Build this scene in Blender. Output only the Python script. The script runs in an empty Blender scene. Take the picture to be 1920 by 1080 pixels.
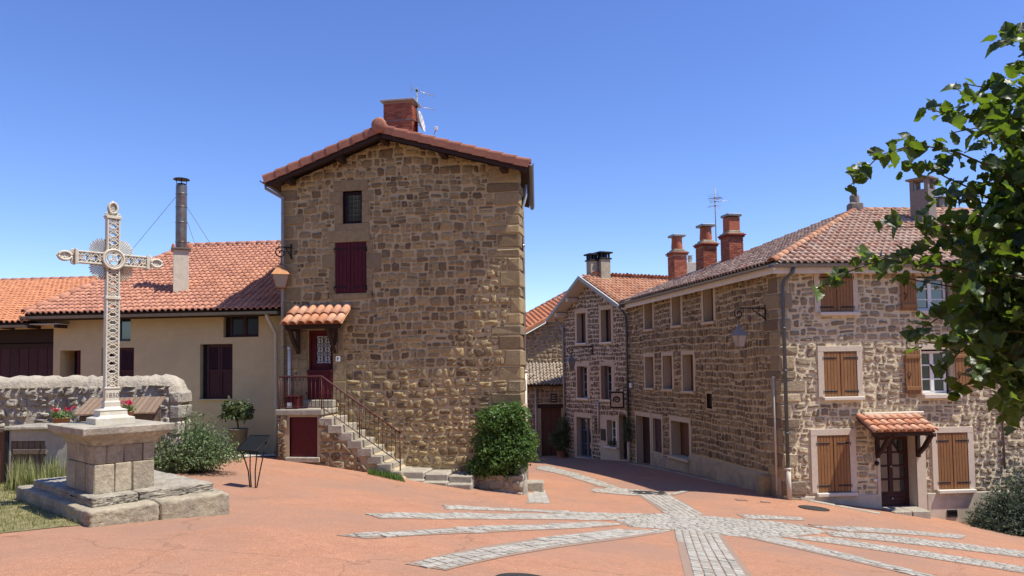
import bpy, bmesh, math, random
import numpy as np
from mathutils import Vector, Matrix
random.seed(7); np.random.seed(7)
SC = bpy.context.scene
COL = SC.collection
# ------------------------------------------------------------------ camera, sky, sun, exposure
EYE = 2.4
FPX, CX, CY = 1400.0, 960.0, 619.0
PITCH, ROLL = math.radians(2.65), 0.014
_F = Vector((0, math.cos(PITCH), math.sin(PITCH)))
_R0 = Vector((1, 0, 0)); _U0 = Vector((0, -math.sin(PITCH), math.cos(PITCH)))
_R = _R0 * math.cos(ROLL) - _U0 * math.sin(ROLL)
_U = _R0 * math.sin(ROLL) + _U0 * math.cos(ROLL)
cam_d = bpy.data.cameras.new('camera'); cam = bpy.data.objects.new('camera', cam_d); COL.objects.link(cam)
cam_d.sensor_fit = 'HORIZONTAL'; cam_d.sensor_width = 36.0; cam_d.lens = 36.0 * FPX / 1920.0
cam_d.shift_y = (CY - 540.0) / 1920.0
cam_d.clip_start = 0.1; cam_d.clip_end = 3000
_m = Matrix((_R, _U, -_F)).transposed().to_4x4(); _m.translation = (0, 0, EYE)
cam.matrix_world = _m
SC.camera = cam

SUNV = Vector((1.88, -0.72, 4.0)).normalized()
w = bpy.data.worlds.new('World'); SC.world = w; w.use_nodes = True
nt = w.node_tree; nt.nodes.clear()
sky = nt.nodes.new('ShaderNodeTexSky'); sky.sky_type = 'NISHITA'; sky.sun_disc = False
sky.sun_elevation = math.asin(SUNV.z)
sky.sun_rotation = math.atan2(SUNV.x, SUNV.y)
sky.altitude = 0; sky.air_density = 1.0; sky.dust_density = 0.0; sky.ozone_density = 6.0
hs = nt.nodes.new('ShaderNodeHueSaturation'); hs.inputs['Hue'].default_value = 0.517; hs.inputs['Saturation'].default_value = 1.12
bg = nt.nodes.new('ShaderNodeBackground'); bg.inputs['Strength'].default_value = 0.15
out = nt.nodes.new('ShaderNodeOutputWorld')
nt.links.new(sky.outputs[0], hs.inputs['Color']); nt.links.new(hs.outputs[0], bg.inputs['Color']); nt.links.new(bg.outputs[0], out.inputs['Surface'])
sun_d = bpy.data.lights.new('sun', 'SUN'); sun_d.energy = 5.0; sun_d.angle = math.radians(0.53); sun_d.color = (1.0, 0.94, 0.84)
sun = bpy.data.objects.new('sun', sun_d); COL.objects.link(sun)
sun.rotation_euler = SUNV.to_track_quat('Z', 'Y').to_euler()
SC.view_settings.view_transform = 'Standard'; SC.view_settings.look = 'None'
SC.view_settings.exposure = 0.4; SC.view_settings.gamma = 1.0; SC.view_settings.use_curve_mapping = False
SC.render.engine = 'CYCLES'; SC.cycles.max_bounces = 6; SC.cycles.diffuse_bounces = 3; SC.cycles.transparent_max_bounces = 8
SC.cycles.use_denoising = True

# ------------------------------------------------------------------ geometry of the place
E = Vector((0, 0, EYE))
def ray(px, py): return _F + _R * ((px - CX) / FPX) + _U * ((CY - py) / FPX)
def proj(p):
    d = Vector(p) - E; w_ = d.dot(_F)
    return CX + FPX * d.dot(_R) / w_, CY - FPX * d.dot(_U) / w_, w_
def at(px, py, depth):
    d = ray(px, py); return E + d * (depth / d.y)
def hit(px, py, p0, n):
    d = ray(px, py); n = Vector(n); return E + d * ((Vector(p0) - E).dot(n) / d.dot(n))
class Wall:
    """vertical plane: u runs along r (towards the right seen from the street), out along n, z up"""
    def __init__(s, px, depth, adeg, p0=None):
        a = math.radians(adeg); s.r = Vector((math.cos(a), math.sin(a), 0)); s.n = Vector((s.r.y, -s.r.x, 0))
        s.O = Vector(p0) if p0 is not None else at(px, 684, depth); s.O.z = 0
        s.M = Matrix((s.r, s.n, Vector((0, 0, 1)))).transposed().to_4x4(); s.M.translation = s.O
    def uv(s, px, py, out=0.0):
        p = hit(px, py, s.O + s.n * out, s.n) - s.O; return p.dot(s.r), p.z
    def rect(s, x0, y0, x1, y1, out=0.0):
        ym, xm = (y0 + y1) / 2, (x0 + x1) / 2
        return (s.uv(x0, ym, out)[0], s.uv(x1, ym, out)[0], s.uv(xm, y1, out)[1], s.uv(xm, y0, out)[1])
    def pt(s, u, z, out=0.0): return s.O + s.r * u + s.n * out + Vector((0, 0, z))

WM = Wall(977, 21.5, -9.7)                    # main stone house, street front
WR = Wall(1462, 23.0, 4.6)                    # corner house, sunny front
WS = Wall(0, 0, -77.1, p0=WR.O)               # corner house, front along the lane
_u = WS.uv(1179, 700)[0]
WF = Wall(0, 0, -63.6, p0=WS.pt(_u, 0))       # gabled house down the lane
WC = Wall(516, 23.6, -5.8)                    # cream house on the left
W0 = Wall(960, 44.0, 0)                       # small house at the end of the lane

# ------------------------------------------------------------------ terrain from ground contacts
CP = []
def cp(p): CP.append((p[0], p[1], p[2]))
cp((0, 0, 0.0)); cp((-8, 2, 0.15)); cp((8, 2, -0.75)); cp((0, -8, 0.3))
for px, py in ((1476, 928), (1526, 937), (1590, 948), (1650, 958.5), (1736, 971), (1803, 982), (1920, 999)):
    u, z = WR.uv(px, py, 0.05); cp(WR.pt(u, z, 0.05))
for px, py in ((1182, 866), (1222, 873), (1309, 892), (1409, 912)):
    u, z = WS.uv(px, py, 0.1); cp(WS.pt(u, z, 0.1))
for px, py in ((1077, 857), (1113, 859), (1170, 865)):
    u, z = WF.uv(px, py); cp(WF.pt(u, z))
cp(at(1030, 854, 43)); cp(at(1250, 922, 23.9)); cp(at(1130, 893, 28.8)); cp(at(1060, 874, 33.6)); cp(at(1010, 866, 38.2)); cp(at(1200, 912, 25.2))
for px, py, o in ((521, 858, 1.15), (595, 868, 1.15), (700, 884, 1.15), (752, 895, 1.2), (890, 916, 1.0), (985, 943, 0.8)):
    u, z = WM.uv(px, py, o); cp(WM.pt(u, z, o))
_K0 = Wall(178, 11.0, 47)
for _px, _py, _uu in ((173, 979, -.25), (300, 969, None), (432, 960, None)):
    _q = _K0.uv(_px, _py, .62); cp(_K0.pt(_q[0], _q[1], .62))
cp(at(30, 955, 12.0)); cp(at(0, 1000, 10.3)); cp(at(475, 921, 15.5)); cp(at(340, 886, 17.5)); cp(at(60, 905, 15))
cp(at(500, 852, 23)); cp(at(250, 852, 24.5)); cp((-30, 25, at(0, 860, 25).z))
_A = np.array([[1, p[0], p[1]] for p in CP]); _zc = np.array([p[2] for p in CP])
_co = np.linalg.lstsq(_A, _zc, rcond=None)[0]
_X = np.array([[p[0], p[1]] for p in CP])
def _ker(d2): return np.exp(-d2 / (2 * 8.0 ** 2))
_K = _ker(((_X[:, None] - _X[None]) ** 2).sum(-1))
_rw = np.linalg.solve(_K + 0.03 * np.eye(len(CP)), _zc - _A @ _co)
def gz_np(xy):
    xy = np.asarray(xy, float)
    k = _ker(((xy[:, None] - _X[None]) ** 2).sum(-1))
    return _co[0] + xy @ _co[1:] + k @ _rw
def gz(x, y): return float(gz_np([[x, y]])[0])
def gp(px, py):
    d = ray(px, py); t0, t1 = 3.0, 120.0
    f = lambda t: EYE + d.z * t - gz(d.x * t, d.y * t)
    t = t0
    while t < t1 and f(t) > 0: t += 0.5
    a, b = t - 0.5, t
    for _ in range(30):
        m = (a + b) / 2
        if f(m) > 0: a = m
        else: b = m
    return Vector((d.x * b, d.y * b, gz(d.x * b, d.y * b)))

# ------------------------------------------------------------------ materials
MATS = {}
class NT:
    def __init__(s, name):
        s.m = bpy.data.materials.new(name); s.m.use_nodes = True; s.t = s.m.node_tree; s.t.nodes.clear()
        s.out = s.t.nodes.new('ShaderNodeOutputMaterial'); s.b = s.t.nodes.new('ShaderNodeBsdfPrincipled')
        s.t.links.new(s.b.outputs[0], s.out.inputs[0]); MATS[name] = s.m
        s.geo = s.t.nodes.new('ShaderNodeNewGeometry')
    def n(s, t, **k):
        x = s.t.nodes.new(t)
        for a, v in k.items(): setattr(x, a, v)
        return x
    def l(s, a, b): s.t.links.new(a, b)
    def noise(s, scale, detail=4, rough=0.6, vec=None, dist=0.0):
        x = s.n('ShaderNodeTexNoise'); x.inputs['Scale'].default_value = scale; x.inputs['Detail'].default_value = detail
        x.inputs['Roughness'].default_value = rough; x.inputs['Distortion'].default_value = dist
        s.l(vec or s.geo.outputs['Position'], x.inputs['Vector']); return x.outputs['Fac']
    def ramp(s, fac, stops, interp='LINEAR'):
        x = s.n('ShaderNodeValToRGB'); x.color_ramp.interpolation = interp; e = x.color_ramp.elements
        while len(e) > len(stops): e.remove(e[-1])
        while len(e) < len(stops): e.new(0.5)
        for i, (p, c) in enumerate(stops):
            e[i].position = p; e[i].color = (c[0], c[1], c[2], 1) if not isinstance(c, (int, float)) else (c, c, c, 1)
        s.l(fac, x.inputs[0]); return x.outputs[0]
    def mix(s, fac, a, b, mode='MIX'):
        x = s.n('ShaderNodeMix', data_type='RGBA', blend_type=mode)
        if isinstance(fac, (int, float)): x.inputs[0].default_value = fac
        else: s.l(fac, x.inputs[0])
        for v, i in ((a, 6), (b, 7)):
            if isinstance(v, (tuple, list)): x.inputs[i].default_value = (v[0], v[1], v[2], 1)
            else: s.l(v, x.inputs[i])
        return x.outputs[2]
    def math(s, op, a, b=0.0):
        x = s.n('ShaderNodeMath', operation=op)
        for v, i in ((a, 0), (b, 1)):
            if isinstance(v, (int, float)): x.inputs[i].default_value = v
            else: s.l(v, x.inputs[i])
        return x.outputs[0]
    def tone(s):
        a = s.n('ShaderNodeAttribute', attribute_name='tone'); o = s.n('ShaderNodeObjectInfo')
        return s.math('FRACT', s.math('ADD', a.outputs['Fac'], o.outputs['Random']))
    def bump(s, h, strength=0.5, dist=0.02):
        x = s.n('ShaderNodeBump'); x.inputs['Strength'].default_value = strength; x.inputs['Distance'].default_value = dist
        s.l(h, x.inputs['Height']); s.l(x.outputs[0], s.b.inputs['Normal'])
    def col(s, c):
        if isinstance(c, (tuple, list)): s.b.inputs['Base Color'].default_value = (c[0], c[1], c[2], 1)
        else: s.l(c, s.b.inputs['Base Color'])
    def rough(s, v, metal=0.0, spec=None):
        if isinstance(v, (int, float)): s.b.inputs['Roughness'].default_value = v
        else: s.l(v, s.b.inputs['Roughness'])
        s.b.inputs['Metallic'].default_value = metal
        if spec is not None: s.b.inputs['Specular IOR Level'].default_value = spec
def mat_varied(name, stops, nscale=14, namt=0.45, rough=0.9, bump=0.6, bdist=0.02, bscale=30, big=None, spec=0.25, metal=0.0, lo=0.55, hi=1.3, grain=0.0):
    """piece tones by ramp, mottled by two noises, rough relief"""
    m = NT(name); c = m.ramp(m.tone(), stops) if len(stops) > 1 else stops[0][1]
    n1 = m.noise(nscale, 6, 0.65)
    c = m.mix(namt, c, m.ramp(n1, [(0.25, lo), (0.75, hi)]), 'MULTIPLY')
    if big:
        c = m.mix(m.math('MULTIPLY', m.ramp(m.noise(big[0], 3, 0.6), [(0.45, 0.0), (0.7, 1.0)]), big[2]), c, big[1])
    if grain:
        mp = m.n('ShaderNodeMapping'); mp.inputs['Scale'].default_value = (22, 22, 1.1); m.l(m.geo.outputs['Position'], mp.inputs['Vector'])
        c = m.mix(grain, c, m.ramp(m.noise(2.2, 6, .7, mp.outputs[0]), [(.3, .5), (.5, 1.0), (.72, 1.35)]), 'MULTIPLY')
    m.col(c); m.rough(rough, metal, spec)
    if bump: m.bump(m.math('ADD', m.noise(bscale, 8, 0.7), m.math('MULTIPLY', n1, 0.8)), bump, bdist)
    return m
# stone and mortar
mat_varied('stone_main', [(0, (.18, .125, .066)), (.2, (.29, .21, .11)), (.45, (.39, .295, .156)), (.65, (.47, .345, .165)), (.85, (.36, .26, .135)), (1, (.145, .096, .057))], 11, .55, bump=.9, bdist=.03, bscale=26)
mat_varied('mortar_main', [(0, (.56, .435, .245))], 6, .5, bump=.7, bdist=.025, bscale=24, big=(1.2, (.48, .37, .22), .6))
mat_varied('quoin', [(0, (.31, .23, .125)), (.5, (.38, .285, .15)), (1, (.28, .21, .125))], 9, .65, bump=.9, bdist=.03, bscale=26, lo=.5, hi=1.25)
mat_varied('stone_front', [(0, (.30, .235, .15)), (.3, (.42, .335, .22)), (.6, (.54, .44, .295)), (.85, (.48, .375, .23)), (1, (.25, .195, .135))], 12, .6, bump=1.0, bdist=.045, bscale=20)
mat_varied('mortar_front', [(0, (.78, .665, .44))], 7, .55, bump=1.0, bdist=.06, bscale=12)
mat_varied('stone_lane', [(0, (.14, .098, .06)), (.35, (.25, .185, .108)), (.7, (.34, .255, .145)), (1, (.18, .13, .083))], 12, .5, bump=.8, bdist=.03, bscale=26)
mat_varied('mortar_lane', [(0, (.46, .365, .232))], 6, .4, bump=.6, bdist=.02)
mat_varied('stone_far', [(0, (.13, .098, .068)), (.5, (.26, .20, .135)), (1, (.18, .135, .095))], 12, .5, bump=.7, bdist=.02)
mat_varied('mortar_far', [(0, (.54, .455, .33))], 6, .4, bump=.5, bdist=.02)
mat_varied('stone_end', [(0, (.26, .20, .13)), (.5, (.38, .30, .20)), (1, (.30, .24, .16))], 12, .5, bump=.8, bdist=.03)
mat_varied('stone_garden', [(0, (.38, .345, .275)), (.5, (.50, .45, .355)), (1, (.44, .395, .31))], 9, .6, bump=1.0, bdist=.05, bscale=14)
mat_varied('mortar_garden', [(0, (.48, .425, .325))], 5, .55, bump=1.0, bdist=.05, bscale=12, lo=.5, hi=1.25)
mat_varied('granite', [(0, (.37, .335, .265)), (1, (.45, .40, .31))], 16, .75, bump=.8, bdist=.02, bscale=24, big=(2.6, (.17, .155, .125), .7), lo=.45, hi=1.35)
mat_varied('granite_block', [(0, (.39, .335, .24)), (.5, (.48, .415, .30)), (1, (.36, .305, .225))], 16, .7, bump=.8, bdist=.02, bscale=24, big=(2.8, (.20, .18, .14), .6), lo=.45, hi=1.3)
mat_varied('surround', [(0, (.60, .51, .385)), (1, (.66, .56, .43))], 12, .3, bump=.3, bdist=.01, bscale=60)
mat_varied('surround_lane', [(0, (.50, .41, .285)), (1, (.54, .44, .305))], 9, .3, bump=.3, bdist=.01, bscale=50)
mat_varied('plinth', [(0, (.58, .50, .38))], 4, .45, bump=.4, bdist=.01, bscale=50, big=(1.5, (.34, .30, .24), .7))
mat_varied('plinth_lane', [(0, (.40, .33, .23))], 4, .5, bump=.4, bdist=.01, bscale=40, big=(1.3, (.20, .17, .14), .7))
mat_varied('sill', [(0, (.66, .59, .48))], 10, .2, bump=.2, bdist=.006, bscale=60)
mat_varied('render_cream', [(0, (.60, .475, .27))], 3, .22, bump=.3, bdist=.008, bscale=70, big=(.9, (.52, .415, .25), .8))
mat_varied('render_white', [(0, (.62, .55, .43))], 6, .4, bump=.4, bdist=.01, bscale=60)
mat_varied('render_grey', [(0, (.25, .215, .185))], 20, .5, bump=1.0, bdist=.02, bscale=50)
mat_varied('concrete', [(0, (.45, .42, .36))], 6, .5, bump=.5, bdist=.012, bscale=60, big=(1.6, (.30, .28, .24), .7))
mat_varied('step_stone', [(0, (.40, .355, .275))], 14, .65, bump=.8, bdist=.015, bscale=40, big=(3, (.26, .235, .185), .8), lo=.5, hi=1.3)
mat_varied('kerb', [(0, (.52, .46, .38)), (1, (.60, .54, .45))], 16, .4, bump=.6, bdist=.012, bscale=60)
# fired clay
mat_varied('tile_brown', [(0, (.45, .205, .13)), (.3, (.53, .25, .155)), (.6, (.59, .29, .185)), (.85, (.51, .245, .165)), (1, (.40, .185, .125))], 8, .4, bump=.4, bdist=.008, bscale=40, rough=.8)
mat_varied('tile_orange', [(0, (.58, .25, .12)), (.5, (.66, .29, .145)), (1, (.53, .23, .12))], 7, .35, bump=.35, bdist=.008, bscale=40, rough=.8)
mat_varied('tile_aged', [(0, (.42, .225, .145)), (.3, (.54, .32, .215)), (.6, (.60, .40, .28)), (.85, (.52, .36, .26)), (1, (.39, .23, .165))], 9, .55, bump=.6, bdist=.01, bscale=40, big=(3.0, (.64, .52, .39), .6))
mat_varied('tile_warm', [(0, (.42, .19, .105)), (.4, (.53, .265, .15)), (.75, (.58, .33, .20)), (1, (.38, .18, .115))], 8, .45, bump=.4, bdist=.01, bscale=40)
mat_varied('tile_canopy', [(0, (.55, .225, .11)), (.35, (.63, .29, .15)), (.7, (.66, .36, .215)), (1, (.50, .19, .095))], 9, .45, bump=.4, bdist=.008, bscale=40, big=(4, (.64, .45, .32), .5))
mat_varied('tile_verge', [(0, (.33, .135, .085)), (.5, (.39, .165, .10)), (1, (.30, .12, .08))], 10, .5, bump=.4, bdist=.008, bscale=40, rough=.75)
mat_varied('tile_stone', [(0, (.33, .26, .18)), (.5, (.46, .38, .28)), (1, (.38, .31, .23))], 10, .5, bump=.8, bdist=.02)
mat_varied('brick', [(0, (.28, .075, .045)), (.35, (.36, .105, .06)), (.7, (.43, .145, .08)), (1, (.23, .065, .045))], 18, .4, bump=.6, bdist=.01, bscale=60)
mat_varied('brick_joint', [(0, (.42, .30, .22))], 12, .4, bump=.4, bdist=.01)
mat_varied('clay_pot', [(0, (.42, .135, .07))], 8, .3, bump=.3, bdist=.01)
mat_varied('flower_pot', [(0, (.38, .20, .11))], 12, .4, bump=.3, bdist=.01)
# metal, wood, paint
mat_varied('zinc', [(0, (.20, .205, .205))], 5, .3, rough=.45, bump=0, metal=.4, spec=.5)
mat_varied('zinc_light', [(0, (.44, .45, .46))], 6, .3, rough=.4, bump=0, metal=.5, spec=.5)
mat_varied('pipe_grey', [(0, (.30, .29, .27))], 6, .3, rough=.5, bump=0, metal=.2, spec=.4)
mat_varied('pipe_dark', [(0, (.10, .115, .12))], 6, .4, rough=.45, bump=0, metal=.3, spec=.4)
mat_varied('pipe_cream', [(0, (.58, .52, .42))], 5, .3, rough=.5, bump=0, spec=.4)
mat_varied('flue', [(0, (.22, .205, .19))], 3, .6, rough=.42, bump=0, metal=.6, big=(2.2, (.16, .075, .045), .8))
mat_varied('iron', [(0, (.022, .022, .024))], 20, .4, rough=.5, bump=.2, bdist=.003, metal=.3)
mat_varied('cast_iron', [(0, (.06, .055, .05))], 25, .5, rough=.6, bump=.6, bdist=.006, metal=.5)
mat_varied('rail_paint', [(0, (.10, .035, .03))], 20, .5, rough=.5, bump=.1, bdist=.002)
mat_varied('copper', [(0, (.46, .22, .10))], 15, .4, rough=.42, bump=0, metal=.5)
mat_varied('lamp_grey', [(0, (.23, .20, .17))], 15, .4, rough=.5, bump=0, metal=.3)
mat_varied('red_paint', [(0, (.07, .008, .014)), (1, (.085, .010, .016))], 8, .35, rough=.55, bump=.15, bdist=.003, grain=.7)
mat_varied('red_door', [(0, (.095, .011, .015))], 10, .45, rough=.5, bump=.15, bdist=.003, big=(2.2, (.10, .014, .018), .7), grain=.7)
mat_varied('garnet_dark', [(0, (.055, .02, .02)), (1, (.075, .025, .026))], 10, .4, rough=.6, bump=.2, bdist=.004, grain=.7)
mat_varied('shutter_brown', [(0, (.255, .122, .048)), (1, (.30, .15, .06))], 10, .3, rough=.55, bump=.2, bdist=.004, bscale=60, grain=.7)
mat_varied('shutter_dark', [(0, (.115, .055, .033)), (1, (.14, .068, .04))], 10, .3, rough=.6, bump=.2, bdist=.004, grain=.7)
mat_varied('wood_dark', [(0, (.045, .024, .018))], 14, .5, rough=.7, bump=.4, bdist=.006)
mat_varied('wood_grey', [(0, (.15, .11, .085)), (1, (.19, .145, .11))], 18, .5, rough=.85, bump=.6, bdist=.008, grain=.7)
mat_varied('wood_plank', [(0, (.20, .135, .085)), (.5, (.26, .18, .12)), (1, (.16, .11, .07))], 15, .5, rough=.85, bump=.6, bdist=.008, grain=.7)
mat_varied('soffit', [(0, (.52, .47, .40))], 6, .35, rough=.7, bump=.2, bdist=.004)
mat_varied('fascia', [(0, (.66, .58, .48))], 5, .35, rough=.65, bump=.2, bdist=.004)
mat_varied('white_paint', [(0, (.78, .78, .77))], 8, .1, rough=.4, bump=0, spec=.5)
mat_varied('blue_paint', [(0, (.10, .13, .17))], 8, .3, rough=.5, bump=0)
mat_varied('cross_paint', [(0, (.58, .55, .45))], 18, .35, rough=.5, bump=.2, bdist=.003, bscale=90, big=(7, (.50, .37, .22), .45), spec=.4)
mat_varied('board_black', [(0, (.012, .013, .012))], 8, .3, rough=.7, bump=0, spec=.15)
mat_varied('plastic_white', [(0, (.66, .66, .64))], 8, .2, rough=.4, bump=0)
mat_varied('curtain', [(0, (.42, .43, .42))], 30, .4, rough=.9, bump=0)
mat_varied('interior', [(0, (.02, .02, .022))], 5, .3, rough=.9, bump=0)
mat_varied('pot_grey', [(0, (.20, .17, .14))], 9, .4, rough=.8, bump=.3)
mat_varied('bark', [(0, (.085, .06, .042))], 14, .5, rough=.9, bump=.9, bdist=.02)
mat_varied('twig', [(0, (.12, .10, .055))], 20, .4, rough=.85, bump=.3, bdist=.004)
mat_varied('soil', [(0, (.20, .155, .10))], 12, .6, bump=.9, bdist=.03)
mat_varied('flower_red', [(0, (.55, .01, .05)), (1, (.70, .04, .14))], 30, .2, rough=.6, bump=0)
def glass(name, c, rough=.08):
    m = NT(name); m.col(c); m.rough(rough, 0, 1.0); m.b.inputs['Coat Weight'].default_value = 0.6; m.b.inputs['Coat Roughness'].default_value = .03
glass('glass_dark', (.025, .03, .035)); glass('glass_pale', (.55, .58, .60), .3); glass('glass_lamp', (.22, .21, .19), .15)
def leafmat(name, stops, trans=.45, tcol=(.30, .50, .05), rough=.45):
    m = NT(name); c = m.ramp(m.tone(), stops)
    n1 = m.noise(9, 3, .6); c = m.mix(.4, c, m.ramp(n1, [(.3, .6), (.7, 1.3)]), 'MULTIPLY')
    m.col(c); m.rough(rough, 0, .35)
    t = m.n('ShaderNodeBsdfTranslucent'); t.inputs['Color'].default_value = (*tcol, 1)
    a = m.n('ShaderNodeMixShader'); a.inputs[0].default_value = trans
    m.l(m.b.outputs[0], a.inputs[1]); m.l(t.outputs[0], a.inputs[2]); m.l(a.outputs[0], m.out.inputs[0])
leafmat('leaf_lime', [(0, (.008, .018, .007)), (.5, (.022, .046, .012)), (1, (.06, .105, .024))], .24, (.30, .48, .03), .42)
leafmat('leaf_bush', [(0, (.045, .10, .02)), (.5, (.075, .15, .03)), (1, (.12, .20, .05))], .3, (.20, .34, .05))
leafmat('leaf_sage', [(0, (.085, .14, .05)), (.5, (.13, .20, .08)), (1, (.22, .28, .14))], .25, (.22, .28, .12), .6)
leafmat('leaf_blue', [(0, (.045, .075, .05)), (.5, (.07, .105, .072)), (1, (.11, .15, .10))], .2, (.14, .2, .09), .6)
leafmat('leaf_laurel', [(0, (.04, .065, .025)), (.5, (.065, .095, .035)), (1, (.11, .13, .05))], .25, (.18, .26, .06))
leafmat('grass_blade', [(0, (.13, .15, .035)), (.4, (.22, .23, .07)), (.7, (.36, .31, .13)), (1, (.10, .14, .03))], .25, (.3, .34, .1), .6)
leafmat('reed_blade', [(0, (.16, .20, .06)), (.5, (.26, .29, .10)), (1, (.42, .37, .18))], .3, (.36, .4, .12), .6)
# ground
m = NT('asphalt_red')
n_f = m.noise(70, 3, .8); n_m = m.noise(7, 5, .7); n_b = m.noise(.22, 5, .65)
c = m.ramp(n_f, [(.34, (.235, .108, .060)), (.5, (.385, .188, .107)), (.66, (.56, .31, .195))])
c = m.mix(.6, c, m.ramp(n_m, [(.3, .8), (.7, 1.16)]), 'MULTIPLY')
c = m.mix(.7, c, m.ramp(m.noise(.9, 6, .7, dist=.6), [(.35, .88), (.5, 1.0), (.68, 1.08)]), 'MULTIPLY')
c = m.mix(m.ramp(m.noise(38, 2, .5), [(.66, 0.), (.72, .7)]), c, (.16, .085, .06))
c = m.mix(m.ramp(m.noise(45, 2, .5, dist=.4), [(.70, 0.), (.76, .8)]), c, (.62, .44, .35))
c = m.mix(m.math('MULTIPLY', m.ramp(n_b, [(.44, 0.), (.60, 1.)]), .7), c, (.285, .175, .122))
mg = m.n('ShaderNodeTexVoronoi', feature='DISTANCE_TO_EDGE'); mg.inputs['Scale'].default_value = .17
wv = m.n('ShaderNodeVectorMath', operation='ADD'); m.l(m.geo.outputs['Position'], wv.inputs[0])
nv = m.n('ShaderNodeTexNoise'); nv.inputs['Scale'].default_value = 1.3; nv.inputs['Detail'].default_value = 6; m.l(m.geo.outputs['Position'], nv.inputs['Vector']); m.l(nv.outputs['Color'], wv.inputs[1])
m.l(wv.outputs[0], mg.inputs['Vector'])
c = m.mix(m.ramp(mg.outputs['Distance'], [(0, .4), (.0026, 0.)]), c, (.10, .055, .04))
m.col(c); m.rough(.9, 0, .25); m.bump(n_f, .5, .01)
m = NT('grass_ground'); c = m.ramp(m.noise(5, 6, .7), [(.3, (.12, .12, .045)), (.5, (.26, .23, .10)), (.7, (.40, .33, .18))]); m.col(c); m.rough(.95); m.bump(m.noise(60, 5, .7), .8, .03)
mat_varied('sett', [(0, (.29, .27, .225)), (.3, (.36, .335, .28)), (.6, (.42, .395, .335)), (.85, (.38, .35, .29)), (1, (.31, .29, .24))], 16, .75, bump=.6, bdist=.008, bscale=80)
mat_varied('sett_joint', [(0, (.29, .205, .15))], 20, .5, bump=.6, bdist=.01)
mat_varied('grit', [(0, (.40, .26, .19)), (1, (.50, .38, .30))], 25, .5, rough=.9, bump=0)
mat_varied('cover_rust', [(0, (.24, .15, .11))], 25, .5, rough=.7, bump=.6, bdist=.006)
mat_varied('far_land', [(0, (.16, .17, .09))], .05, .5, bump=0)
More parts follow.
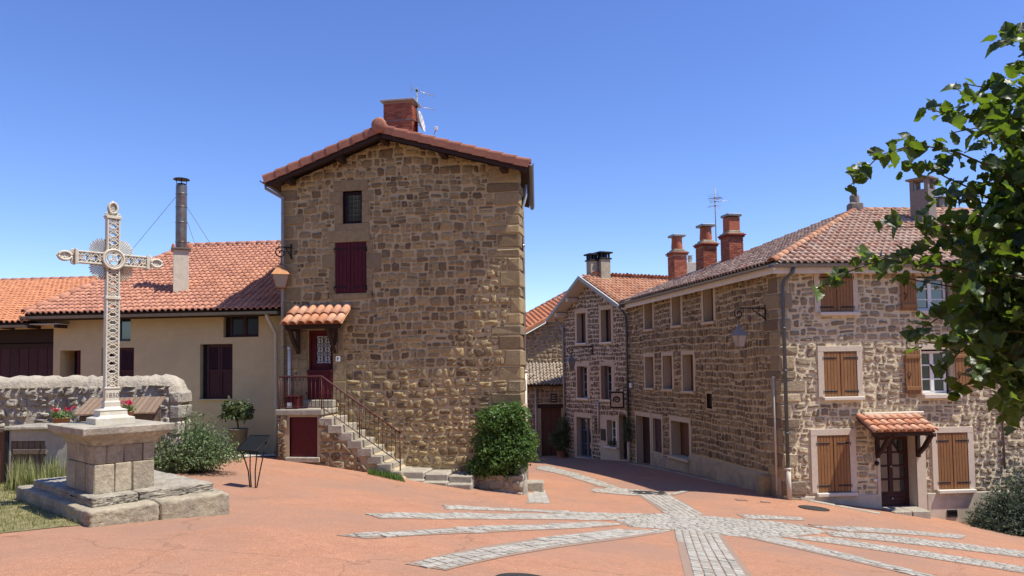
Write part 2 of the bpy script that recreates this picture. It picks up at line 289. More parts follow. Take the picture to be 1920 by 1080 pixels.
# ------------------------------------------------------------------ mesh tools
LOC = {}
def link(name, data, parent=None, loc=(0, 0, 0)):
    o = bpy.data.objects.new(name, data); COL.objects.link(o); o.location = loc
    LOC[o.name] = Vector(loc)
    if parent is not None:
        o.parent = parent; o.matrix_parent_inverse = Matrix.Translation(-LOC[parent.name])
    return o
def thing(name, label, cat, loc, group=None):
    o = link(name, None, None, loc); o.empty_display_size = .2
    return tag(o, label, cat, group)
def tag(o, label=None, cat=None, group=None, kind=None):
    for k, v in (('label', label), ('category', cat), ('group', group), ('kind', kind)):
        if v: o[k] = v
    return o
I4 = Matrix.Identity(4)
class MB:
    def __init__(s): s.v = []; s.f = []; s.t = []; s.sm = []
    def add(s, verts, faces, M=I4, tone=0.0, smooth=False):
        b = len(s.v); flip = M.determinant() < 0
        s.v += [M @ Vector(p) for p in verts]
        for f in faces:
            f = [b + i for i in f]
            s.f.append(f[::-1] if flip else f); s.t.append(tone); s.sm.append(smooth)
        return s
    def box(s, a0, a1, b0, b1, c0, c1, M=I4, tone=0.0):
        if a0 > a1: a0, a1 = a1, a0
        if b0 > b1: b0, b1 = b1, b0
        if c0 > c1: c0, c1 = c1, c0
        v = [(a, b, c) for c in (c0, c1) for b in (b0, b1) for a in (a0, a1)]
        return s.add(v, [(0, 2, 3, 1), (4, 5, 7, 6), (0, 1, 5, 4), (2, 6, 7, 3), (0, 4, 6, 2), (1, 3, 7, 5)], M, tone)
    def cbox(s, a0, a1, b0, b1, c0, c1, M=I4, ch=.015, tone=0.0, jit=0.0):
        """block with chamfered, slightly uneven arrises"""
        if a0 > a1: a0, a1 = a1, a0
        if b0 > b1: b0, b1 = b1, b0
        if c0 > c1: c0, c1 = c1, c0
        ch = min(ch, (a1 - a0) / 3, (b1 - b0) / 3, (c1 - c0) / 3)
        v = []; idx = {}
        A = (a0, a1); B = (b0, b1); C = (c0, c1); J = lambda: random.uniform(-jit, jit)
        for i in (0, 1):
            for j in (0, 1):
                for k in (0, 1):
                    sa, sb, sc = (1 - 2 * i) * ch, (1 - 2 * j) * ch, (1 - 2 * k) * ch
                    for ax, p in ((0, (A[i], B[j] + sb, C[k] + sc)), (1, (A[i] + sa, B[j], C[k] + sc)), (2, (A[i] + sa, B[j] + sb, C[k]))):
                        idx[i, j, k, ax] = len(v); v.append((p[0] + J(), p[1] + J(), p[2] + J()))
        f = []
        g = lambda i, j, k, ax: idx[i, j, k, ax]
        for i in (0, 1):
            q = [g(i, 0, 0, 0), g(i, 1, 0, 0), g(i, 1, 1, 0), g(i, 0, 1, 0)]; f.append(q if i else q[::-1])
            q = [g(0, i, 0, 1), g(0, i, 1, 1), g(1, i, 1, 1), g(1, i, 0, 1)]; f.append(q if i else q[::-1])
            q = [g(0, 0, i, 2), g(1, 0, i, 2), g(1, 1, i, 2), g(0, 1, i, 2)]; f.append(q if i else q[::-1])
        for j in (0, 1):
            for k in (0, 1):
                q = [g(0, j, k, 1), g(1, j, k, 1), g(1, j, k, 2), g(0, j, k, 2)]; f.append(q if j != k else q[::-1])
                q = [g(j, 0, k, 0), g(j, 1, k, 0), g(j, 1, k, 2), g(j, 0, k, 2)]; f.append(q[::-1] if j != k else q)
                q = [g(j, k, 0, 0), g(j, k, 1, 0), g(j, k, 1, 1), g(j, k, 0, 1)]; f.append(q if j != k else q[::-1])
                for i in (0, 1):
                    q = [g(i, j, k, 0), g(i, j, k, 1), g(i, j, k, 2)]; f.append(q if (i + j + k) % 2 else q[::-1])
        return s.add(v, f, M, tone)
    def prism(s, poly, h0, h1, M=I4, tone=0.0, smooth=False):
        """poly in (a, c), extruded along b from h0 to h1"""
        n = len(poly)
        v = [(p[0], h0, p[1]) for p in poly] + [(p[0], h1, p[1]) for p in poly]
        f = [tuple(range(n)), tuple(range(2 * n - 1, n - 1, -1))] + [(i, i + n, (i + 1) % n + n, (i + 1) % n) for i in range(n)]
        return s.add(v, f, M, tone, smooth)
    def tube(s, pts, r, n=8, cap=True, tone=0.0):
        pts = [Vector(p) for p in pts]; k = len(pts); rr = r if isinstance(r, (list, tuple)) else [r] * k
        b = len(s.v); up = None
        for i, p in enumerate(pts):
            d = (pts[min(i + 1, k - 1)] - pts[max(i - 1, 0)]).normalized()
            if up is None: up = d.orthogonal().normalized()
            up = (up - d * up.dot(d)); up = up.normalized() if up.length > 1e-6 else d.orthogonal().normalized()
            sd = d.cross(up)
            for j in range(n):
                a = 2 * math.pi * j / n; s.v.append(p + (up * math.cos(a) + sd * math.sin(a)) * rr[i])
        for i in range(k - 1):
            for j in range(n):
                s.f.append([b + i * n + j, b + i * n + (j + 1) % n, b + (i + 1) * n + (j + 1) % n, b + (i + 1) * n + j]); s.t.append(tone); s.sm.append(n > 4)
        if cap:
            s.f.append([b + j for j in range(n)][::-1]); s.t.append(tone); s.sm.append(False)
            s.f.append([b + (k - 1) * n + j for j in range(n)]); s.t.append(tone); s.sm.append(False)
        return s
    def lathe(s, prof, n=16, M=I4, tone=0.0, cap=True, ang0=0.0, smooth=True):
        """prof [(r, z)] about local z"""
        b = len(s.v); v = []; f = []
        for r, z in prof:
            for j in range(n):
                a = ang0 + 2 * math.pi * j / n; v.append((r * math.cos(a), r * math.sin(a), z))
        for i in range(len(prof) - 1):
            for j in range(n): f.append((i * n + j, i * n + (j + 1) % n, (i + 1) * n + (j + 1) % n, (i + 1) * n + j))
        s.add(v, f, M, tone, smooth)
        if cap: s.add(v[:n], [tuple(range(n))[::-1]], M, tone); s.add(v[-n:], [tuple(range(n))], M, tone)
        return s
    def build(s, name, mat, parent=None, origin=None, smooth=None):
        me = bpy.data.meshes.new(name)
        P = np.array([(p[0], p[1], p[2]) for p in s.v], float).reshape(-1, 3)
        o = Vector(origin) if origin is not None else (Vector(P.mean(0)) if len(P) else Vector())
        me.from_pydata((P - np.array(o)).tolist(), [], s.f)
        if any(s.t):
            a = me.attributes.new('tone', 'FLOAT', 'FACE'); a.data.foreach_set('value', np.array(s.t, np.float32))
        sm = s.sm if smooth is None else [smooth] * len(s.f)
        if any(sm): me.polygons.foreach_set('use_smooth', np.array(sm, bool))
        me.materials.append(MATS[mat] if isinstance(mat, str) else mat)
        return link(name, me, parent, o)
def bulk(name, bv, bf, mats, mat, parent=None, tones=None, smooth=False, kind='stuff', origin=(0, 0, 0)):
    """many copies of one small mesh joined in a single object"""
    bv = np.array(bv, float); mats = np.asarray(mats, float); k = len(mats); nv = len(bv)
    V = np.einsum('kij,nj->kni', mats[:, :3, :3], bv) + mats[:, None, :3, 3]
    V = V.reshape(-1, 3) - np.array(origin)
    ls = [len(f) for f in bf]; flat = np.concatenate([np.array(f) for f in bf])
    idx = (flat[None] + (np.arange(k) * nv)[:, None]).reshape(-1)
    me = bpy.data.meshes.new(name); me.vertices.add(len(V)); me.vertices.foreach_set('co', V.astype(np.float32).reshape(-1))
    me.loops.add(len(idx)); me.loops.foreach_set('vertex_index', idx.astype(np.int32))
    lt = np.tile(np.array(ls), k); st = np.concatenate([[0], np.cumsum(lt)[:-1]])
    me.polygons.add(len(lt)); me.polygons.foreach_set('loop_start', st.astype(np.int32)); me.polygons.foreach_set('loop_total', lt.astype(np.int32))
    if smooth: me.polygons.foreach_set('use_smooth', np.ones(len(lt), bool))
    t = np.random.rand(k) if tones is None else np.asarray(tones)
    a = me.attributes.new('tone', 'FLOAT', 'FACE'); a.data.foreach_set('value', np.repeat(t, len(bf)).astype(np.float32))
    me.update(calc_edges=True); me.validate()
    me.materials.append(MATS[mat])
    o = link(name, me, parent, origin)
    if kind: o['kind'] = kind
    return o
def mesh_of(name, bv, bf, mat, smooth=False):
    me = bpy.data.meshes.new(name); me.from_pydata([tuple(v) for v in bv], [], [list(f) for f in bf])
    if smooth: me.polygons.foreach_set('use_smooth', np.ones(len(bf), bool))
    me.materials.append(MATS[mat]); return me
def place(name, me, M, parent):
    o = bpy.data.objects.new(name, me); COL.objects.link(o)
    o.parent = parent; o.matrix_parent_inverse = Matrix.Translation(-LOC[parent.name]); o.matrix_basis = M; return o
def pieces(name, stuffname, bv, bf, Ms, mat, parent, nmax=300, smooth=False, score=None):
    """the nmax copies that show largest as objects, the rest joined"""
    Ms = list(Ms)
    if score is None:
        def score(M):
            x, y, d = proj(M.translation)
            if d <= .5: return -1
            return (1 / (d * d)) if (-40 < x < 1960 and -40 < y < 1120) else 1e-6 / (d * d)
    order = sorted(range(len(Ms)), key=lambda i: -score(Ms[i]))
    me = mesh_of(name, bv, bf, mat, smooth)
    for i in order[:nmax]: place(name, me, Ms[i], parent)
    rest = order[nmax:]
    if rest: bulk(stuffname, bv, bf, [np.array(Ms[i]) for i in rest], mat, parent, smooth=smooth, origin=LOC[parent.name])
def frame(o, x, y, z):
    M = Matrix((Vector(x), Vector(y), Vector(z))).transposed().to_4x4(); M.translation = Vector(o); return M

# ------------------------------------------------------------------ rubble masonry (power diagram of jittered courses)
def clip(poly, nx, ny, c):
    out = []; n = len(poly)
    for i in range(n):
        p, q = poly[i], poly[(i + 1) % n]; a = p[0] * nx + p[1] * ny - c; b = q[0] * nx + q[1] * ny - c
        if a <= 0: out.append(p)
        if (a < 0 < b) or (b < 0 < a):
            t = a / (a - b); out.append((p[0] + (q[0] - p[0]) * t, p[1] + (q[1] - p[1]) * t))
    return out
def area(poly):
    return .5 * abs(sum(poly[i][0] * poly[(i + 1) % len(poly)][1] - poly[(i + 1) % len(poly)][0] * poly[i][1] for i in range(len(poly))))
def inside(poly, x, y):
    c = False; n = len(poly)
    for i in range(n):
        (x0, y0), (x1, y1) = poly[i], poly[i - 1]
        if (y0 > y) != (y1 > y) and x < (x1 - x0) * (y - y0) / (y1 - y0) + x0: c = not c
    return c
def rubble(region, holes, rows, widths, mortar, rng, filler=.3, big=0.0):
    """roughly coursed rubble in a convex region (u, z); holes = rects (u0, u1, z0, z1); returns rounded polygons"""
    us = [p[0] for p in region]; zs = [p[1] for p in region]; u0, u1, z0, z1 = min(us), max(us), min(zs), max(zs)
    cxr, czr = sum(us) / len(us), sum(zs) / len(zs); hp = []
    for i in range(len(region)):
        (ax, ay), (bx, by) = region[i], region[(i + 1) % len(region)]
        nx, ny = by - ay, ax - bx; L = math.hypot(nx, ny)
        if L < 1e-9: continue
        nx /= L; ny /= L; c = nx * ax + ny * ay
        if nx * cxr + ny * czr > c: nx, ny, c = -nx, -ny, -c
        hp.append((nx, ny, c))
    ph = [rng.uniform(0, 6.28) for _ in range(4)]
    def wav(u, z): return .035 * math.sin(u * .8 + z * .55 + ph[0]) + .02 * math.sin(u * 2.3 + z * 1.3 + ph[1]) + .012 * math.sin(u * 5.1 + z * 3.1 + ph[2])
    cells = []; z = z0 - rows[1]
    def cell(a0, a1, b0, b1, sl=0.0):
        m = mortar * rng.uniform(.65, 1.25) / 2
        w_, h_ = a1 - a0 - 2 * m, b1 - b0 - 2 * m
        if w_ < .05 or h_ < .045: return
        x0, x1, y0, y1 = a0 + m, a1 - m, b0 + m, b1 - m; j = .085 * min(w_, h_) + .004; J = lambda k=1.0: rng.uniform(-j, j) * k
        ar = min(w_, h_) * rng.choice((.10, .16, .22, .3, .38)); q = []
        def cor(cx, cy, dx, dy):
            r1, r2 = ar * rng.uniform(.6, 1.3), ar * rng.uniform(.6, 1.3)
            A_, B_ = (cx, cy + dy * r1), (cx + dx * r2, cy)
            return [A_, (cx + dx * r2 * .3, cy + dy * r1 * .3), B_] if ar > .06 else [A_, B_]
        q += [(p[0] + J(), p[1] + J()) for p in cor(x0, y0, 1, 1)]
        if w_ > .22: q.append(((x0 + x1) / 2 + J(), y0 + J(.9)))
        q += [(p[0] + J(), p[1] + J()) for p in reversed(cor(x1, y0, -1, 1))]
        q += [(p[0] + J(), p[1] + J()) for p in cor(x1, y1, -1, -1)]
        if w_ > .22: q.append(((x0 + x1) / 2 + J(), y1 + J(.9)))
        q += [(p[0] + J(), p[1] + J()) for p in reversed(cor(x0, y1, 1, -1))]
        cells.append([(p[0] + sl * (p[1] - b0), p[1] + wav(p[0], p[1])) for p in q])
    while z < z1 + rows[1]:
        h = rng.uniform(*rows); u = u0 - rng.random() * widths[1]
        while u < u1 + widths[1]:
            wd = rng.uniform(*widths) * (1.3 if rng.random() < big else 1); t = rng.random(); sl = rng.uniform(-.12, .12)
            if t < filler * .45 and h > .2:                       # two flat stones in one course
                k = rng.uniform(.38, .62) * h; cell(u, u + wd, z, z + k); cell(u, u + wd, z + k, z + h)
            elif t < filler and h > .17 and wd > .2:                # a stone with pinnings over it
                k = rng.uniform(.6, .74) * h; cell(u, u + wd, z, z + k, sl * .5); n = max(2, int(wd / rng.uniform(.09, .15))); 
                for i in range(n):
                    if rng.random() < .85: cell(u + wd * i / n, u + wd * (i + 1) / n, z + k, z + h)
            elif t < filler * 1.35 and wd > .26:                    # narrow uprights beside
                k = rng.uniform(.1, .16); cell(u, u + wd - k, z, z + h, sl * .3); y = z
                while y < z + h - .06: g = min(rng.uniform(.08, .16), z + h - y); cell(u + wd - k, u + wd, y, y + g); y += g
            else: cell(u, u + wd, z - .02 * rng.random(), z + h * rng.uniform(.9, 1.03), sl)
            u += wd
        z += h
    res = []
    for poly in cells:
        for nx, ny, c in hp:
            poly = clip(poly, nx, ny, c - .008)
            if len(poly) < 3: break
        if len(poly) < 3: continue
        dead = False
        for (a0, a1, b0, b1) in holes:
            a0 -= mortar * .5; a1 += mortar * .5; b0 -= mortar * .5; b1 += mortar * .5
            pu = [p[0] for p in poly]; pz = [p[1] for p in poly]
            if max(pu) <= a0 or min(pu) >= a1 or max(pz) <= b0 or min(pz) >= b1: continue
            best = None
            for nx, ny, c in ((1, 0, a0), (-1, 0, -a1), (0, 1, b0), (0, -1, -b1)):
                q = clip(poly, nx, ny, c)
                if len(q) > 2 and (best is None or area(q) > area(best)): best = q
            if best is None: dead = True; break
            poly = best
        if dead or len(poly) < 3: continue
        A = area(poly)
        if A < .0018: continue
        per = sum(math.dist(poly[k], poly[k - 1]) for k in range(len(poly)))
        if A / (per * per) < .016: continue
        q = [p for k, p in enumerate(poly) if math.dist(p, poly[k - 1]) > .01]
        if len(q) < 4: continue
        res.append((q, A))
    return res
def stone_mesh(poly, proud, rng, rough=.35, sink=.02):
    n = len(poly); cx = sum(p[0] for p in poly) / n; cz = sum(p[1] for p in poly) / n
    v = [(p[0], -sink, p[1]) for p in poly]
    ins = rng.uniform(.12, .2); tu, tz = rng.uniform(-1, 1) * rough * .5, rng.uniform(-1, 1) * rough * .5
    sz = max(max(abs(p[0] - cx), abs(p[1] - cz)) for p in poly)
    for p in poly:
        k = ins * rng.uniform(.7, 1.3); a = (p[0] - cx) / sz; b = (p[1] - cz) / sz
        v.append((p[0] + (cx - p[0]) * k, proud * (.8 + tu * a + tz * b + rng.uniform(-rough, rough) * .55), p[1] + (cz - p[1]) * k))
    for p in poly:
        k = .55; a = (p[0] - cx) / sz; b = (p[1] - cz) / sz
        v.append((p[0] + (cx - p[0]) * k, proud * (1 + .5 * tu * a + .5 * tz * b + rng.uniform(-rough, rough) * .6), p[1] + (cz - p[1]) * k))
    v.append((cx, proud * (1 + rng.uniform(-rough, rough) * .5), cz))
    f = []
    for i in range(n):
        j = (i + 1) % n
        f += [(i, j, n + j, n + i), (n + i, n + j, 2 * n + j, 2 * n + i), (2 * n + i, 2 * n + j, 3 * n)]
    return v, f
def masonry(W, wall, region, holes, rows, widths, mortar, proud, mat, seed, nmax=300, filler=.3, rough=.35, bulge=None, big=0.0, name='stone', view=True, sink=.02):
    rng = random.Random(seed); st = rubble(region, holes, rows, widths, mortar, rng, filler, big)
    def sc(pa):
        poly, A = pa; u = sum(p[0] for p in poly) / len(poly); z = sum(p[1] for p in poly) / len(poly)
        x, y, d = proj(W.pt(u, z)); return A / d / d if (view and -30 < x < 1950 and -30 < y < 1110 and d > 0) else 0
    st.sort(key=sc, reverse=True); rest = MB()
    for i, (poly, A) in enumerate(st):
        v, f = stone_mesh(poly, rng.uniform(*proud), rng, rough, sink)
        if bulge: v = [(a, b + bulge(a, c), c) for a, b, c in v]
        t = rng.random()
        if i < nmax: MB().add(v, f, W.M, t, True).build(name, mat, wall)
        else: rest.add(v, f, W.M, t, True)
    if rest.f:
        o = rest.build('small_' + name + 's', mat, wall); o['kind'] = 'stuff'
    return len(st)
def wall_sheet(mb, W, u0, u1, z0, z1, holes, top=None, step=.35, bulge=None, tone=0.0):
    """mortar face with real openings; top(u) gives the wall head above z1"""
    us = sorted(set([u0, u1] + [min(max(h, u0), u1) for r in holes for h in r[:2]])); zs = sorted(set([z0, z1] + [min(max(h, z0), z1) for r in holes for h in r[2:]]))
    def sub(a):
        o = []
        for p, q in zip(a[:-1], a[1:]):
            if q - p < 1e-5: continue
            k = max(1, int((q - p) / step + .5)); o += [p + (q - p) * i / k for i in range(k)]
        return o + [a[-1]]
    us, zs = sub(us), sub(zs)
    rows = [[(u, z) for u in us] for z in zs]
    if top:
        for k in range(1, 7): rows.append([(u, z1 + (max(top(u), z1) - z1) * k / 6) for u in us])
    v = [(u, bulge(u, z) if bulge else 0.0, z) for r in rows for u, z in r]; n = len(us); f = []
    for j in range(len(rows) - 1):
        for i in range(n - 1):
            cu = (us[i] + us[i + 1]) / 2; cz = (rows[j][i][1] + rows[j + 1][i][1]) / 2
            if any(a0 < cu < a1 and b0 < cz < b1 for a0, a1, b0, b1 in holes): continue
            f.append((j * n + i, (j + 1) * n + i, (j + 1) * n + i + 1, j * n + i + 1))
    return mb.add(v, f, W.M, tone, True)
def reveal(mb, W, r, depth, out=0.0, back=False):
    u0, u1, z0, z1 = r
    v = [(u0, out, z0), (u1, out, z0), (u1, out, z1), (u0, out, z1), (u0, -depth, z0), (u1, -depth, z0), (u1, -depth, z1), (u0, -depth, z1)]
    f = [(0, 1, 5, 4), (1, 2, 6, 5), (2, 3, 7, 6), (3, 0, 4, 7)]
    if back: f.append((4, 5, 6, 7))
    return mb.add(v, f, W.M)
def margin(mb, W, r, l, rr, b, t, proud=.012, depth=.2):
    """rendered band round an opening, with its reveal"""
    u0, u1, z0, z1 = r
    if l: mb.cbox(u0 - l, u0, -.03, proud, z0, z1, W.M, .006)
    if rr: mb.cbox(u1, u1 + rr, -.03, proud, z0, z1, W.M, .006)
    if t: mb.cbox(u0 - l, u1 + rr, -.03, proud + .003, z1, z1 + t, W.M, .006)
    if b: mb.cbox(u0 - l, u1 + rr, -.03, proud + .003, z0 - b, z0, W.M, .006)
    reveal(mb, W, r, depth, proud - .01); return mb
# ------------------------------------------------------------------ roof tiles
def tile_mesh(w_, l, h=.07, n=6, pan=.36, lift=.045, thick=.018):
    """interlocking barrel tile: pan then barrel, lower end lifted over the next course"""
    prof = [(0, 0), (pan * w_ * .5, -.006), (pan * w_, 0)]
    for i in range(n + 1):
        a = math.pi * i / n; prof.append((pan * w_ + (1 - pan) * w_ * (.5 - .5 * math.cos(a)) + .004, h * math.sin(a) + .002))
    v = []; k = len(prof)
    for (x, z) in prof: v.append((x, -.10 * l, z + lift))
    for (x, z) in prof: v.append((x, l * 1.02, z))
    for (x, z) in prof: v.append((x, -.10 * l, z + lift - thick - .02))
    f = []
    for i in range(k - 1): f += [(i, i + 1, k + i + 1, k + i), (2 * k + i, 2 * k + i + 1, i + 1, i)]
    return v, f
def tile_roof(roof, o, e, s_, poly, mat, w_=.24, l=.36, nmax=300, h=.07, jit=.012, pan=.36, name='tile'):
    """o = eave origin, e = along eave, s_ = up the slope, poly in (e, s) metres"""
    e = Vector(e).normalized(); s_ = Vector(s_).normalized(); n = e.cross(s_).normalized(); bv, bf = tile_mesh(w_, l, h, pan=pan)
    a0, a1 = min(p[0] for p in poly), max(p[0] for p in poly); b0, b1 = min(p[1] for p in poly), max(p[1] for p in poly)
    Ms = []; j = 0; b = b0
    while b < b1:
        i = 0; a = a0
        while a < a1:
            if inside(poly, a + w_ / 2, min(b + l / 2, b1 - .01)):
                q = random.gauss(0, jit * .6)
                e2 = (e + s_ * random.gauss(0, jit)).normalized(); s2 = (s_ - e * s_.dot(e2) * 0 + n * random.gauss(0, jit)).normalized()
                Ms.append(frame(Vector(o) + e * a + s_ * (b + q) + n * abs(random.gauss(0, .004)), e2, s2, e2.cross(s2).normalized()))
            a += w_
        b += l
    pieces(name, name + '_courses', bv, bf, Ms, mat, roof, nmax, smooth=True)
def ridge_tiles(roof, p0, p1, r=.13, l=.40, mat='tile_brown', up=(0, 0, 1), name='ridge_tile'):
    p0, p1 = Vector(p0), Vector(p1); d = (p1 - p0); L = d.length; d.normalize(); up = Vector(up); sd = d.cross(up).normalized(); up = sd.cross(d)
    v = []; n = 8
    for y, k in ((-.04, 1.06), (l, .92)):
        for i in range(n + 1):
            a = math.pi * i / n; v.append((r * k * math.cos(a), y, r * k * math.sin(a) * .9 - .03))
    for i in range(n + 1):
        a = math.pi * i / n; v.append((r * .95 * math.cos(a), -.04, r * .95 * math.sin(a) * .9 - .05))
    f = [(i, i + 1, n + 1 + i + 1, n + 1 + i) for i in range(n)] + [(2 * n + 2 + i, 2 * n + 3 + i, i + 1, i) for i in range(n)]
    me = mesh_of(name, v, f, mat, True); k = max(1, int(L / l))
    for i in range(k): place(name, me, frame(p0 + d * (L * i / k), sd, d, up), roof)
# ------------------------------------------------------------------ small parts shared by the houses
def shutter(W, parent, u0, u1, z0, z1, out, mat, n=4, th=.032, hinges=None, hside='l', name='shutter', hm='iron', battens=False):
    mb = MB(); wd = (u1 - u0) / n
    for i in range(n): mb.cbox(u0 + i * wd + .003, u0 + (i + 1) * wd - .003, out, out + th, z0, z1, W.M, .007, random.random())
    s = mb.build(name, mat, parent)
    if battens:
        for zz in battens: MB().cbox(u0 + .01, u1 - .01, out + th, out + th + .03, zz - .055, zz + .055, W.M, .006, random.random()).build('batten', mat, s)
    for zz in hinges or ():
        L = (u1 - u0) * .86; a, b = (u0 - .035, u0 - .035 + L) if hside == 'l' else (u1 + .035 - L, u1 + .035)
        hb = MB(); hb.cbox(a, b, out + th, out + th + .012, zz - .022, zz + .022, W.M, .004)
        pe = a if hside == 'l' else b
        hb.tube([W.pt(pe, zz + .04, out + th + .01), W.pt(pe, zz - .02, out + th + .015), W.pt(pe, zz - .11, out + th)], .012, 6)
        hb.build('hinge', hm, s)
    return s
def casement(W, parent, u0, u1, z0, z1, out, mat='white_paint', cols=2, rows=3, fw=.055, glassm='glass_dark', curtain=False, bar=.025):
    mb = MB(); M = W.M
    mb.cbox(u0, u1, out, out + .05, z0, z0 + fw, M, .005); mb.cbox(u0, u1, out, out + .05, z1 - fw, z1, M, .005)
    mb.cbox(u0, u0 + fw, out, out + .052, z0 + fw, z1 - fw, M, .005); mb.cbox(u1 - fw, u1, out, out + .052, z0 + fw, z1 - fw, M, .005)
    um = (u0 + u1) / 2
    if cols == 2: mb.cbox(um - fw * .8, um + fw * .8, out + .002, out + .06, z0 + fw, z1 - fw, M, .006)
    for k in range(1, rows):
        zz = z0 + (z1 - z0) * k / rows; mb.cbox(u0 + fw, u1 - fw, out + .012, out + .045, zz - bar / 2, zz + bar / 2, M, .004)
    wn = mb.build('window', mat, parent)
    spans = [(u0 + fw, um - fw * .8), (um + fw * .8, u1 - fw)] if cols == 2 else [(u0 + fw, u1 - fw)]
    for a, b in spans:
        for k in range(rows):
            za, zb = z0 + (z1 - z0) * k / rows, z0 + (z1 - z0) * (k + 1) / rows
            if k == 0: za = z0 + fw
            if k == rows - 1: zb = z1 - fw
            p = MB().box(a, b, out + .008, out + .014, za + bar / 2, zb - bar / 2, M).build('pane', glassm, wn)
    if curtain:
        cb = MB(); k = 26
        v = [(u0 + fw + (u1 - u0 - 2 * fw) * i / k, out - .05 + .018 * math.sin(i * 1.9), z) for z in (z0 + fw, z1 - fw) for i in range(k + 1)]
        cb.add(v, [(i, i + 1, k + 2 + i, k + 1 + i) for i in range(k)], M, 0, True); cb.build('curtain', 'curtain', wn)
    return wn
def downpipe(name, pts, r, mat, parent, collars=(), cr=1.25, n=10):
    p = MB().tube(pts, r, n).build(name, mat, parent)
    for c in collars:
        c = Vector(c); MB().tube([c - Vector((0, 0, .03)), c + Vector((0, 0, .03))], r * cr, n).build('collar', mat, p)
    return p
def gutter(name, a, b, out, r, mat, parent, n=8, joints=0):
    a, b, out = Vector(a), Vector(b), Vector(out).normalized(); mb = MB(); v = []; up = Vector((0, 0, 1))
    prof = []
    for i in range(n + 1):
        t = math.pi + math.pi * i / n; prof.append((math.cos(t) * r, math.sin(t) * r))
    prof += [(r + .012, .012), (r - .008, .004)] + [(math.cos(2 * math.pi - math.pi * i / n) * r * .86, math.sin(2 * math.pi - math.pi * i / n) * r * .86) for i in range(n + 1)]
    k = len(prof)
    for p in (a, b):
        for x, z in prof: v.append(p + out * (r + x) + up * z)
    f = [(i, (i + 1) % k, k + (i + 1) % k, k + i) for i in range(k)] + [tuple(range(k))[::-1], tuple(range(k, 2 * k))]
    mb.add(v, f, I4, 0, False); g = mb.build(name, mat, parent)
    for j in range(joints):
        t = (j + .5) / joints; c = a.lerp(b, t); d = (b - a).normalized() * .012
        jb = MB(); vv = [q + out * (r + x * 1.06) + up * (z * 1.06) for q in (c - d, c + d) for x, z in prof[:n + 1]]
        jb.add(vv, [(i, i + 1, n + 2 + i, n + 1 + i) for i in range(n)], I4, 0, True); jb.build('gutter_joint', mat, g)
    return g
def lantern(name, label, Wl, wallpt, armlen, dirv, drop, size, body, glassm, scale=1.0, group='street lanterns on wall brackets', wf=.27):
    """wall bracket with a scroll, and a four-sided lantern hanging from it"""
    wp = Vector(wallpt); d = Vector(dirv).normalized(); up = Vector((0, 0, 1)); t = thing(name, label, 'street lamp', wp - up * .35 * scale, group); S = scale
    b = MB(); b.tube([wp - up * .42 * S, wp + up * .12 * S], .03 * S, 6); br = b.build('wall_plate', 'iron', t)
    a = MB(); end = wp + d * armlen
    a.tube([wp, wp + d * armlen * .96], .024 * S, 6); pts = []
    for i in range(26):
        q = i / 25; ang = q * 2.6 * math.pi; r = .21 * S * (1 - q * .8)
        c = end + d * .0 - up * .20 * S
        pts.append(c + d * (-r * math.sin(-ang) * 1.0) + up * (r * math.cos(ang)))
    a.tube(pts, .022 * S, 6); a.tube([end - up * .32 * S, end - up * drop], .011 * S, 6)
    a.tube([wp - up * .36 * S, wp - up * .1 * S + d * armlen * .42, wp + d * armlen * .5], .018 * S, 6); ap = a.build('arm', 'iron', t)
    top = end - up * drop; h = size; wt, wb = size * wf, size * wf * .58
    tx = d; ty = up.cross(d).normalized(); M = frame(top, tx, ty, up)
    fr = MB(); q = .012 * S
    ct = [Vector((sx * wt, sy * wt, -h * .42)) for sx, sy in ((-1, -1), (1, -1), (1, 1), (-1, 1))]; cb_ = [Vector((sx * wb, sy * wb, -h)) for sx, sy in ((-1, -1), (1, -1), (1, 1), (-1, 1))]
    for i in range(4):
        j = (i + 1) % 4
        for p0, p1 in ((ct[i], ct[j]), (cb_[i], cb_[j]), (ct[i], cb_[i])): fr.tube([M @ p0, M @ p1], q, 5)
    fr.box(-wb, wb, -wb, wb, -h - .02 * S, -h, M); fr.lathe([(.02, 0), (.045 * S, -.03 * S), (.01, -.08 * S)], 8, M @ Matrix.Translation((0, 0, -h - .02 * S)))
    fp = fr.build('lamp_frame', body, t)
    for i in range(4):
        j = (i + 1) % 4; MB().add([ct[i] * .985, ct[j] * .985, cb_[j] * .985, cb_[i] * .985], [(0, 1, 2, 3)], M).build('glass_pane', glassm, t)
    rf = MB(); rf.lathe([(wt * 1.62, -h * .43), (wt * 1.5, -h * .38), (wt * .85, -h * .14), (wt * .8, -h * .10)], 4, M, 0, True, math.pi / 4, False)
    rf.lathe([(wt * .55, -h * .10), (wt * .62, -h * .02), (wt * .25, .02 * S), (wt * .2, .07 * S), (.008, .13 * S)], 8, M); rf.build('lamp_roof', body, t)
    MB().lathe([(.03 * S, -h * .45), (.055 * S, -h * .55), (.05 * S, -h * .7), (.02 * S, -h * .78)], 10, M).build('bulb', 'glass_pale', t)
    return t
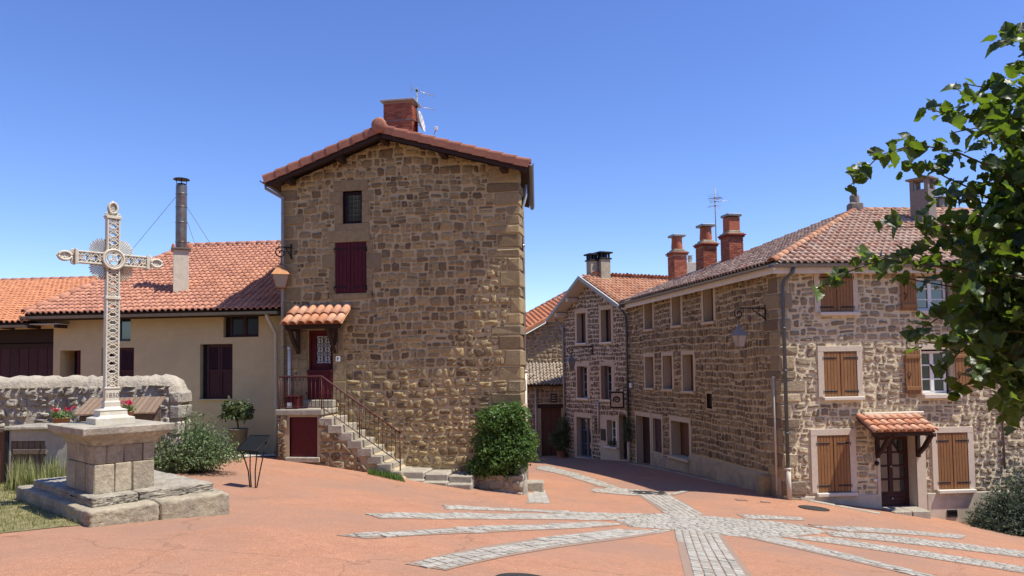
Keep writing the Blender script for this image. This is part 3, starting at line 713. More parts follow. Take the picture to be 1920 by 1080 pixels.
# ------------------------------------------------------------------ ground
def gz_far(xy):
    xy = np.asarray(xy, float); q = np.stack([np.clip(xy[:, 0], -45, 45), np.clip(xy[:, 1], -12, 60)], 1); return gz_np(q)
_xs = np.concatenate([[-1600, -600, -250, -120, -70], np.arange(-45, 45.01, .5), [70, 120, 250, 600, 1600]])
_ys = np.concatenate([[-1600, -600, -200, -80, -30], np.arange(-12, 60.01, .5), [80, 130, 250, 600, 1600]])
_g = np.array([(x, y) for y in _ys for x in _xs]); _z = gz_far(_g)
_f = [(j * len(_xs) + i, j * len(_xs) + i + 1, (j + 1) * len(_xs) + i + 1, (j + 1) * len(_xs) + i) for j in range(len(_ys) - 1) for i in range(len(_xs) - 1)]
mb = MB(); mb.v = [Vector((p[0], p[1], z)) for p, z in zip(_g, _z)]; mb.f = [list(f) for f in _f]; mb.t = [0] * len(_f); mb.sm = [True] * len(_f)
ground = mb.build('ground', 'asphalt_red', origin=(0, 0, 0)); tag(ground, kind='structure')
# dark land and hill ring, unseen, added to cut ground bounce and horizon glow
ground.data.materials.append(MATS['far_land'])
for p_ in ground.data.polygons:
    c_ = p_.center
    if not (-24 < c_.x < 26 and -9 < c_.y < 62): p_.material_index = 1
hb = MB(); NH = 96
for i in range(NH):
    a = 2 * math.pi * i / NH
    for r_, h_ in ((420, -40), (520, 10), (680, 14 + 6 * math.sin(a * 3 + 1) + 4 * math.sin(a * 7)), (900, 30 + 8 * math.sin(a * 2 + .5) + 5 * math.sin(a * 5 + 2)), (1300, 20)): hb.v.append(Vector((r_ * math.cos(a), r_ * math.sin(a), h_)))
for i in range(NH):
    for j in range(4): hb.f.append([i * 5 + j, ((i + 1) % NH) * 5 + j, ((i + 1) % NH) * 5 + j + 1, i * 5 + j + 1]); hb.t.append(0); hb.sm.append(True)
tag(hb.build('added_hills', 'far_land', origin=(0, 0, 0)), kind='structure')
def sheet(name, pxpoly, mat, lift, step=.35, wob=.06, label=None, ground_pts=None):
    """a patch lying on the terrain inside a polygon (ground xy)"""
    P = [(p.x, p.y) for p in (gp(*q) for q in pxpoly)] if ground_pts is None else ground_pts
    Q = []
    for i in range(len(P)):
        a, b = P[i], P[(i + 1) % len(P)]; k = max(1, int(math.dist(a, b) / step))
        for t in range(k): Q.append((a[0] + (b[0] - a[0]) * t / k + random.uniform(-wob, wob), a[1] + (b[1] - a[1]) * t / k + random.uniform(-wob, wob)))
    bm = bmesh.new(); vs = [bm.verts.new((x, y, 0)) for x, y in Q]; bm.faces.new(vs)
    bmesh.ops.triangulate(bm, faces=bm.faces[:])
    for _ in range(3):
        es = [e for e in bm.edges if e.calc_length() > .8]
        if not es: break
        bmesh.ops.subdivide_edges(bm, edges=es, cuts=1); bmesh.ops.triangulate(bm, faces=bm.faces[:])
    bm.normal_update()
    if sum(f.normal.z for f in bm.faces) < 0: bmesh.ops.reverse_faces(bm, faces=bm.faces[:])
    z = gz_np([(v.co.x, v.co.y) for v in bm.verts])
    for v, zz in zip(bm.verts, z): v.co.z = zz + lift
    me = bpy.data.meshes.new(name); bm.to_mesh(me); bm.free(); me.materials.append(MATS[mat]); o = link(name, me); tag(o, kind='structure'); return o, P
# radiating cobbled star
STRIPS = [  # polygon in the photograph, axis (two points)
    ([(1150, 976), (1200, 966), (1250, 962), (1330, 968), (1420, 975), (1500, 985), (1560, 998), (1480, 1008), (1390, 1008), (1352, 1003), (1264, 994), (1180, 988)], (1180, 982), (1500, 994)),
    ([(1264, 993), (1355, 1003), (1425, 1100), (1288, 1100)], (1310, 1000), (1352, 1090)),
    ([(830, 947), (1001, 955), (1227, 963), (1190, 972), (1001, 959.5), (838, 955)], (832, 951), (1200, 966)),
    ([(684, 963), (830, 962), (1030, 963), (1180, 969), (1150, 976), (1030, 974), (830, 974), (713, 973)], (690, 968), (1150, 971)),
    ([(629, 1004), (780, 994), (1110, 978), (1175, 984), (900, 1000), (690, 1011)], (640, 1007), (1150, 981)),
    ([(758, 1058), (1147, 992), (1264, 994), (1100, 1020), (835, 1070)], (790, 1064), (1200, 995)),
    ([(1388, 1006), (1455, 1006), (1770, 1084), (1740, 1086)], (1400, 1006), (1755, 1085)),
    ([(1458, 1006), (1548, 1007), (1960, 1069), (1960, 1082)], (1480, 1006), (1960, 1076)),
    ([(1560, 1006), (1540, 994), (1960, 1040), (1960, 1052)], (1545, 1000), (1960, 1046)),
    ([(1584, 997), (1500, 985), (1814, 1005), (1803, 1011)], (1500, 987), (1810, 1008)),
    ([(1247, 964), (1325, 969), (1290, 945), (1258, 928), (1196, 928), (1222, 946)], (1225, 929), (1290, 967)),
    ([(1380, 964), (1500, 970), (1508, 976), (1400, 974)], (1380, 968), (1505, 974)),
    ([(1107, 917), (1160, 915), (1258, 925), (1258, 930), (1190, 930), (1112, 923)], (1108, 920), (1250, 928)),
    ([(1258, 924), (1289, 919), (1295, 921), (1262, 930)], (1258, 927), (1290, 920)),
    ([(1005, 874), (1030, 874), (1080, 887), (1150, 910), (1196, 926), (1170, 920), (1120, 912), (1040, 887), (1005, 880)], (1005, 877), (1190, 924)),
]
star, _ = sheet('cobbled_star', [(1290, 975), (1310, 975), (1310, 982), (1290, 982)], 'sett_joint', .006)
tag(star, 'star of pale granite setts radiating across the red square')
bm = bmesh.new(); done = []; SETT = []
jb = MB()
for poly, a0, a1 in STRIPS:
    P = [(p.x, p.y) for p in (gp(*q) for q in poly)]
    A0, A1 = gp(*a0), gp(*a1); ax = Vector((A1.x - A0.x, A1.y - A0.y)).normalized(); pr = Vector((-ax.y, ax.x))
    aa = [Vector(p).dot(ax) for p in P]; bb = [Vector(p).dot(pr) for p in P]
    tmp = bpy.data.meshes.new('t'); 
    b2 = bmesh.new(); b2.faces.new([b2.verts.new((x, y, 0)) for x, y in P]); bmesh.ops.triangulate(b2, faces=b2.faces[:])
    for _ in range(4):
        es = [e for e in b2.edges if e.calc_length() > .9]
        if not es: break
        bmesh.ops.subdivide_edges(b2, edges=es, cuts=1); bmesh.ops.triangulate(b2, faces=b2.faces[:])
    b2.normal_update()
    if sum(f.normal.z for f in b2.faces) < 0: bmesh.ops.reverse_faces(b2, faces=b2.faces[:])
    b2.verts.index_update(); lift = .005 + .0015 * len(done) / 4
    jb.add([(v.co.x, v.co.y, gz(v.co.x, v.co.y) + lift) for v in b2.verts], [[v.index for v in f.verts] for f in b2.faces]); b2.free(); bpy.data.meshes.remove(tmp)
    wd = .15; nb = int((max(bb) - min(bb)) / wd) + 1
    for i in range(nb):
        b = min(bb) + (i + .5) * wd; a = min(aa) + random.random() * .2
        while a < max(aa):
            L = random.uniform(.13, .22); c = ax * (a + L / 2) + pr * b
            if inside(P, c.x, c.y) and inside(P, c.x + pr.x * wd * .42, c.y + pr.y * wd * .42) and inside(P, c.x - pr.x * wd * .42, c.y - pr.y * wd * .42) and not any(inside(q, c.x, c.y) for q in done): SETT.append((c.x, c.y, ax, L - .014, wd - .016))
            a += L
    done.append(P)
sj = jb.build('joint_bed', 'sett_joint', star)
_zs = gz_np([(s[0], s[1]) for s in SETT]); bv = MB().cbox(-.5, .5, -.5, .5, -1, 0, I4, .06); BV = [tuple(v) for v in bv.v]; BF = bv.f
Ms = []
for (x, y, ax, L, W_), z in zip(SETT, _zs):
    e = .3; sx = (gz(x + ax.x * e, y + ax.y * e) - z) / e; sy = (gz(x - ax.y * e, y + ax.x * e) - z) / e
    t = random.gauss(0, .06); a2 = Vector((ax.x * math.cos(t) - ax.y * math.sin(t), ax.x * math.sin(t) + ax.y * math.cos(t)))
    X = Vector((a2.x, a2.y, sx + random.gauss(0, .012))).normalized(); Z = X.cross(Vector((-a2.y, a2.x, sy + random.gauss(0, .012)))).normalized(); Y = Z.cross(X)
    M = frame((x, y, z + .017 + random.gauss(0, .003)), X * L * random.uniform(.94, 1), Y * W_ * random.uniform(.9, 1), Z * .05); Ms.append(M)
pieces('sett', 'far_setts', BV, BF, Ms, 'sett', star, 300)
# pale kerb along the corner house and sett apron at the main house corner
def kerb_run(name, pxs, label, wd=.2, h=.025, mat='kerb', seg=.6):
    G = [gp(*p) for p in pxs]; k = link(name, None, None, G[0]); k['kind'] = 'structure'; k['label'] = label
    for a, b in zip(G[:-1], G[1:]):
        L = (b - a).length; n = max(1, int(L / seg))
        for i in range(n):
            p, q = a.lerp(b, i / n), a.lerp(b, (i + 1) / n); d = (q - p).normalized(); sd = Vector((0, 0, 1)).cross(d).normalized()
            M = frame((p + q) / 2, d, sd, d.cross(sd)); ll = (q - p).length / 2
            MB().cbox(-ll + .005, ll - .005, -wd / 2, wd / 2, -.1, h + random.uniform(0, .01), M, .012, random.random(), .004).build('kerb_stone', mat, k)
    return k
kerb_run('kerb', [(1407, 918), (1440, 921), (1470, 930), (1526, 941), (1650, 964)], 'pale stone kerb along the foot of the corner house', mat='step_stone')
kerb_run('lane_kerb', [(1180, 869), (1222, 876), (1309, 896), (1409, 917)], 'stone kerb in shade along the lane front', mat='plinth_lane')
apron, _ = sheet('sett_apron', [(985, 945), (993, 925), (1012, 918), (1025, 925), (1031, 937), (1030, 945), (1005, 943)], 'sett_joint', .006, wob=.02)
Pa = [(p.x, p.y) for p in (gp(*q) for q in [(985, 945), (993, 925), (1012, 918), (1025, 925), (1031, 937), (1030, 945), (1005, 943)])]
Ms = []; x0, x1 = min(p[0] for p in Pa), max(p[0] for p in Pa); y0, y1 = min(p[1] for p in Pa), max(p[1] for p in Pa); y = y0
while y < y1:
    x = x0
    while x < x1:
        if inside(Pa, x, y): Ms.append(frame((x, y, gz(x, y) + .018), (.17, 0, 0), (0, .15, 0), (0, 0, .05)))
        x += .185
    y += .165
pieces('sett', 'small_setts', BV, BF, Ms, 'sett', apron, 300)
# turf round the cross, path verge by the cream house
turf, turfP = sheet('turf', [(-120, 1005), (0, 999), (120, 989), (240, 977), (316, 966), (280, 930), (200, 900), (150, 886), (60, 880), (-160, 880)], 'grass_ground', .008)
verge, vergeP = sheet('garden_verge', [(285, 893), (340, 887), (395, 872), (432, 858), (500, 853), (512, 846), (420, 842), (300, 842), (200, 850), (200, 895)], 'grass_ground', .02)
paving, _ = sheet('stone_paving', [(395, 874), (420, 864), (455, 858), (500, 857), (520, 856), (516, 853), (470, 853), (430, 855), (400, 864)], 'kerb', .028, wob=.03)
def blades(name, P, n, h, mat, w_=.008, lean=.5, label=None, cat=None, holes=(), seed=1, lift=.01, bias=None):
    if name == 'iris_leaves': bias = lambda x, y: max(.02, .5 + .5 * math.sin(x * 7.0) * math.sin(y * 9 + x * 3)) ** 2
    rng = np.random.RandomState(seed); x0, x1 = min(p[0] for p in P), max(p[0] for p in P); y0, y1 = min(p[1] for p in P), max(p[1] for p in P); pts = []
    while len(pts) < n:
        x, y = rng.uniform(x0, x1), rng.uniform(y0, y1)
        if inside(P, x, y) and (bias is None or rng.rand() < bias(x, y)): pts.append((x, y))
    z = gz_np(pts); bv = [(-.5, 0, 0), (.5, 0, 0), (.35, .10, .5), (-.35, .10, .5), (0, .38, 1)]; bf = [(0, 1, 2, 3), (3, 2, 4)]; Ms = np.zeros((n, 4, 4))
    for i in range(n):
        a = rng.uniform(0, 6.28); hh = rng.uniform(*h); l = rng.uniform(0, lean) * hh * 2; ca, sa = math.cos(a), math.sin(a)
        Ms[i] = [[w_ * ca, -sa * l, 0, pts[i][0]], [w_ * sa, ca * l, 0, pts[i][1]], [0, 0, hh, z[i] + lift], [0, 0, 0, 1]]
    o = bulk(name, bv, bf, Ms, mat, kind='stuff'); tag(o, label, cat); return o
blades('lawn_grass', turfP, 26000, (.015, .07), 'grass_blade', .007, .7, 'short sunburnt grass on the turf round the cross', 'grass', seed=3)
_edge = [(p.x, p.y) for p in (gp(*q) for q in [(180, 984), (230, 978), (316, 966), (330, 958), (260, 962), (175, 972)])]
blades('step_edge_grass', _edge, 5000, (.05, .13), 'leaf_bush', .008, .6, 'green grass tufts along the lowest step of the cross', 'grass', seed=4)
blades('verge_grass', vergeP, 7000, (.03, .12), 'leaf_bush', .009, .6, 'green grass on the garden verge behind the cross', 'grass', seed=5)
_reed = [(p.x, p.y) for p in (at(8, 905, 13.6), at(120, 905, 13.3), at(126, 892, 14.4), at(10, 892, 14.5))]
blades('iris_leaves', _reed, 620, (.18, .66), 'reed_blade', .026, .42, 'tall blade leaves of irises before the concrete hatch wall', 'plant', seed=6)
_weed = [(p.x, p.y) for p in (gp(*q) for q in [(690, 890), (745, 902), (760, 905), (750, 898), (690, 882)])]
blades('weed_tuft', _weed, 900, (.04, .2), 'leaf_bush', .02, .6, 'green weeds growing at the foot of the stone staircase', 'plant', seed=7)
# iron covers in the paving
def manhole(name, px, py, r, label, square=False):
    g = gp(px, py); e = .4; n = Vector((gz(g.x - e, g.y) - gz(g.x + e, g.y), gz(g.x, g.y - e) - gz(g.x, g.y + e), 2 * e)).normalized()
    X = Vector((1, 0, 0)); X = (X - n * X.dot(n)).normalized(); M = frame(g + n * .008, X, n.cross(X), n); mb = MB()
    if square: mb.cbox(-r, r, -r * .7, r * .7, -.02, .012, M, .004)
    else: mb.lathe([(r, -.02), (r, .010), (r * .97, .014), (r * .93, .014), (r * .92, .008), (.01, .008)], 28, M, smooth=False)
    t = mb.build(name, 'cover_rust' if name == 'valve_cover' else 'cast_iron', None, g); tag(t, label, 'manhole', 'iron covers in the square'); 
    if not square:
        k = MB()
        for i in range(-4, 5):
            for j in range(-4, 5):
                if math.hypot(i, j) < 4.3: k.cbox(i * r * .2 - r * .07, i * r * .2 + r * .07, j * r * .2 - r * .07, j * r * .2 + r * .07, .006, .013, M, .003)
        k.build('tread_studs', 'cast_iron', t)
    return t
manhole('manhole_cover', 1526, 953.5, .42, 'round dark iron manhole cover before the brown shuttered corner house')
manhole('manhole_cover', 985, 1091, .36, 'round iron manhole cover cut by the bottom edge of the photo')
manhole('drain_grate', 1215, 924.5, .55, 'iron drain grate at the shadow edge across the lane', True)
manhole('valve_cover', 1390, 938, .16, 'small iron valve cover beside the corner house kerb', True)
manhole('valve_cover', 1435, 942, .13, 'smaller valve cover between the kerb and the round manhole', True)
manhole('valve_cover', 1531, 986, .16, 'small valve cover at the end of a sett ray', True)
# ================================================================== main stone house
MU0 = WM.uv(528, 600)[0]
OV = .56
RID = WM.uv(712, 236, OV); EL = WM.uv(497, 331, OV); ER = WM.uv(990, 301, OV)
BK = Vector((.0324, 1, 0)).normalized()
house = thing('stone_house', 'tall gabled rubble stone house with dark red shutters and outside stair', 'house', WM.pt(MU0 / 2, -.6))
def roof_z(u):
    return RID[1] + (EL[1] - RID[1]) * (u - RID[0]) / (EL[0] - RID[0]) if u < RID[0] else RID[1] + (ER[1] - RID[1]) * (u - RID[0]) / (ER[0] - RID[0])
HEAD = lambda u: roof_z(u) - .26
def bulge(u, z):
    t = min(max((3.2 - z) / 4.6, 0), 1); k = min(max((u + 5.6) / 2.0, 0), 1)
    return .085 * t ** 1.2 * k + .012 * math.sin(u * 1.7 + z * .8) + .009 * math.sin(z * 2.6 - u * .9)
w1 = WM.rect(643, 358, 678, 419); w2 = WM.rect(629, 454, 687, 549.5); dr = WM.rect(577, 619, 624, 749)
ZB = -2.0; ZE = min(HEAD(MU0), HEAD(0)) - .05
rng = random.Random(11); QU = []; holesM = []
z = -1.6; k = 0
while z < HEAD(0) - .25:                              # quoins on the lane corner
    h = rng.uniform(.22, .46); L = (rng.uniform(.55, .95) if rng.random() < .5 else rng.uniform(.3, .5)); QU.append((-L, .02, z, min(z + h, HEAD(-L) - .1), .45 if k % 2 else .85)); z += h + .02; k += 1
z = 1.3; k = 0
while z < HEAD(MU0) - .3:
    h = rng.uniform(.28, .42); L = (rng.uniform(.5, .75) if k % 2 else rng.uniform(.25, .4)); QU.append((MU0 - .02, MU0 + L, z, z + h, .4)); z += h + .02; k += 1
BL = []  # squared blocks round the openings (u0, u1, z0, z1)
def blocks(r, lint, sill, jl, jr):
    u0, u1, z0, z1 = r
    BL.append(('lintel', u0 - lint[0], u1 + lint[1], z1, z1 + lint[2]))
    if sill: BL.append(('sill_block', u0 - sill[0], u1 + sill[1], z0 - sill[2], z0))
    for side, js in (('l', jl), ('r', jr)):
        zz = z0
        for wd, hh in js:
            q = zz + (z1 - z0) * hh
            BL.append(('jamb_block', u0 - wd, u0, zz, q) if side == 'l' else ('jamb_block', u1, u1 + wd, zz, q)); zz = q
blocks(w1, (.30, .20, .33), (.26, .26, .24), [(.26, .62), (.42, .38)], [(.24, .66), (.38, .34)])
blocks(w2, (.22, .12, .36), (.08, .08, .21), [(.2, .5), (.42, .27), (.2, .23)], [(.2, .48), (.46, .28), (.22, .24)])
blocks(dr, (.42, .35, .24), None, [(.50, .34), (.34, .24), (.5, .42)], [(.42, .26), (.42, .36), (.34, .38)])
holesM = [w1, w2, dr] + [b[1:] for b in BL] + [q[:4] for q in QU]
mb = MB(); wall_sheet(mb, WM, MU0, 0, ZB, ZE, [w1, w2, dr], HEAD, .3, bulge)
DEP = 5.2
WMR = Wall(0, 0, math.degrees(math.atan2(BK.y, BK.x)), p0=WM.O)
zr = HEAD(0)
mb.add([WM.pt(0, ZB), WM.pt(0, zr), WM.pt(0, zr) + BK * DEP, WM.pt(0, ZB) + BK * DEP], [(0, 1, 2, 3)])
mb.add([WM.pt(MU0, ZB), WM.pt(MU0, HEAD(MU0)), WM.pt(MU0, HEAD(MU0)) + BK * DEP, WM.pt(MU0, ZB) + BK * DEP], [(3, 2, 1, 0)])
mb.add([p + BK * DEP for p in (WM.pt(MU0, ZB), WM.pt(0, ZB), WM.pt(0, HEAD(0)), WM.pt(RID[0], HEAD(RID[0])), WM.pt(MU0, HEAD(MU0)))], [(0, 1, 2, 3, 4)])
wallM = mb.build('wall', 'mortar_main', house)
region = [(MU0, ZB + .4), (0, ZB + .4), (0, HEAD(0)), (RID[0], HEAD(RID[0])), (MU0, HEAD(MU0))]
nM = masonry(WM, wallM, region, holesM, (.14, .31), (.14, .40), .034, (.014, .048), 'stone_main', 21, 300, .36, .6, bulge, .2)
masonry(WMR, wallM, [(0.5, ZB + .6), (DEP, ZB + .6), (DEP, zr), (.5, zr)], [], (.22, .36), (.22, .5), .05, (.02, .05), 'stone_main', 22, 30, .3, .5)
for (u0, u1, z0, z1, sd) in QU:
    b = bulge((u0 + u1) / 2, (z0 + z1) / 2); lane = u1 > -1
    MB().cbox(u0, u1, -sd, .028 + b + rng.uniform(-.008, .01), z0, z1, WM.M, .035, rng.random(), .014).build('quoin', 'quoin' if rng.random() < .6 else 'stone_main', wallM)
for nm, u0, u1, z0, z1 in BL:
    b = bulge((u0 + u1) / 2, (z0 + z1) / 2)
    MB().cbox(u0 + .006, u1 - .006, -.2, .026 + b + rng.uniform(-.004, .008), z0 + .006, z1 - .006, WM.M, .014, rng.random(), .004).build(nm, 'quoin', wallM)
# top window with iron bars
mb = MB(); reveal(mb, WM, w1, .32, .0, True); mb.build('window_recess', 'interior', house)
cas = casement(WM, house, w1[0] + .02, w1[1] - .01, w1[2] + .01, w1[3] - .02, -.14, 'garnet_dark', 1, 1, .06, 'glass_dark')
mb = MB()
for i in range(5): u = w1[0] + (w1[1] - w1[0]) * (i + .6) / 5.2; mb.tube([WM.pt(u, w1[2], -.03), WM.pt(u, w1[3], -.03)], .008, 5)
for i in range(7): z = w1[2] + (w1[3] - w1[2]) * (i + .5) / 7; mb.tube([WM.pt(w1[0], z, -.02), WM.pt(w1[1], z, -.02)], .008, 5)
mb.build('window_grille', 'iron', house)
# closed red shutters
um = (w2[0] + w2[1]) / 2
mb = MB(); reveal(mb, WM, w2, .25, .0, True); mb.build('window_recess', 'interior', house)
for a, b, s in ((w2[0] + .01, um - .004, 'l'), (um + .004, w2[1] - .01, 'r')):
    shutter(WM, house, a, b, w2[2] + .01, w2[3] - .01, .0, 'red_paint', 4, .035, [w2[3] - .2, w2[2] + .18], s)
for u in (w2[0] - .2, w2[1] + .2):                      # shutter stays on the wall
    MB().tube([WM.pt(u, w2[2] + .02, .03), WM.pt(u, w2[2] + .02, .09), WM.pt(u + .02, w2[2] - .14, .09)], .014, 6).build('shutter_stay', 'iron', house)
# door with glazed scrollwork panel and half-height gate
u0, u1, z0, z1 = dr
mb = MB(); reveal(mb, WM, dr, .34, .0, True); mb.build('door_recess', 'mortar_main', house)
mb = MB(); gy0, gy1 = WM.uv(600, 681)[1], WM.uv(600, 630)[1]; ga, gb = u0 + (u1 - u0) * .25, u0 + (u1 - u0) * .86
mb.cbox(u0 + .02, ga, -.2, -.14, z0, z1 - .02, WM.M, .008); mb.cbox(gb, u1 - .02, -.2, -.14, z0, z1 - .02, WM.M, .008)
mb.cbox(ga, gb, -.2, -.14, gy1, z1 - .02, WM.M, .008); mb.cbox(ga, gb, -.2, -.14, z0, gy0, WM.M, .008)
mb.cbox(u0, u1, -.145, -.10, z1 - .09, z1, WM.M, .006); mb.cbox(u0, u0 + .06, -.145, -.10, z0, z1 - .09, WM.M, .006); mb.cbox(u1 - .06, u1, -.145, -.10, z0, z1 - .09, WM.M, .006)
door = mb.build('door', 'red_door', house)
MB().box(ga, gb, -.185, -.175, gy0, gy1, WM.M).build('pane', 'glass_pale', door)
mb = MB(); gw, gh = gb - ga, gy1 - gy0
for i in range(2):
    for j in range(3):
        cu, cz = ga + gw * (.27 + .46 * i), gy0 + gh * (.17 + .33 * j); R = gw * .21
        mb.tube([WM.pt(cu + R * math.cos(t * .45), cz + R * math.sin(t * .45), -.165) for t in range(15)], .009, 5)
        mb.tube([WM.pt(cu, cz - R, -.165), WM.pt(cu, cz + R, -.165)], .008, 5); mb.tube([WM.pt(cu - R * .5, cz, -.165), WM.pt(cu + R * .5, cz, -.165)], .008, 5)
for t in (.03, .5, .97): mb.tube([WM.pt(ga + gw * t, gy0, -.16), WM.pt(ga + gw * t, gy1, -.16)], .009, 5)
for t in (.34, .67): mb.tube([WM.pt(ga, gy0 + gh * t, -.16), WM.pt(gb, gy0 + gh * t, -.16)], .008, 5)
mb.build('door_grille', 'iron', door)
gt = MB(); zg = WM.uv(600, 694)[1]
for i in range(7): a = u0 - .04 + (u1 - u0 + .03) * i / 7; gt.cbox(a + .003, a + (u1 - u0 + .03) / 7 - .003, -.02, .012, z0 + .02, zg, WM.M, .006, random.random())
gt.cbox(u0 - .05, u1, .012, .03, zg - .07, zg + .01, WM.M, .005); gt.cbox(u0 - .05, u1, .012, .03, z0 + .15, z0 + .23, WM.M, .005); gt.build('half_gate', 'red_door', house)
MB().tube([WM.pt(u1 - .1, z0 + 1.02, -.13), WM.pt(u1 - .1, z0 + 1.02, -.07), WM.pt(u1 - .2, z0 + 1.02, -.07)], .012, 6).build('door_handle', 'iron', door)
nu, nz = WM.uv(634.5, 673)
npl = MB().cbox(nu - .07, nu + .07, .03, .045, nz - .075, nz + .075, WM.M, .006).build('number_plate', 'white_paint', house)
def text(body, size, M, mat, parent, name='lettering', ext=.002):
    cu = bpy.data.curves.new(name, 'FONT'); cu.body = body; cu.size = size; cu.extrude = ext; cu.align_x = 'CENTER'; cu.align_y = 'CENTER'
    tmp = bpy.data.objects.new('t', cu); COL.objects.link(tmp); dg = bpy.context.evaluated_depsgraph_get(); me = bpy.data.meshes.new_from_object(tmp.evaluated_get(dg))
    bpy.data.objects.remove(tmp); me.materials.append(MATS[mat]); me.name = name
    o = bpy.data.objects.new(name, me); COL.objects.link(o); o.parent = parent; o.matrix_parent_inverse = Matrix.Translation(-LOC[parent.name]); o.matrix_basis = M; return o
text('9', .12, frame(WM.pt(nu, nz, .048), WM.r, (0, 0, 1), WM.n), 'iron', npl)
# ---- porch canopy: barrel tiles on timber brackets
def canopy(W, host, ua, ub, zback, zfront, out, cols, rows, mat, bu, zbr, name='canopy', dropb=.8, outback=.04):
    mb = MB(); th = .05
    sl = (zfront - zback) / (out - outback)
    mb.prism([(0, 0), (0, 0)], 0, 0) if False else None
    v = []
    for u in (ua + .03, ub - .03):
        for o_, z_ in ((outback, zback - .02), (out - .06, zfront + .02), (out - .06, zfront - th + .02), (outback, zback - th - .02)): v.append((u, o_, z_))
    mb.add(v, [(0, 1, 2, 3), (7, 6, 5, 4), (0, 4, 5, 1), (1, 5, 6, 2), (2, 6, 7, 3), (3, 7, 4, 0)], W.M)
    mb.cbox(ua + .06, ub - .06, out - .2, out - .1, zfront - .12, zfront - .02, W.M, .006)
    c = mb.build(name, 'wood_dark', host)
    L = math.hypot(out - outback, zback - zfront); wd = (ub - ua) / cols; l = L / rows
    e = W.r; s_ = (W.pt(0, zback, outback) - W.pt(0, zfront, out)).normalized(); n = e.cross(s_)
    if n.z < 0: n = -n
    bv = []; k = 8
    for y, q, li in ((-.07, 1.06, .05), (l * 1.04, .9, .0)):
        for i in range(k + 1):
            a = math.pi * i / k; bv.append((wd * .5 - wd * .47 * q * math.cos(a), y, wd * .42 * q * math.sin(a) + li))
    for i in range(k + 1):
        a = math.pi * i / k; bv.append((wd * .5 - wd * .47 * .92 * math.cos(a), -.07, wd * .42 * .92 * math.sin(a) + .038))
    for i in range(k + 1):
        a = math.pi * i / k; bv.append((wd * .5 - wd * .47 * .9 * math.cos(a), l * .3, wd * .42 * .9 * math.sin(a) + .02))
    bf = [(i, i + 1, k + 2 + i, k + 1 + i) for i in range(k)] + [(2 * k + 2 + i, 2 * k + 3 + i, i + 1, i) for i in range(k)] + [(3 * k + 3 + i, 3 * k + 4 + i, 2 * k + 3 + i, 2 * k + 2 + i) for i in range(k)]
    me = mesh_of('barrel_tile', bv, bf, mat, True)
    pan = MB(); pv = []
    for j in range(rows):
        for i in range(cols):
            o_ = W.pt(ua + i * wd, zfront, out) + s_ * (j * l) + n * (.012 + random.uniform(0, .008))
            place('barrel_tile', me, frame(o_, (e + s_ * random.gauss(0, .012)).normalized(), (s_ + e * random.gauss(0, .015)).normalized(), n), c)
    pan.add([W.pt(ua, zfront, out) + n * .012, W.pt(ub, zfront, out) + n * .012, W.pt(ub, zback, outback) + n * .012, W.pt(ua, zback, outback) + n * .012], [(0, 1, 2, 3)]); pan.build('pan_tiles', mat, c)
    for u in bu:
        b = MB(); t = .055
        b.cbox(u - t, u + t, .01, .12, zbr - dropb, zfront + .05, W.M, .01)
        b.cbox(u - t + .004, u + t - .004, .12, out - .1, zfront - .17, zfront - .06, W.M, .01)
        pts = [(.10, zbr - dropb + .06), (.10, zbr - dropb + .20), (out * .32, zfront - .5), (out * .62, zfront - .17), (out * .78, zfront - .17), (out * .45, zfront - .55)]
        v = [(u + s2 * (t - .008), o_, z_) for s2 in (-1, 1) for o_, z_ in pts]; n6 = 6
        b.add(v, [tuple(range(6)), tuple(range(11, 5, -1))] + [(i, i + 6, (i + 1) % 6 + 6, (i + 1) % 6) for i in range(6)], W.M); b.build('bracket', 'wood_dark', c)
    return c
ca, cz = WM.uv(527, 611, .85); cb = WM.uv(641, 607, .85)[0]; zb = WM.uv(590, 577, .05)[1]
canopy(WM, house, ca, cb, zb, cz + .02, .85, 7, 2, 'tile_canopy', (WM.uv(561, 640)[0], WM.uv(631, 640)[0]), cz, 'door_canopy', .82)
# ---- roof
roofM = None
def roof_slab(host, corners, th, mat, name='roof'):
    """corners: four points of the upper face, counter-clockwise from above"""
    a = [Vector(c) for c in corners]; n = (a[1] - a[0]).cross(a[2] - a[0]).normalized(); n = n if n.z > 0 else -n
    mb = MB(); k = len(a); mb.add(a + [p - n * th for p in a], [tuple(range(k)), tuple(range(2 * k - 1, k - 1, -1))] + [(i, k + i, k + (i + 1) % k, (i + 1) % k) for i in range(k)])
    return mb
BKD = DEP + .3
R0 = WM.pt(RID[0], RID[1] - .09, OV - .03); L0 = WM.pt(EL[0], EL[1] - .09, OV - .03); E0 = WM.pt(ER[0], ER[1] - .09, OV - .03)
mb = roof_slab(house, [L0, L0 + BK * BKD, R0 + BK * BKD, R0], .10, 'wood_dark')
mb2 = roof_slab(house, [R0, R0 + BK * BKD, E0 + BK * BKD, E0], .10, 'wood_dark'); mb.add(mb2.v, mb2.f)
roofM = mb.build('roof', 'wood_dark', house)
def roof_plane(host, o, e, s_, poly, mat, **k):
    e, s_ = Vector(e).normalized(), Vector(s_).normalized()
    if e.cross(s_).z < 0: e = -e; poly = [(-a, b) for a, b in poly]
    tile_roof(host, o, e, s_, poly, mat, **k)
for Q in (L0, E0):
    sv = R0 - Q; perp = (sv - BK * sv.dot(BK)); sk = sv.dot(BK); Ls = perp.length
    nn = perp.normalized().cross(BK); nn = nn if nn.z > 0 else -nn
    roof_plane(roofM, Q + nn * .01, BK, perp, [(.25, 0), (BKD, 0), (BKD + sk, Ls), (.25 + sk, Ls)], 'tile_verge', w_=.26, l=.40, nmax=0, name='tile')
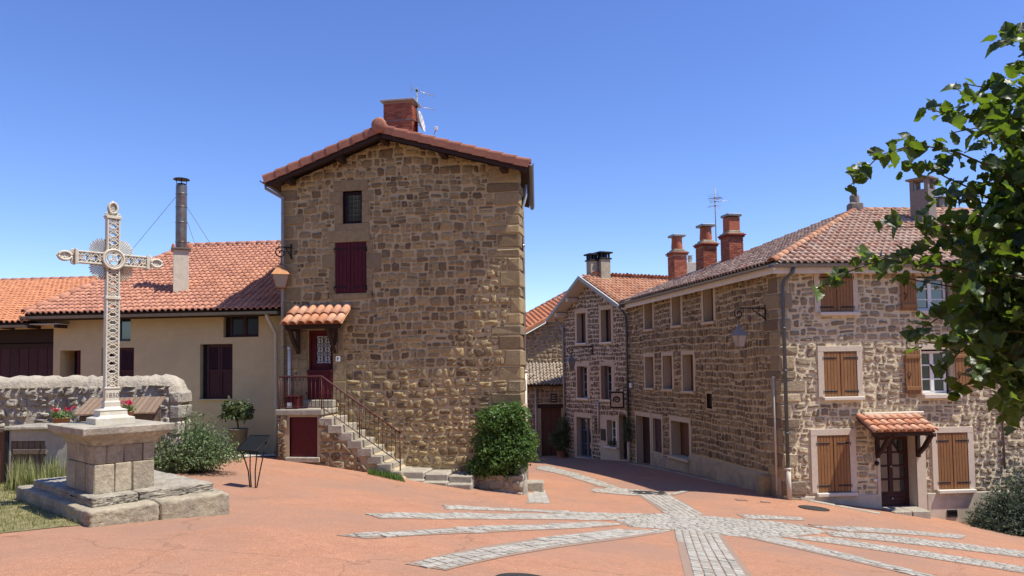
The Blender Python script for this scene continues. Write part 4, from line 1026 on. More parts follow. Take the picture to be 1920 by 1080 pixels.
vp = [(-.27, .02), (-.2, .085), (-.09, .115), (.0, .115), (.05, .09), (.065, .04), (.065, -.15), (.04, -.15), (.035, .02), (-.1, .03)]
for Q, n_ in ((L0, 9), (E0, 11)):
    sv = (R0 - Q); L = sv.length; d = sv.normalized(); nn = d.cross(WM.n); nn = nn if nn.z > 0 else -nn; l = L / n_
    k = len(vp); v = [(o_ * 1.14, -.03, h * 1.04 + .026) for o_, h in vp] + [(o_ * .9, l + .0, h * .95 - .004) for o_, h in vp]
    f = [tuple(range(k)), tuple(range(2 * k - 1, k - 1, -1))] + [(i, k + i, k + (i + 1) % k, (i + 1) % k) for i in range(k)]
    me = mesh_of('verge_tile', v, f, 'tile_verge')
    for i in range(n_): place('verge_tile', me, frame(Q + d * (l * i) + WM.n * .03 + nn * .02, (WM.n + d * random.gauss(0, .01)).normalized(), d, nn), roofM)
    bb = MB(); v = []
    for p in (Q, R0):
        for o_, h in ((.0, .0), (.03, .0), (.03, -.24), (.0, -.24)): v.append(p + WM.n * o_ + nn * h)
    bb.add(v, [(0, 1, 2, 3), (7, 6, 5, 4), (0, 4, 5, 1), (1, 5, 6, 2), (2, 6, 7, 3), (3, 7, 4, 0)]); bb.build('bargeboard', 'wood_dark', roofM)
ridge_tiles(roofM, R0 + Vector((0, 0, .14)) + WM.n * .1, R0 + Vector((0, 0, .14)) + BK * BKD, .2, .42, 'tile_verge')
mb = MB(); mb.lathe([(.225, 0), (.225, .05), (.16, .075), (.01, .085)], 20, frame(R0 + Vector((0, 0, .09)) + WM.n * .08, WM.r, Vector((0, 0, 1)).cross(WM.n) * -1 if False else Vector((0, 0, 1)), WM.n)); mb.build('ridge_end_cap', 'tile_verge', roofM)
for px, py in ((545, 346), (640, 296), (722, 262), (832, 288), (945, 313)):
    u, z = WM.uv(px, py, .2); z = HEAD(u) + .03
    MB().cbox(u - .09, u + .09, -.1, .46, z - .19, z + .02, WM.M, .015).build('purlin_end', 'wood_dark', roofM)
# gutters and pipes
gl = L0 - WM.r * .02; gutter('gutter', gl + WM.n * .05 - Vector((0, 0, .02)), gl + BK * BKD - Vector((0, 0, .05)), -WM.r, .075, 'zinc', house)
ge = E0 + WM.r * .0; gutter('gutter', ge + WM.n * .05 - Vector((0, 0, .0)), ge + BK * BKD - Vector((0, 0, .1)), WM.r, .075, 'zinc', house)
pu = WM.uv(530, 500, .12)[0]
a = L0 - WM.r * .09 + BK * .25
downpipe('downpipe', [a - Vector((0, 0, .05)), a - Vector((0, 0, .2)), WM.pt(pu, WM.uv(530, 372, .12)[1], .12), WM.pt(pu, 6.5, .12), WM.pt(pu, 1.3, .12)], .05, 'pipe_grey', house, [WM.pt(pu, zz, .12) for zz in (7.6, 6.2, 4.6, 3.0)])
downpipe('service_pipe', [WM.pt(pu + .2, zz, .1) for zz in (3.05, 1.3)], .045, 'plastic_white', house, [WM.pt(pu + .2, 3.0, .1)])
q = WMR.pt(1.0, 0, .09)
downpipe('downpipe', [Vector((q.x + .1, q.y, zr - .15)), Vector((q.x + .1, q.y, zr - .5)), Vector((q.x, q.y, zr - .85)), Vector((q.x, q.y, 2.2))], .05, 'zinc_light', house, [Vector((q.x, q.y, zz)) for zz in (6, 4)])
downpipe('downpipe_foot', [Vector((q.x, q.y, 2.2)), Vector((q.x, q.y, gz(q.x, q.y)))], .06, 'pipe_cream', house, [Vector((q.x, q.y, 2.2))])
for zc in (WMR.uv(985, 490)[1], 0):                      # red shutters folded back on the lane side
    if zc: shutter(WMR, house, .55, 1.0, 4.7, 6.2, .06, 'red_paint', 3, .035)
shutter(WMR, house, .55, .98, 1.9, 3.6, .06, 'red_paint', 3, .035)
# chimney of laid bricks
def brick_stack(host, c, X, Y, w_, d_, z0, z1, mat='brick', bl=.22, bh=.065, gap=.014, nmax=300, name='chimney', cap=None, taper=0.0):
    X, Y = Vector(X), Vector(Y); M = frame((c[0], c[1], 0), X, Y, (0, 0, 1)); core = MB().box(-w_ / 2 + .012, w_ / 2 - .012, -d_ / 2 + .012, d_ / 2 - .012, z0, z1, M).build(name, 'brick_joint', host)
    bb = MB().cbox(-.5, .5, -.5, .5, -.5, .5, I4, .04); bv = [tuple(v) for v in bb.v]; Ms = []; z = z0; row = 0
    while z + bh <= z1 + .01:
        for side, (dx, dy, LL, off) in enumerate(((X, Y, w_, d_), (Y, X, d_, w_))):
            for sg in (-1, 1):
                a = -LL / 2 + (0 if (row + side) % 2 else -bl / 2)
                while a < LL / 2 - .01:
                    p, q_ = max(a, -LL / 2), min(a + bl, LL / 2)
                    if q_ - p > .04:
                        cc = Vector((c[0], c[1], z + bh / 2)) + dx * ((p + q_) / 2) + dy * sg * (off / 2 - .03 + random.gauss(0, .0025))
                        Ms.append(frame(cc, dx * (q_ - p - gap), dy * .065, Vector((0, 0, bh - gap))))
                    a += bl
        z += bh; row += 1
    pieces('brick', 'rear_bricks', bv, bb.f, Ms, mat, core, nmax, score=lambda M_: -(M_.translation - E).length)
    return core, M
cu_, _ = WM.uv(750, 215, -1.2); cp_ = WM.pt(cu_, 0, -1.3); zt = WM.uv(750, 190, -1.0)[1]; zb_ = roof_z(cu_) - .3
ch, CM = brick_stack(house, cp_, WM.r, -WM.n, .95, .62, zb_, zt, bl=.24, bh=.085)
MB().cbox(-.56, .56, -.4, .4, zt, zt + .07, CM, .015).build('chimney_cap', 'zinc_light', ch)
MB().cbox(-.49, .49, -.325, .325, zt - .62, zt - .59, CM, .003).build('chimney_strap', 'zinc', ch)
# antenna and dish fixed to the stack
def antenna(name, label, base, h, booms, mat='zinc'):
    t = thing(name, label, 'antenna', base); b = Vector(base); MB().tube([b, b + Vector((0, 0, h))], .022, 6).build('mast', mat, t)
    for zz, d, L, el, nel in booms:
        d = Vector(d).normalized(); sd = Vector((0, 0, 1)).cross(d).normalized(); c = b + Vector((0, 0, zz)); mb = MB()
        mb.tube([c - d * L * .25, c + d * L * .75], .011, 5)
        for i in range(nel):
            p = c + d * (L * (-.2 + .92 * i / (nel - 1))); k = el * (1 - .35 * i / nel); mb.tube([p - sd * k, p + sd * k], .0055, 4)
        for zz2 in (-.12, -.05, .06, .13):
            p = c - d * L * .25 + Vector((0, 0, zz2)); mb.tube([p - sd * el * .9, p + sd * el * .9], .0055, 4)
        mb.build('boom', 'zinc_light', t); MB().cbox(-.03, .03, -.03, .03, -.035, .035, Matrix.Translation(c), .008).build('clamp', 'iron', t)
    return t
ab = WM.pt(WM.uv(781, 215, -1.3)[0], roof_z(WM.uv(781, 215, -1.3)[0]) + .05, -1.35); ah = WM.uv(781, 163, -1.3)[1] - ab.z
antenna('roof_antenna', 'television antenna with two booms strapped to the brick chimney of the gabled house', ab, ah, [(ah - .1, (1, .25, -.25), .75, .22, 7), (ah - .62, (1, .15, -.12), .75, .2, 7)])
dd = WM.pt(WM.uv(790, 228, -1.3)[0], 0, -1.3); dd.z = WM.uv(790, 228, -1.3)[1]
dish = thing('satellite_dish', 'white satellite dish seen edge-on beside the brick chimney', 'dish', dd - Vector((0, 0, .4)))
fd = Vector((.97, -.12, .2)).normalized(); sdv = Vector((0, 0, 1)).cross(fd).normalized(); MB().lathe([(.01, -.08), (.14, -.07), (.26, -.03), (.33, .02), (.335, .025), (.33, .03), (.26, -.015), (.14, -.055), (.01, -.065)], 20, frame(dd, sdv, fd.cross(sdv), fd), cap=False).build('reflector', 'plastic_white', dish)
MB().tube([dd - fd * .06, dd - fd * .16, dd - fd * .16 - Vector((0, 0, .5))], .02, 6).build('mount', 'iron', dish)
lb = WM.pt(WM.uv(802, 255, -1.2)[0], 0, -1.2); lb.z = roof_z(WM.uv(802, 255, -1.2)[0]); lt = WM.pt(WM.uv(818, 241, -1.2)[0], 0, -1.2); lt.z = WM.uv(818, 241, -1.2)[1]
lnb = thing('antenna_arm', 'short white receiver arm on the red tiled gable roof', 'antenna', lb)
MB().tube([lb, lt], .014, 6).build('rod', 'zinc_light', lnb); MB().cbox(-.05, .05, -.04, .04, -.06, .06, Matrix.Translation(lt), .01).build('receiver', 'plastic_white', lnb)
# ---- outside stair, landing, cellar door, railing
SO = 1.15; WL = Wall(0, 0, -9.7, p0=WM.O + WM.n * SO)
uL = WM.uv(521, 800, SO)[0]; uS, zS = WM.uv(605, 769, SO); uE, zE = WM.uv(752, 884, SO); NST = 8
stair = thing('outside_stair', 'stone outside stair with cellar door climbing to the red front door', 'staircase', WM.pt(uL, -.3, SO))
cd = WL.rect(543, 782, 595, 857)
rg = [(uL, -.7), (uE + .1, -1.0), (uE + .1, zE - .2), (uS + .05, zS - .28), (uS - .1, zS - .12), (uL, zS - .12)]
mb = MB(); mb.add([(a, 0, b) for a, b in rg] + [(a, -SO, b) for a, b in rg], [(i, 6 + i, 6 + (i + 1) % 6, (i + 1) % 6) for i in range(6)], WL.M)
wall_sheet(mb, WL, uL, cd[1] + .01, -.7, zS - .12, [cd], None, .3)
xs = cd[1] + .01; mb.add([(xs, 0, -.8), (uE + .1, 0, -1.0), (uE + .1, 0, zE - .2), (uS + .05, 0, zS - .28), (xs, 0, zS - .12)], [(0, 4, 3, 2, 1)], WL.M)
sw = mb.build('stair_wall', 'mortar_lane', stair)
masonry(WL, sw, rg, [(cd[0] - .05, cd[1] + .05, cd[2] - .2, cd[3] + .05)], (.2, .36), (.2, .55), .03, (.03, .07), 'stone_lane', 31, 60, .25, .7)
MB().cbox(cd[0] - .1, cd[1] + .1, -.2, .10, cd[2] - .14, cd[2], WL.M, .015, .3, .005).build('cellar_sill', 'step_stone', stair)
mb = MB(); mb.cbox(cd[0], cd[1], -.10, -.06, cd[2], cd[3], WL.M, .006); mb.cbox(cd[0] + .02, cd[1] - .02, -.06, -.05, cd[3] - .09, cd[3] - .02, WL.M, .003); mb.cbox(cd[0] + .02, cd[1] - .02, -.06, -.05, cd[2] + .02, cd[2] + .09, WL.M, .003)
cdo = mb.build('cellar_door', 'red_door', stair)
for zz in (cd[2] + .25, cd[3] - .3): MB().tube([WL.pt(cd[1] - .02, zz - .05, -.04), WL.pt(cd[1] - .02, zz + .05, -.04)], .015, 6).build('hinge', 'iron', cdo)
MB().cbox(uL - .06, uS, -SO + .03, .06, zS - .14, zS + .02, WL.M, .02, .2, .006).build('landing_slab', 'step_stone', stair)
du = (uE - uS) / NST; dz = (zE - zS) / NST
for i in range(NST):
    a = uS + du * i; zt_ = zS + dz * (i + 1)
    MB().cbox(a - .12, a + du + .02, -SO + .06 + .004 * i, .05 + .006 * math.sin(i * 2.3), zt_ - .23, zt_, WL.M, .018, random.random(), .006).build('step', 'step_stone', stair)
# doorstep
MB().cbox(dr[0] - .1, dr[1] + .1, -.1, .3, dr[2] - .22, dr[2] - .01, WM.M, .015, .1, .004).build('doorstep', 'step_stone', stair)
ro = SO - .06; rail = thing('stair_railing', 'dark red wrought iron railing along the outside stair', 'railing', WM.pt(uL, zS, ro))
uR, zR = WM.uv(603, 705.5, ro); zR0 = WM.uv(523, 706.5, ro)[1]; uX, zX = WM.uv(750, 812, ro); zP = WM.uv(750, 884, ro)[1]; uA = WM.uv(523, 720, ro)[0]
mb = MB(); mb.tube([WM.pt(uA, zR0, .1), WM.pt(uA, zR0, ro), WM.pt(uR, zR, ro), WM.pt(uX, zX, ro)], .024, 8); mb.build('handrail', 'rail_paint', rail)
zB0 = zS + .10; zB1 = WM.uv(750, 868, ro)[1]
mb = MB(); mb.tube([WM.pt(uA, zB0, .1), WM.pt(uA, zB0, ro), WM.pt(uR, zB0 - .02, ro), WM.pt(uX, zB1, ro)], .014, 6); mb.build('lower_rail', 'rail_paint', rail)
def tz(u): return (zR0 + (zR - zR0) * (u - uA) / (uR - uA)) if u < uR else zR + (zX - zR) * (u - uR) / (uX - uR)
def bz(u): return zB0 if u < uR else zB0 + (zB1 - zB0) * (u - uR) / (uX - uR)
for u, zb in ((uA, zS), (uR, zS), (WM.uv(674, 760, ro)[0], None), (uX, zP - .08)):
    zz = bz(u) - .12 if zb is None else zb
    mb = MB(); mb.tube([WM.pt(u, zz, ro), WM.pt(u, tz(u) + .01, ro)], .02, 6)
    if u == uX: mb.lathe([(.02, 0), (.045, .03), (.04, .07), (.01, .1)], 8, Matrix.Translation(WM.pt(u, tz(u), ro)))
    mb.build('post', 'rail_paint', rail)
u = uA + .12
while u < uX - .05:
    if abs(u - uR) > .04:
        mb = MB(); mb.tube([WM.pt(u, bz(u), ro), WM.pt(u, tz(u), ro)], .0095, 5); c = WM.pt(u + .04, tz(u) - .06, ro)
        mb.tube([c + WM.r * (.035 * math.cos(t * .6)) + Vector((0, 0, .035 * math.sin(t * .6))) for t in range(9)], .006, 4, False); mb.build('baluster', 'rail_paint', rail)
    u += .125
for i in range(8):
    o_ = .2 + i * .11; MB().tube([WM.pt(uA, zB0, o_), WM.pt(uA, zR0, o_)], .0095, 5).build('baluster', 'rail_paint', rail)
cr = thing('red_crate', 'dark red plastic crate standing on the stair landing', 'crate', WM.pt(uA + .25, zS + .02, .75))
MB().cbox(uA + .08, uA + .48, .55, .9, zS + .02, zS + .36, WM.M, .02).build('crate_body', 'red_door', cr); MB().cbox(uA + .06, uA + .5, .53, .92, zS + .36, zS + .40, WM.M, .012).build('crate_rim', 'red_paint', cr)
MB().cbox(uA + .14, uA + .3, .9, .906, zS + .06, zS + .2, WM.M, .002).build('crate_label', 'plastic_white', cr)
# long stone bench step and planter at the wall foot
bench = thing('stone_bench_step', 'two-level pale stone ledge at the foot of the gabled house', 'step', WM.pt(-2.4, gz(*WM.pt(-2.4, 0, .9).xy), .9))
ua, zA = WM.uv(752, 886, .95); ub, zBn = WM.uv(886, 898, .95)
n_ = 3
for i in range(n_):
    a, b = ua + (ub - ua) * i / n_, ua + (ub - ua) * (i + 1) / n_; zz = zA + (zBn - zA) * (i + .5) / n_ + .06
    MB().cbox(a + .01, b - .01, .05, .98, zz - .35, zz, WM.M, .03, random.random(), .012).build('ledge_slab', 'step_stone', bench)
    MB().cbox(a + .02, b + .02, .9, 1.22, zz - .6, zz - .19, WM.M, .03, random.random(), .012).build('ledge_slab', 'step_stone', bench)
plw = thing('planter_wall', 'low rubble planter wall round the bush at the house corner', 'wall', WM.pt(-.7, -1.4, .8))
WP = Wall(0, 0, -9.7 - 6, p0=WM.pt(0.12, 0, .62)); up0 = WP.uv(842, 905)[0]; zt_ = WP.uv(900, 893)[1]
MB().box(up0, 0, -.35, 0, -2.3, zt_ - .02, WP.M).build('planter_core', 'mortar_garden', plw)
masonry(WP, plw.children[0], [(up0, -2.2), (0, -2.2), (0, zt_), (up0, zt_ - .02)], [], (.22, .36), (.25, .5), .03, (.03, .06), 'granite_block', 41, 40, .2, .6)
for i in range(4):
    a, b = up0 + (0 - up0) * i / 4, up0 + (0 - up0) * (i + 1) / 4; MB().cbox(a + .01, b - .01, -.4, .05, zt_ - .04, zt_ + .05, WP.M, .02, random.random(), .01).build('coping_stone', 'granite_block', plw)
gs = WM.pt(.02, 0, .42); gzz = gz(gs.x, gs.y); guard = thing('guard_stone', 'weathered rounded guard stone at the lane corner of the gabled house', 'bollard', (gs.x, gs.y, gzz))
MB().lathe([(.19, -.15), (.18, .3), (.15, .62), (.10, .8), (.02, .86)], 12, Matrix.Translation((gs.x, gs.y, gzz))).build('shaft', 'granite', guard)
st_ = WMR.pt(.75, 0, .28); gzz = gz(st_.x, st_.y)
sb = MB().cbox(-.32, .32, -.25, .25, -.2, .30, frame((st_.x, st_.y, gzz), WMR.n, WMR.r, (0, 0, 1)), .04, .2, .01).build('corner_step', 'step_stone', None, (st_.x, st_.y, gzz)); tag(sb, 'pale block step standing beside the lane corner downpipe', 'step')
lantern('copper_lantern', 'copper street lantern on a scroll bracket above the door canopy', WM, WM.pt(*(lambda q: (q[0], q[1] + .1, .05))(WM.uv(546, 470, .05))), WM.uv(546, 470)[0] - WM.uv(520, 470, .3)[0] , (-WM.r + WM.n * .45), .56, .68, 'copper', 'glass_lamp', .85, wf=.34)
# ================================================================== cream house on the left
ch_ = thing('cream_house', 'low cream rendered house with brown tiled hip roof and metal flue', 'house', WC.pt(-3.7, -.3))
OC = .5; zEv = WC.uv(290, 584, OC)[1]; uLE = WC.uv(46, 585, OC)[0]; uRE = WC.uv(522, 577, OC)[0]
DR = 5.6; rl = WC.uv(352, 463, -DR); rr = WC.uv(524, 459, -DR); zRg = (rl[1] + rr[1]) / 2
uWL = WC.uv(103, 640)[0]
wa = WC.rect(419, 586, 485, 632); wb = WC.rect(375, 645, 436, 748); wc = WC.rect(196, 589, 245, 640); wd = WC.rect(190, 652, 251, 742); we = WC.rect(112, 657, 151, 745)
mb = MB(); wall_sheet(mb, WC, uWL, .35, -1.0, zEv + .1, [wa, wb, wc, wd, we], None, .8)
bk = WC.n * -8
mb.add([WC.pt(.35, -1), WC.pt(.35, zEv), WC.pt(.35, zEv) + bk, WC.pt(.35, -1) + bk], [(0, 1, 2, 3)]); mb.add([WC.pt(uWL, -1), WC.pt(uWL, zEv), WC.pt(uWL, zEv) + bk, WC.pt(uWL, -1) + bk], [(3, 2, 1, 0)])
mb.add([WC.pt(uWL, -1) + bk, WC.pt(uWL, zEv) + bk, WC.pt(.35, zEv) + bk, WC.pt(.35, -1) + bk], [(0, 1, 2, 3)])
mb.build('wall', 'render_cream', ch_)
for r, d in ((wa, .16), (wb, .2), (wc, .16), (wd, .2), (we, .7)):
    mb = MB(); reveal(mb, WC, r, d, .0); mb.build('window_reveal', 'render_cream', ch_)
    MB().box(r[0] - .02, r[1] + .02, -d - .03, -d, r[2] - .02, r[3] + .02, WC.M).build('recess_back', 'interior', ch_)
casement(WC, ch_, wa[0] + .18, wa[1], wa[2], wa[3], -.14, 'garnet_dark', 2, 1, .07, 'glass_dark', True)
casement(WC, ch_, wc[0], wc[1], wc[2], wc[3], -.14, 'pipe_dark', 2, 1, .06, 'glass_dark')
def louvre_pair(r, out, mat='garnet_dark'):
    um = (r[0] + r[1]) / 2
    for a, b in ((r[0] + .01, um - .004), (um + .004, r[1] - .01)):
        mb = MB(); mb.cbox(a, a + .07, out, out + .04, r[2], r[3], WC.M, .006); mb.cbox(b - .07, b, out, out + .04, r[2], r[3], WC.M, .006)
        for t0, t1 in ((0, .06), (.48, .54), (.94, 1)): mb.cbox(a + .07, b - .07, out, out + .038, r[2] + (r[3] - r[2]) * t0, r[2] + (r[3] - r[2]) * t1, WC.M, .005)
        mb.box(a + .07, b - .07, out, out + .012, r[2] + (r[3] - r[2]) * .05, r[2] + (r[3] - r[2]) * .5, WC.M)
        s = mb.build('shutter', mat, ch_); lb = MB(); z0, z1 = r[2] + (r[3] - r[2]) * .55, r[2] + (r[3] - r[2]) * .93; n = 16
        for i in range(n):
            z = z0 + (z1 - z0) * i / n; lb.add([(a + .07, out + .005, z + .05), (b - .07, out + .005, z + .05), (b - .07, out + .035, z), (a + .07, out + .035, z)], [(0, 1, 2, 3)], WC.M)
        lb.build('louvres', mat, s)
louvre_pair((wb[0] + .18, wb[1], wb[2], wb[3]), -.12); louvre_pair(wd, -.12)
shutter(WC, ch_, we[0] + (we[1] - we[0]) * .66, we[1], we[2], we[3], -.2, 'red_paint', 3, .04, None, 'l', 'door')
MB().cbox(wb[0] - .08, wb[1] + .05, -.1, .05, wb[2] - .05, wb[2], WC.M, .008).build('sill', 'render_cream', ch_)
# roof
A0 = WC.pt(uLE, zEv, OC); A1 = WC.pt(uRE, zEv, OC); P0 = WC.pt(rl[0], zRg, -DR); P1 = WC.pt(rr[0] + .4, zRg, -DR)
B0 = WC.pt(uLE, zEv, -2 * DR - OC)
mb = roof_slab(ch_, [A0, A1 + WC.r * .3, P1, P0], .12, 'wood_dark'); m2 = roof_slab(ch_, [B0, A0, P0], .12, 'wood_dark'); mb.add(m2.v, m2.f)
m3 = roof_slab(ch_, [P0, P1, WC.pt(uRE + .3, zEv, -2 * DR - OC), B0], .12, 'wood_dark'); mb.add(m3.v, m3.f)
roofC = mb.build('roof', 'wood_dark', ch_)
def plane_frame(o, q, p):
    """o eave start, q eave end, p a point up the slope -> e, s, function to (e, s)"""
    e = (q - o).normalized(); s_ = (p - o); s_ = (s_ - e * s_.dot(e)).normalized(); return e, s_, lambda x: ((x - o).dot(e), (x - o).dot(s_))
e, s_, to = plane_frame(A0, A1, P0); n_ = e.cross(s_)
roof_plane(roofC, A0 + n_ * .03 - s_ * .06, e, s_, [to(A0), to(A1 + WC.r * .25), to(P1), to(P0)], 'tile_brown', w_=.2, l=.30, nmax=300, h=.062)
e, s_, to = plane_frame(B0, A0, P0); n_ = e.cross(s_)
roof_plane(roofC, B0 + n_ * .03, e, s_, [to(B0), to(A0), to(P0)], 'tile_brown', w_=.2, l=.30, nmax=0, h=.062)
ridge_tiles(roofC, P0 + Vector((0, 0, .07)), P1 + Vector((0, 0, .07)), .15, .4, 'tile_brown'); ridge_tiles(roofC, A0 + Vector((0, 0, .1)), P0 + Vector((0, 0, .07)), .13, .4, 'tile_brown')
gutter('gutter', A0 - WC.r * .05 - Vector((0, 0, .09)), A1 + WC.r * .02 - Vector((0, 0, .09)), WC.n, .085, 'zinc', ch_, joints=16)
MB().cbox(uLE, uRE + .2, OC - .06, OC - .03, zEv - .22, zEv - .06, WC.M, .004).build('fascia', 'wood_dark', ch_)
MB().box(uLE + .1, uRE + .2, 0.0, OC - .06, zEv - .1, zEv - .07, WC.M).build('soffit', 'wood_dark', ch_)
pu = WC.uv(518, 700, .16)[0]
downpipe('downpipe', [WC.pt(WC.uv(500, 584, OC)[0], zEv - .12, OC + .05), WC.pt(WC.uv(502, 592, .45)[0], zEv - .28, .45), WC.pt(pu, zEv - .75, .2), WC.pt(pu, 1.0, .16), WC.pt(pu, -.6, .16)], .055, 'pipe_cream', ch_, [WC.pt(pu, 2.6, .17), WC.pt(pu, 1.15, .16)])
# flue stack: rendered base, steel flue, cowl and guys
def on_plane(px, py, o, q, p): return hit(px, py, o, (q - o).cross(p - o))
fb = on_plane(334, 552, A0, A1, P0); st = thing
cx_, cy_ = fb.x, fb.y + .2; X = Vector((math.cos(math.radians(24)), math.sin(math.radians(24)), 0)); Y = Vector((-X.y, X.x, 0)); FM = frame((cx_, cy_, 0), X, Y, (0, 0, 1))
ztop = at(334, 470, cy_).z; hw = .24
stk = MB().cbox(-hw, hw, -hw, hw, fb.z - .5, ztop, FM, .01).build('chimney', 'render_white', ch_)
MB().cbox(-hw - .07, hw + .07, -hw - .07, hw + .07, ztop, ztop + .06, FM, .01).build('chimney_slab', 'flue', stk)
for sx, sy in ((-1, -1), (1, -1), (1, 1), (-1, 1)): MB().lathe([(.05, 0), (.05, .08), (.03, .12), (.01, .14)], 8, FM @ Matrix.Translation((sx * hw, sy * hw, ztop + .06))).build('anchor_stub', 'clay_pot', stk)
zf = at(334, 348, cy_).z; fr_ = .178
fl = MB().lathe([(fr_, ztop + .06), (fr_, zf)], 20, frame((cx_, cy_, 0), (1, 0, 0), (0, 1, 0), (0, 0, 1))).build('flue_pipe', 'flue', stk)
for t in (.12, .42, .66, .86): zz = ztop + (zf - ztop) * t; MB().lathe([(fr_ + .004, zz), (fr_ + .014, zz + .015), (fr_ + .004, zz + .03)], 20, frame((cx_, cy_, 0), (1, 0, 0), (0, 1, 0), (0, 0, 1))).build('flue_band', 'flue', stk)
zc = at(334, 334, cy_).z; mb = MB(); mb.lathe([(fr_ * .9, zf), (fr_ * .75, zf + .06)], 16, Matrix.Translation((cx_, cy_, 0)))
for i in range(4): a = i * 1.57 + .4; mb.tube([(cx_ + .14 * math.cos(a), cy_ + .14 * math.sin(a), zf), (cx_ + .17 * math.cos(a), cy_ + .17 * math.sin(a), zc - .05)], .012, 5)
mb.lathe([(.27, zc - .06), (.24, zc - .03), (.02, zc + .02)], 16, Matrix.Translation((cx_, cy_, 0))); mb.build('cowl', 'iron', stk)
for px, py, t in ((246, 452, .93), (403, 461, .8), (370, 462, .7)):
    g = on_plane(px, 470, A0, A1, P0); MB().tube([(cx_, cy_, ztop + (zf - ztop) * t), g], .008, 4).build('guy_wire', 'zinc', stk)
# ================================================================== orange roofed neighbour with dark garage door
nb = thing('orange_roof_house', 'cream house with bright orange tiled roof and dark timber garage door', 'house', WC.pt(-9.8, -.3))
zN = WC.uv(20, 606, .55)[1]; uN0 = uWL - 7.0; uNR = WC.uv(47, 604, .55)[0]; gd = (WC.uv(-110, 660)[0], WC.uv(100, 660)[0], -.3, WC.uv(60, 617)[1])
mb = MB(); wall_sheet(mb, WC, uN0, uWL, -1.0, zN + .15, [gd], None, .8); mb.add([WC.pt(uN0, -1), WC.pt(uN0, zN), WC.pt(uN0, zN) + bk, WC.pt(uN0, -1) + bk], [(0, 1, 2, 3)]); mb.build('wall', 'render_cream', nb)
mb = MB(); reveal(mb, WC, gd, .25, 0, True); mb.build('garage_recess', 'interior', nb)
n = 12; gdoor = MB().cbox(gd[0] + .05, gd[1], -.2, -.15, gd[3] - .45, gd[3], WC.M, .01).build('garage_door', 'wood_dark', nb)
for i in range(n):
    a = gd[0] + (gd[1] - gd[0]) * i / n; MB().cbox(a + .006, a + (gd[1] - gd[0]) / n - .006, -.2, -.16, gd[2], gd[3] - .47, WC.M, .008, random.random()).build('plank', 'garnet_dark', gdoor)
MB().cbox(gd[0], gd[1], -.15, -.11, gd[3] - .62, gd[3] - .47, WC.M, .01).build('rail', 'wood_dark', gdoor)
zNr = WC.uv(90, 527, -6.0)[1]; C0 = WC.pt(uN0 - .3, zN, .55); C1 = WC.pt(uNR + .1, zN, .55); D0 = WC.pt(uN0 - .3, zNr, -6.0); D1 = WC.pt(WC.uv(190, 521, -6.0)[0], zNr, -6.0)
mb = roof_slab(nb, [C0, C1, D1, D0], .1, 'wood_dark'); m2 = roof_slab(nb, [D0, D1, WC.pt(WC.uv(190, 521, -6.0)[0], zN, -12), WC.pt(uN0 - .3, zN, -12)], .1, 'wood_dark'); mb.add(m2.v, m2.f); roofN = mb.build('roof', 'wood_dark', nb)
e, s_, to = plane_frame(C0, C1, D0); n_ = e.cross(s_)
roof_plane(roofN, C0 + n_ * .03 - s_ * .05, e, s_, [to(C0), to(C1), to(D1), to(D0)], 'tile_orange', w_=.2, l=.30, nmax=200, h=.062)
ridge_tiles(roofN, D0 + Vector((0, 0, .06)), D1 + Vector((0, 0, .06)), .15, .4, 'tile_brown')
gutter('gutter', C0 - Vector((0, 0, .08)), C1 - Vector((0, 0, .08)), WC.n, .07, 'zinc', nb)
for i in range(9): u = uN0 + (uNR + 1.0 - uN0) * i / 8; MB().cbox(u - .05, u + .05, 0, .5, zN - .17, zN - .06, WC.M, .01).build('rafter_end', 'wood_dark', nb)
MB().box(uN0, uWL + .5, 0, .5, zN - .06, zN - .03, WC.M).build('soffit', 'soffit', nb)

# ================================================================== garden wall, hatch wall, hutch
WG = Wall(338, 17.0, -1.5); gw = thing('garden_wall', 'rounded rubble garden wall with mortared top behind the cross', 'wall', WG.pt(-4, -.2))
zg = WG.uv(200, 706)[1]; ug = -13.0
prof = [(0.02, -1.2), (.02, zg - .35), (-.02, zg - .12), (-.12, zg - .02), (-.28, zg + .02), (-.44, zg - .04), (-.52, zg - .16), (-.54, -1.2)]
us = [ug + (0 - .35 - ug) * i / 110 for i in range(111)] + [-.25, -.12, -.03, 0]; mb = MB(); v = []
for i, u in enumerate(us):
    k = 0 if u < -.36 else (u + .36) / .36; q = math.sqrt(max(0, 1 - k * k)); rr_ = random.Random(i)
    for o_, z in prof:
        zz = z if z < 0 else (zg - .45) + (z - (zg - .45)) * (q if z > zg - .45 else 1); v.append((u, -.26 + (o_ + .26) * (.75 + .25 * q) + rr_.uniform(-.03, .03), zz + (rr_.uniform(-.035, .035) if z > 0 else 0)))
k = len(prof); mb.add(v, [(i * k + j, (i + 1) * k + j, (i + 1) * k + j + 1, i * k + j + 1) for i in range(len(us) - 1) for j in range(k - 1)] + [tuple(range((len(us) - 1) * k, len(us) * k))], WG.M, 0, True)
gwb = mb.build('wall_core', 'mortar_garden', gw)
masonry(WG, gwb, [(-9.5, -1.0), (-.22, -1.0), (-.22, zg - .2), (-9.5, zg - .24)], [], (.12, .26), (.13, .36), .03, (.03, .07), 'stone_garden', 51, 150, .4, .85, None, .3)
z = -.3; k = 0
while z < zg - .45: h = random.uniform(.22, .34); MB().cbox(-.25, .03, -.55, .04, z, min(z + h, zg - .35), WG.M, .05, random.random(), .02).build('end_stone', 'stone_garden', gwb); z += h + .02
WB = Wall(60, 14.9, -3); hw_ = thing('hatch_wall', 'low concrete wall with a weathered wooden hatch left of the cross', 'wall', WB.pt(0, -.1))
zt_ = WB.uv(60, 806)[1]; ub0 = WB.uv(-60, 850)[0]; ub1 = WB.uv(132, 850)[0]; hr = WB.rect(20, 827, 84, 900)
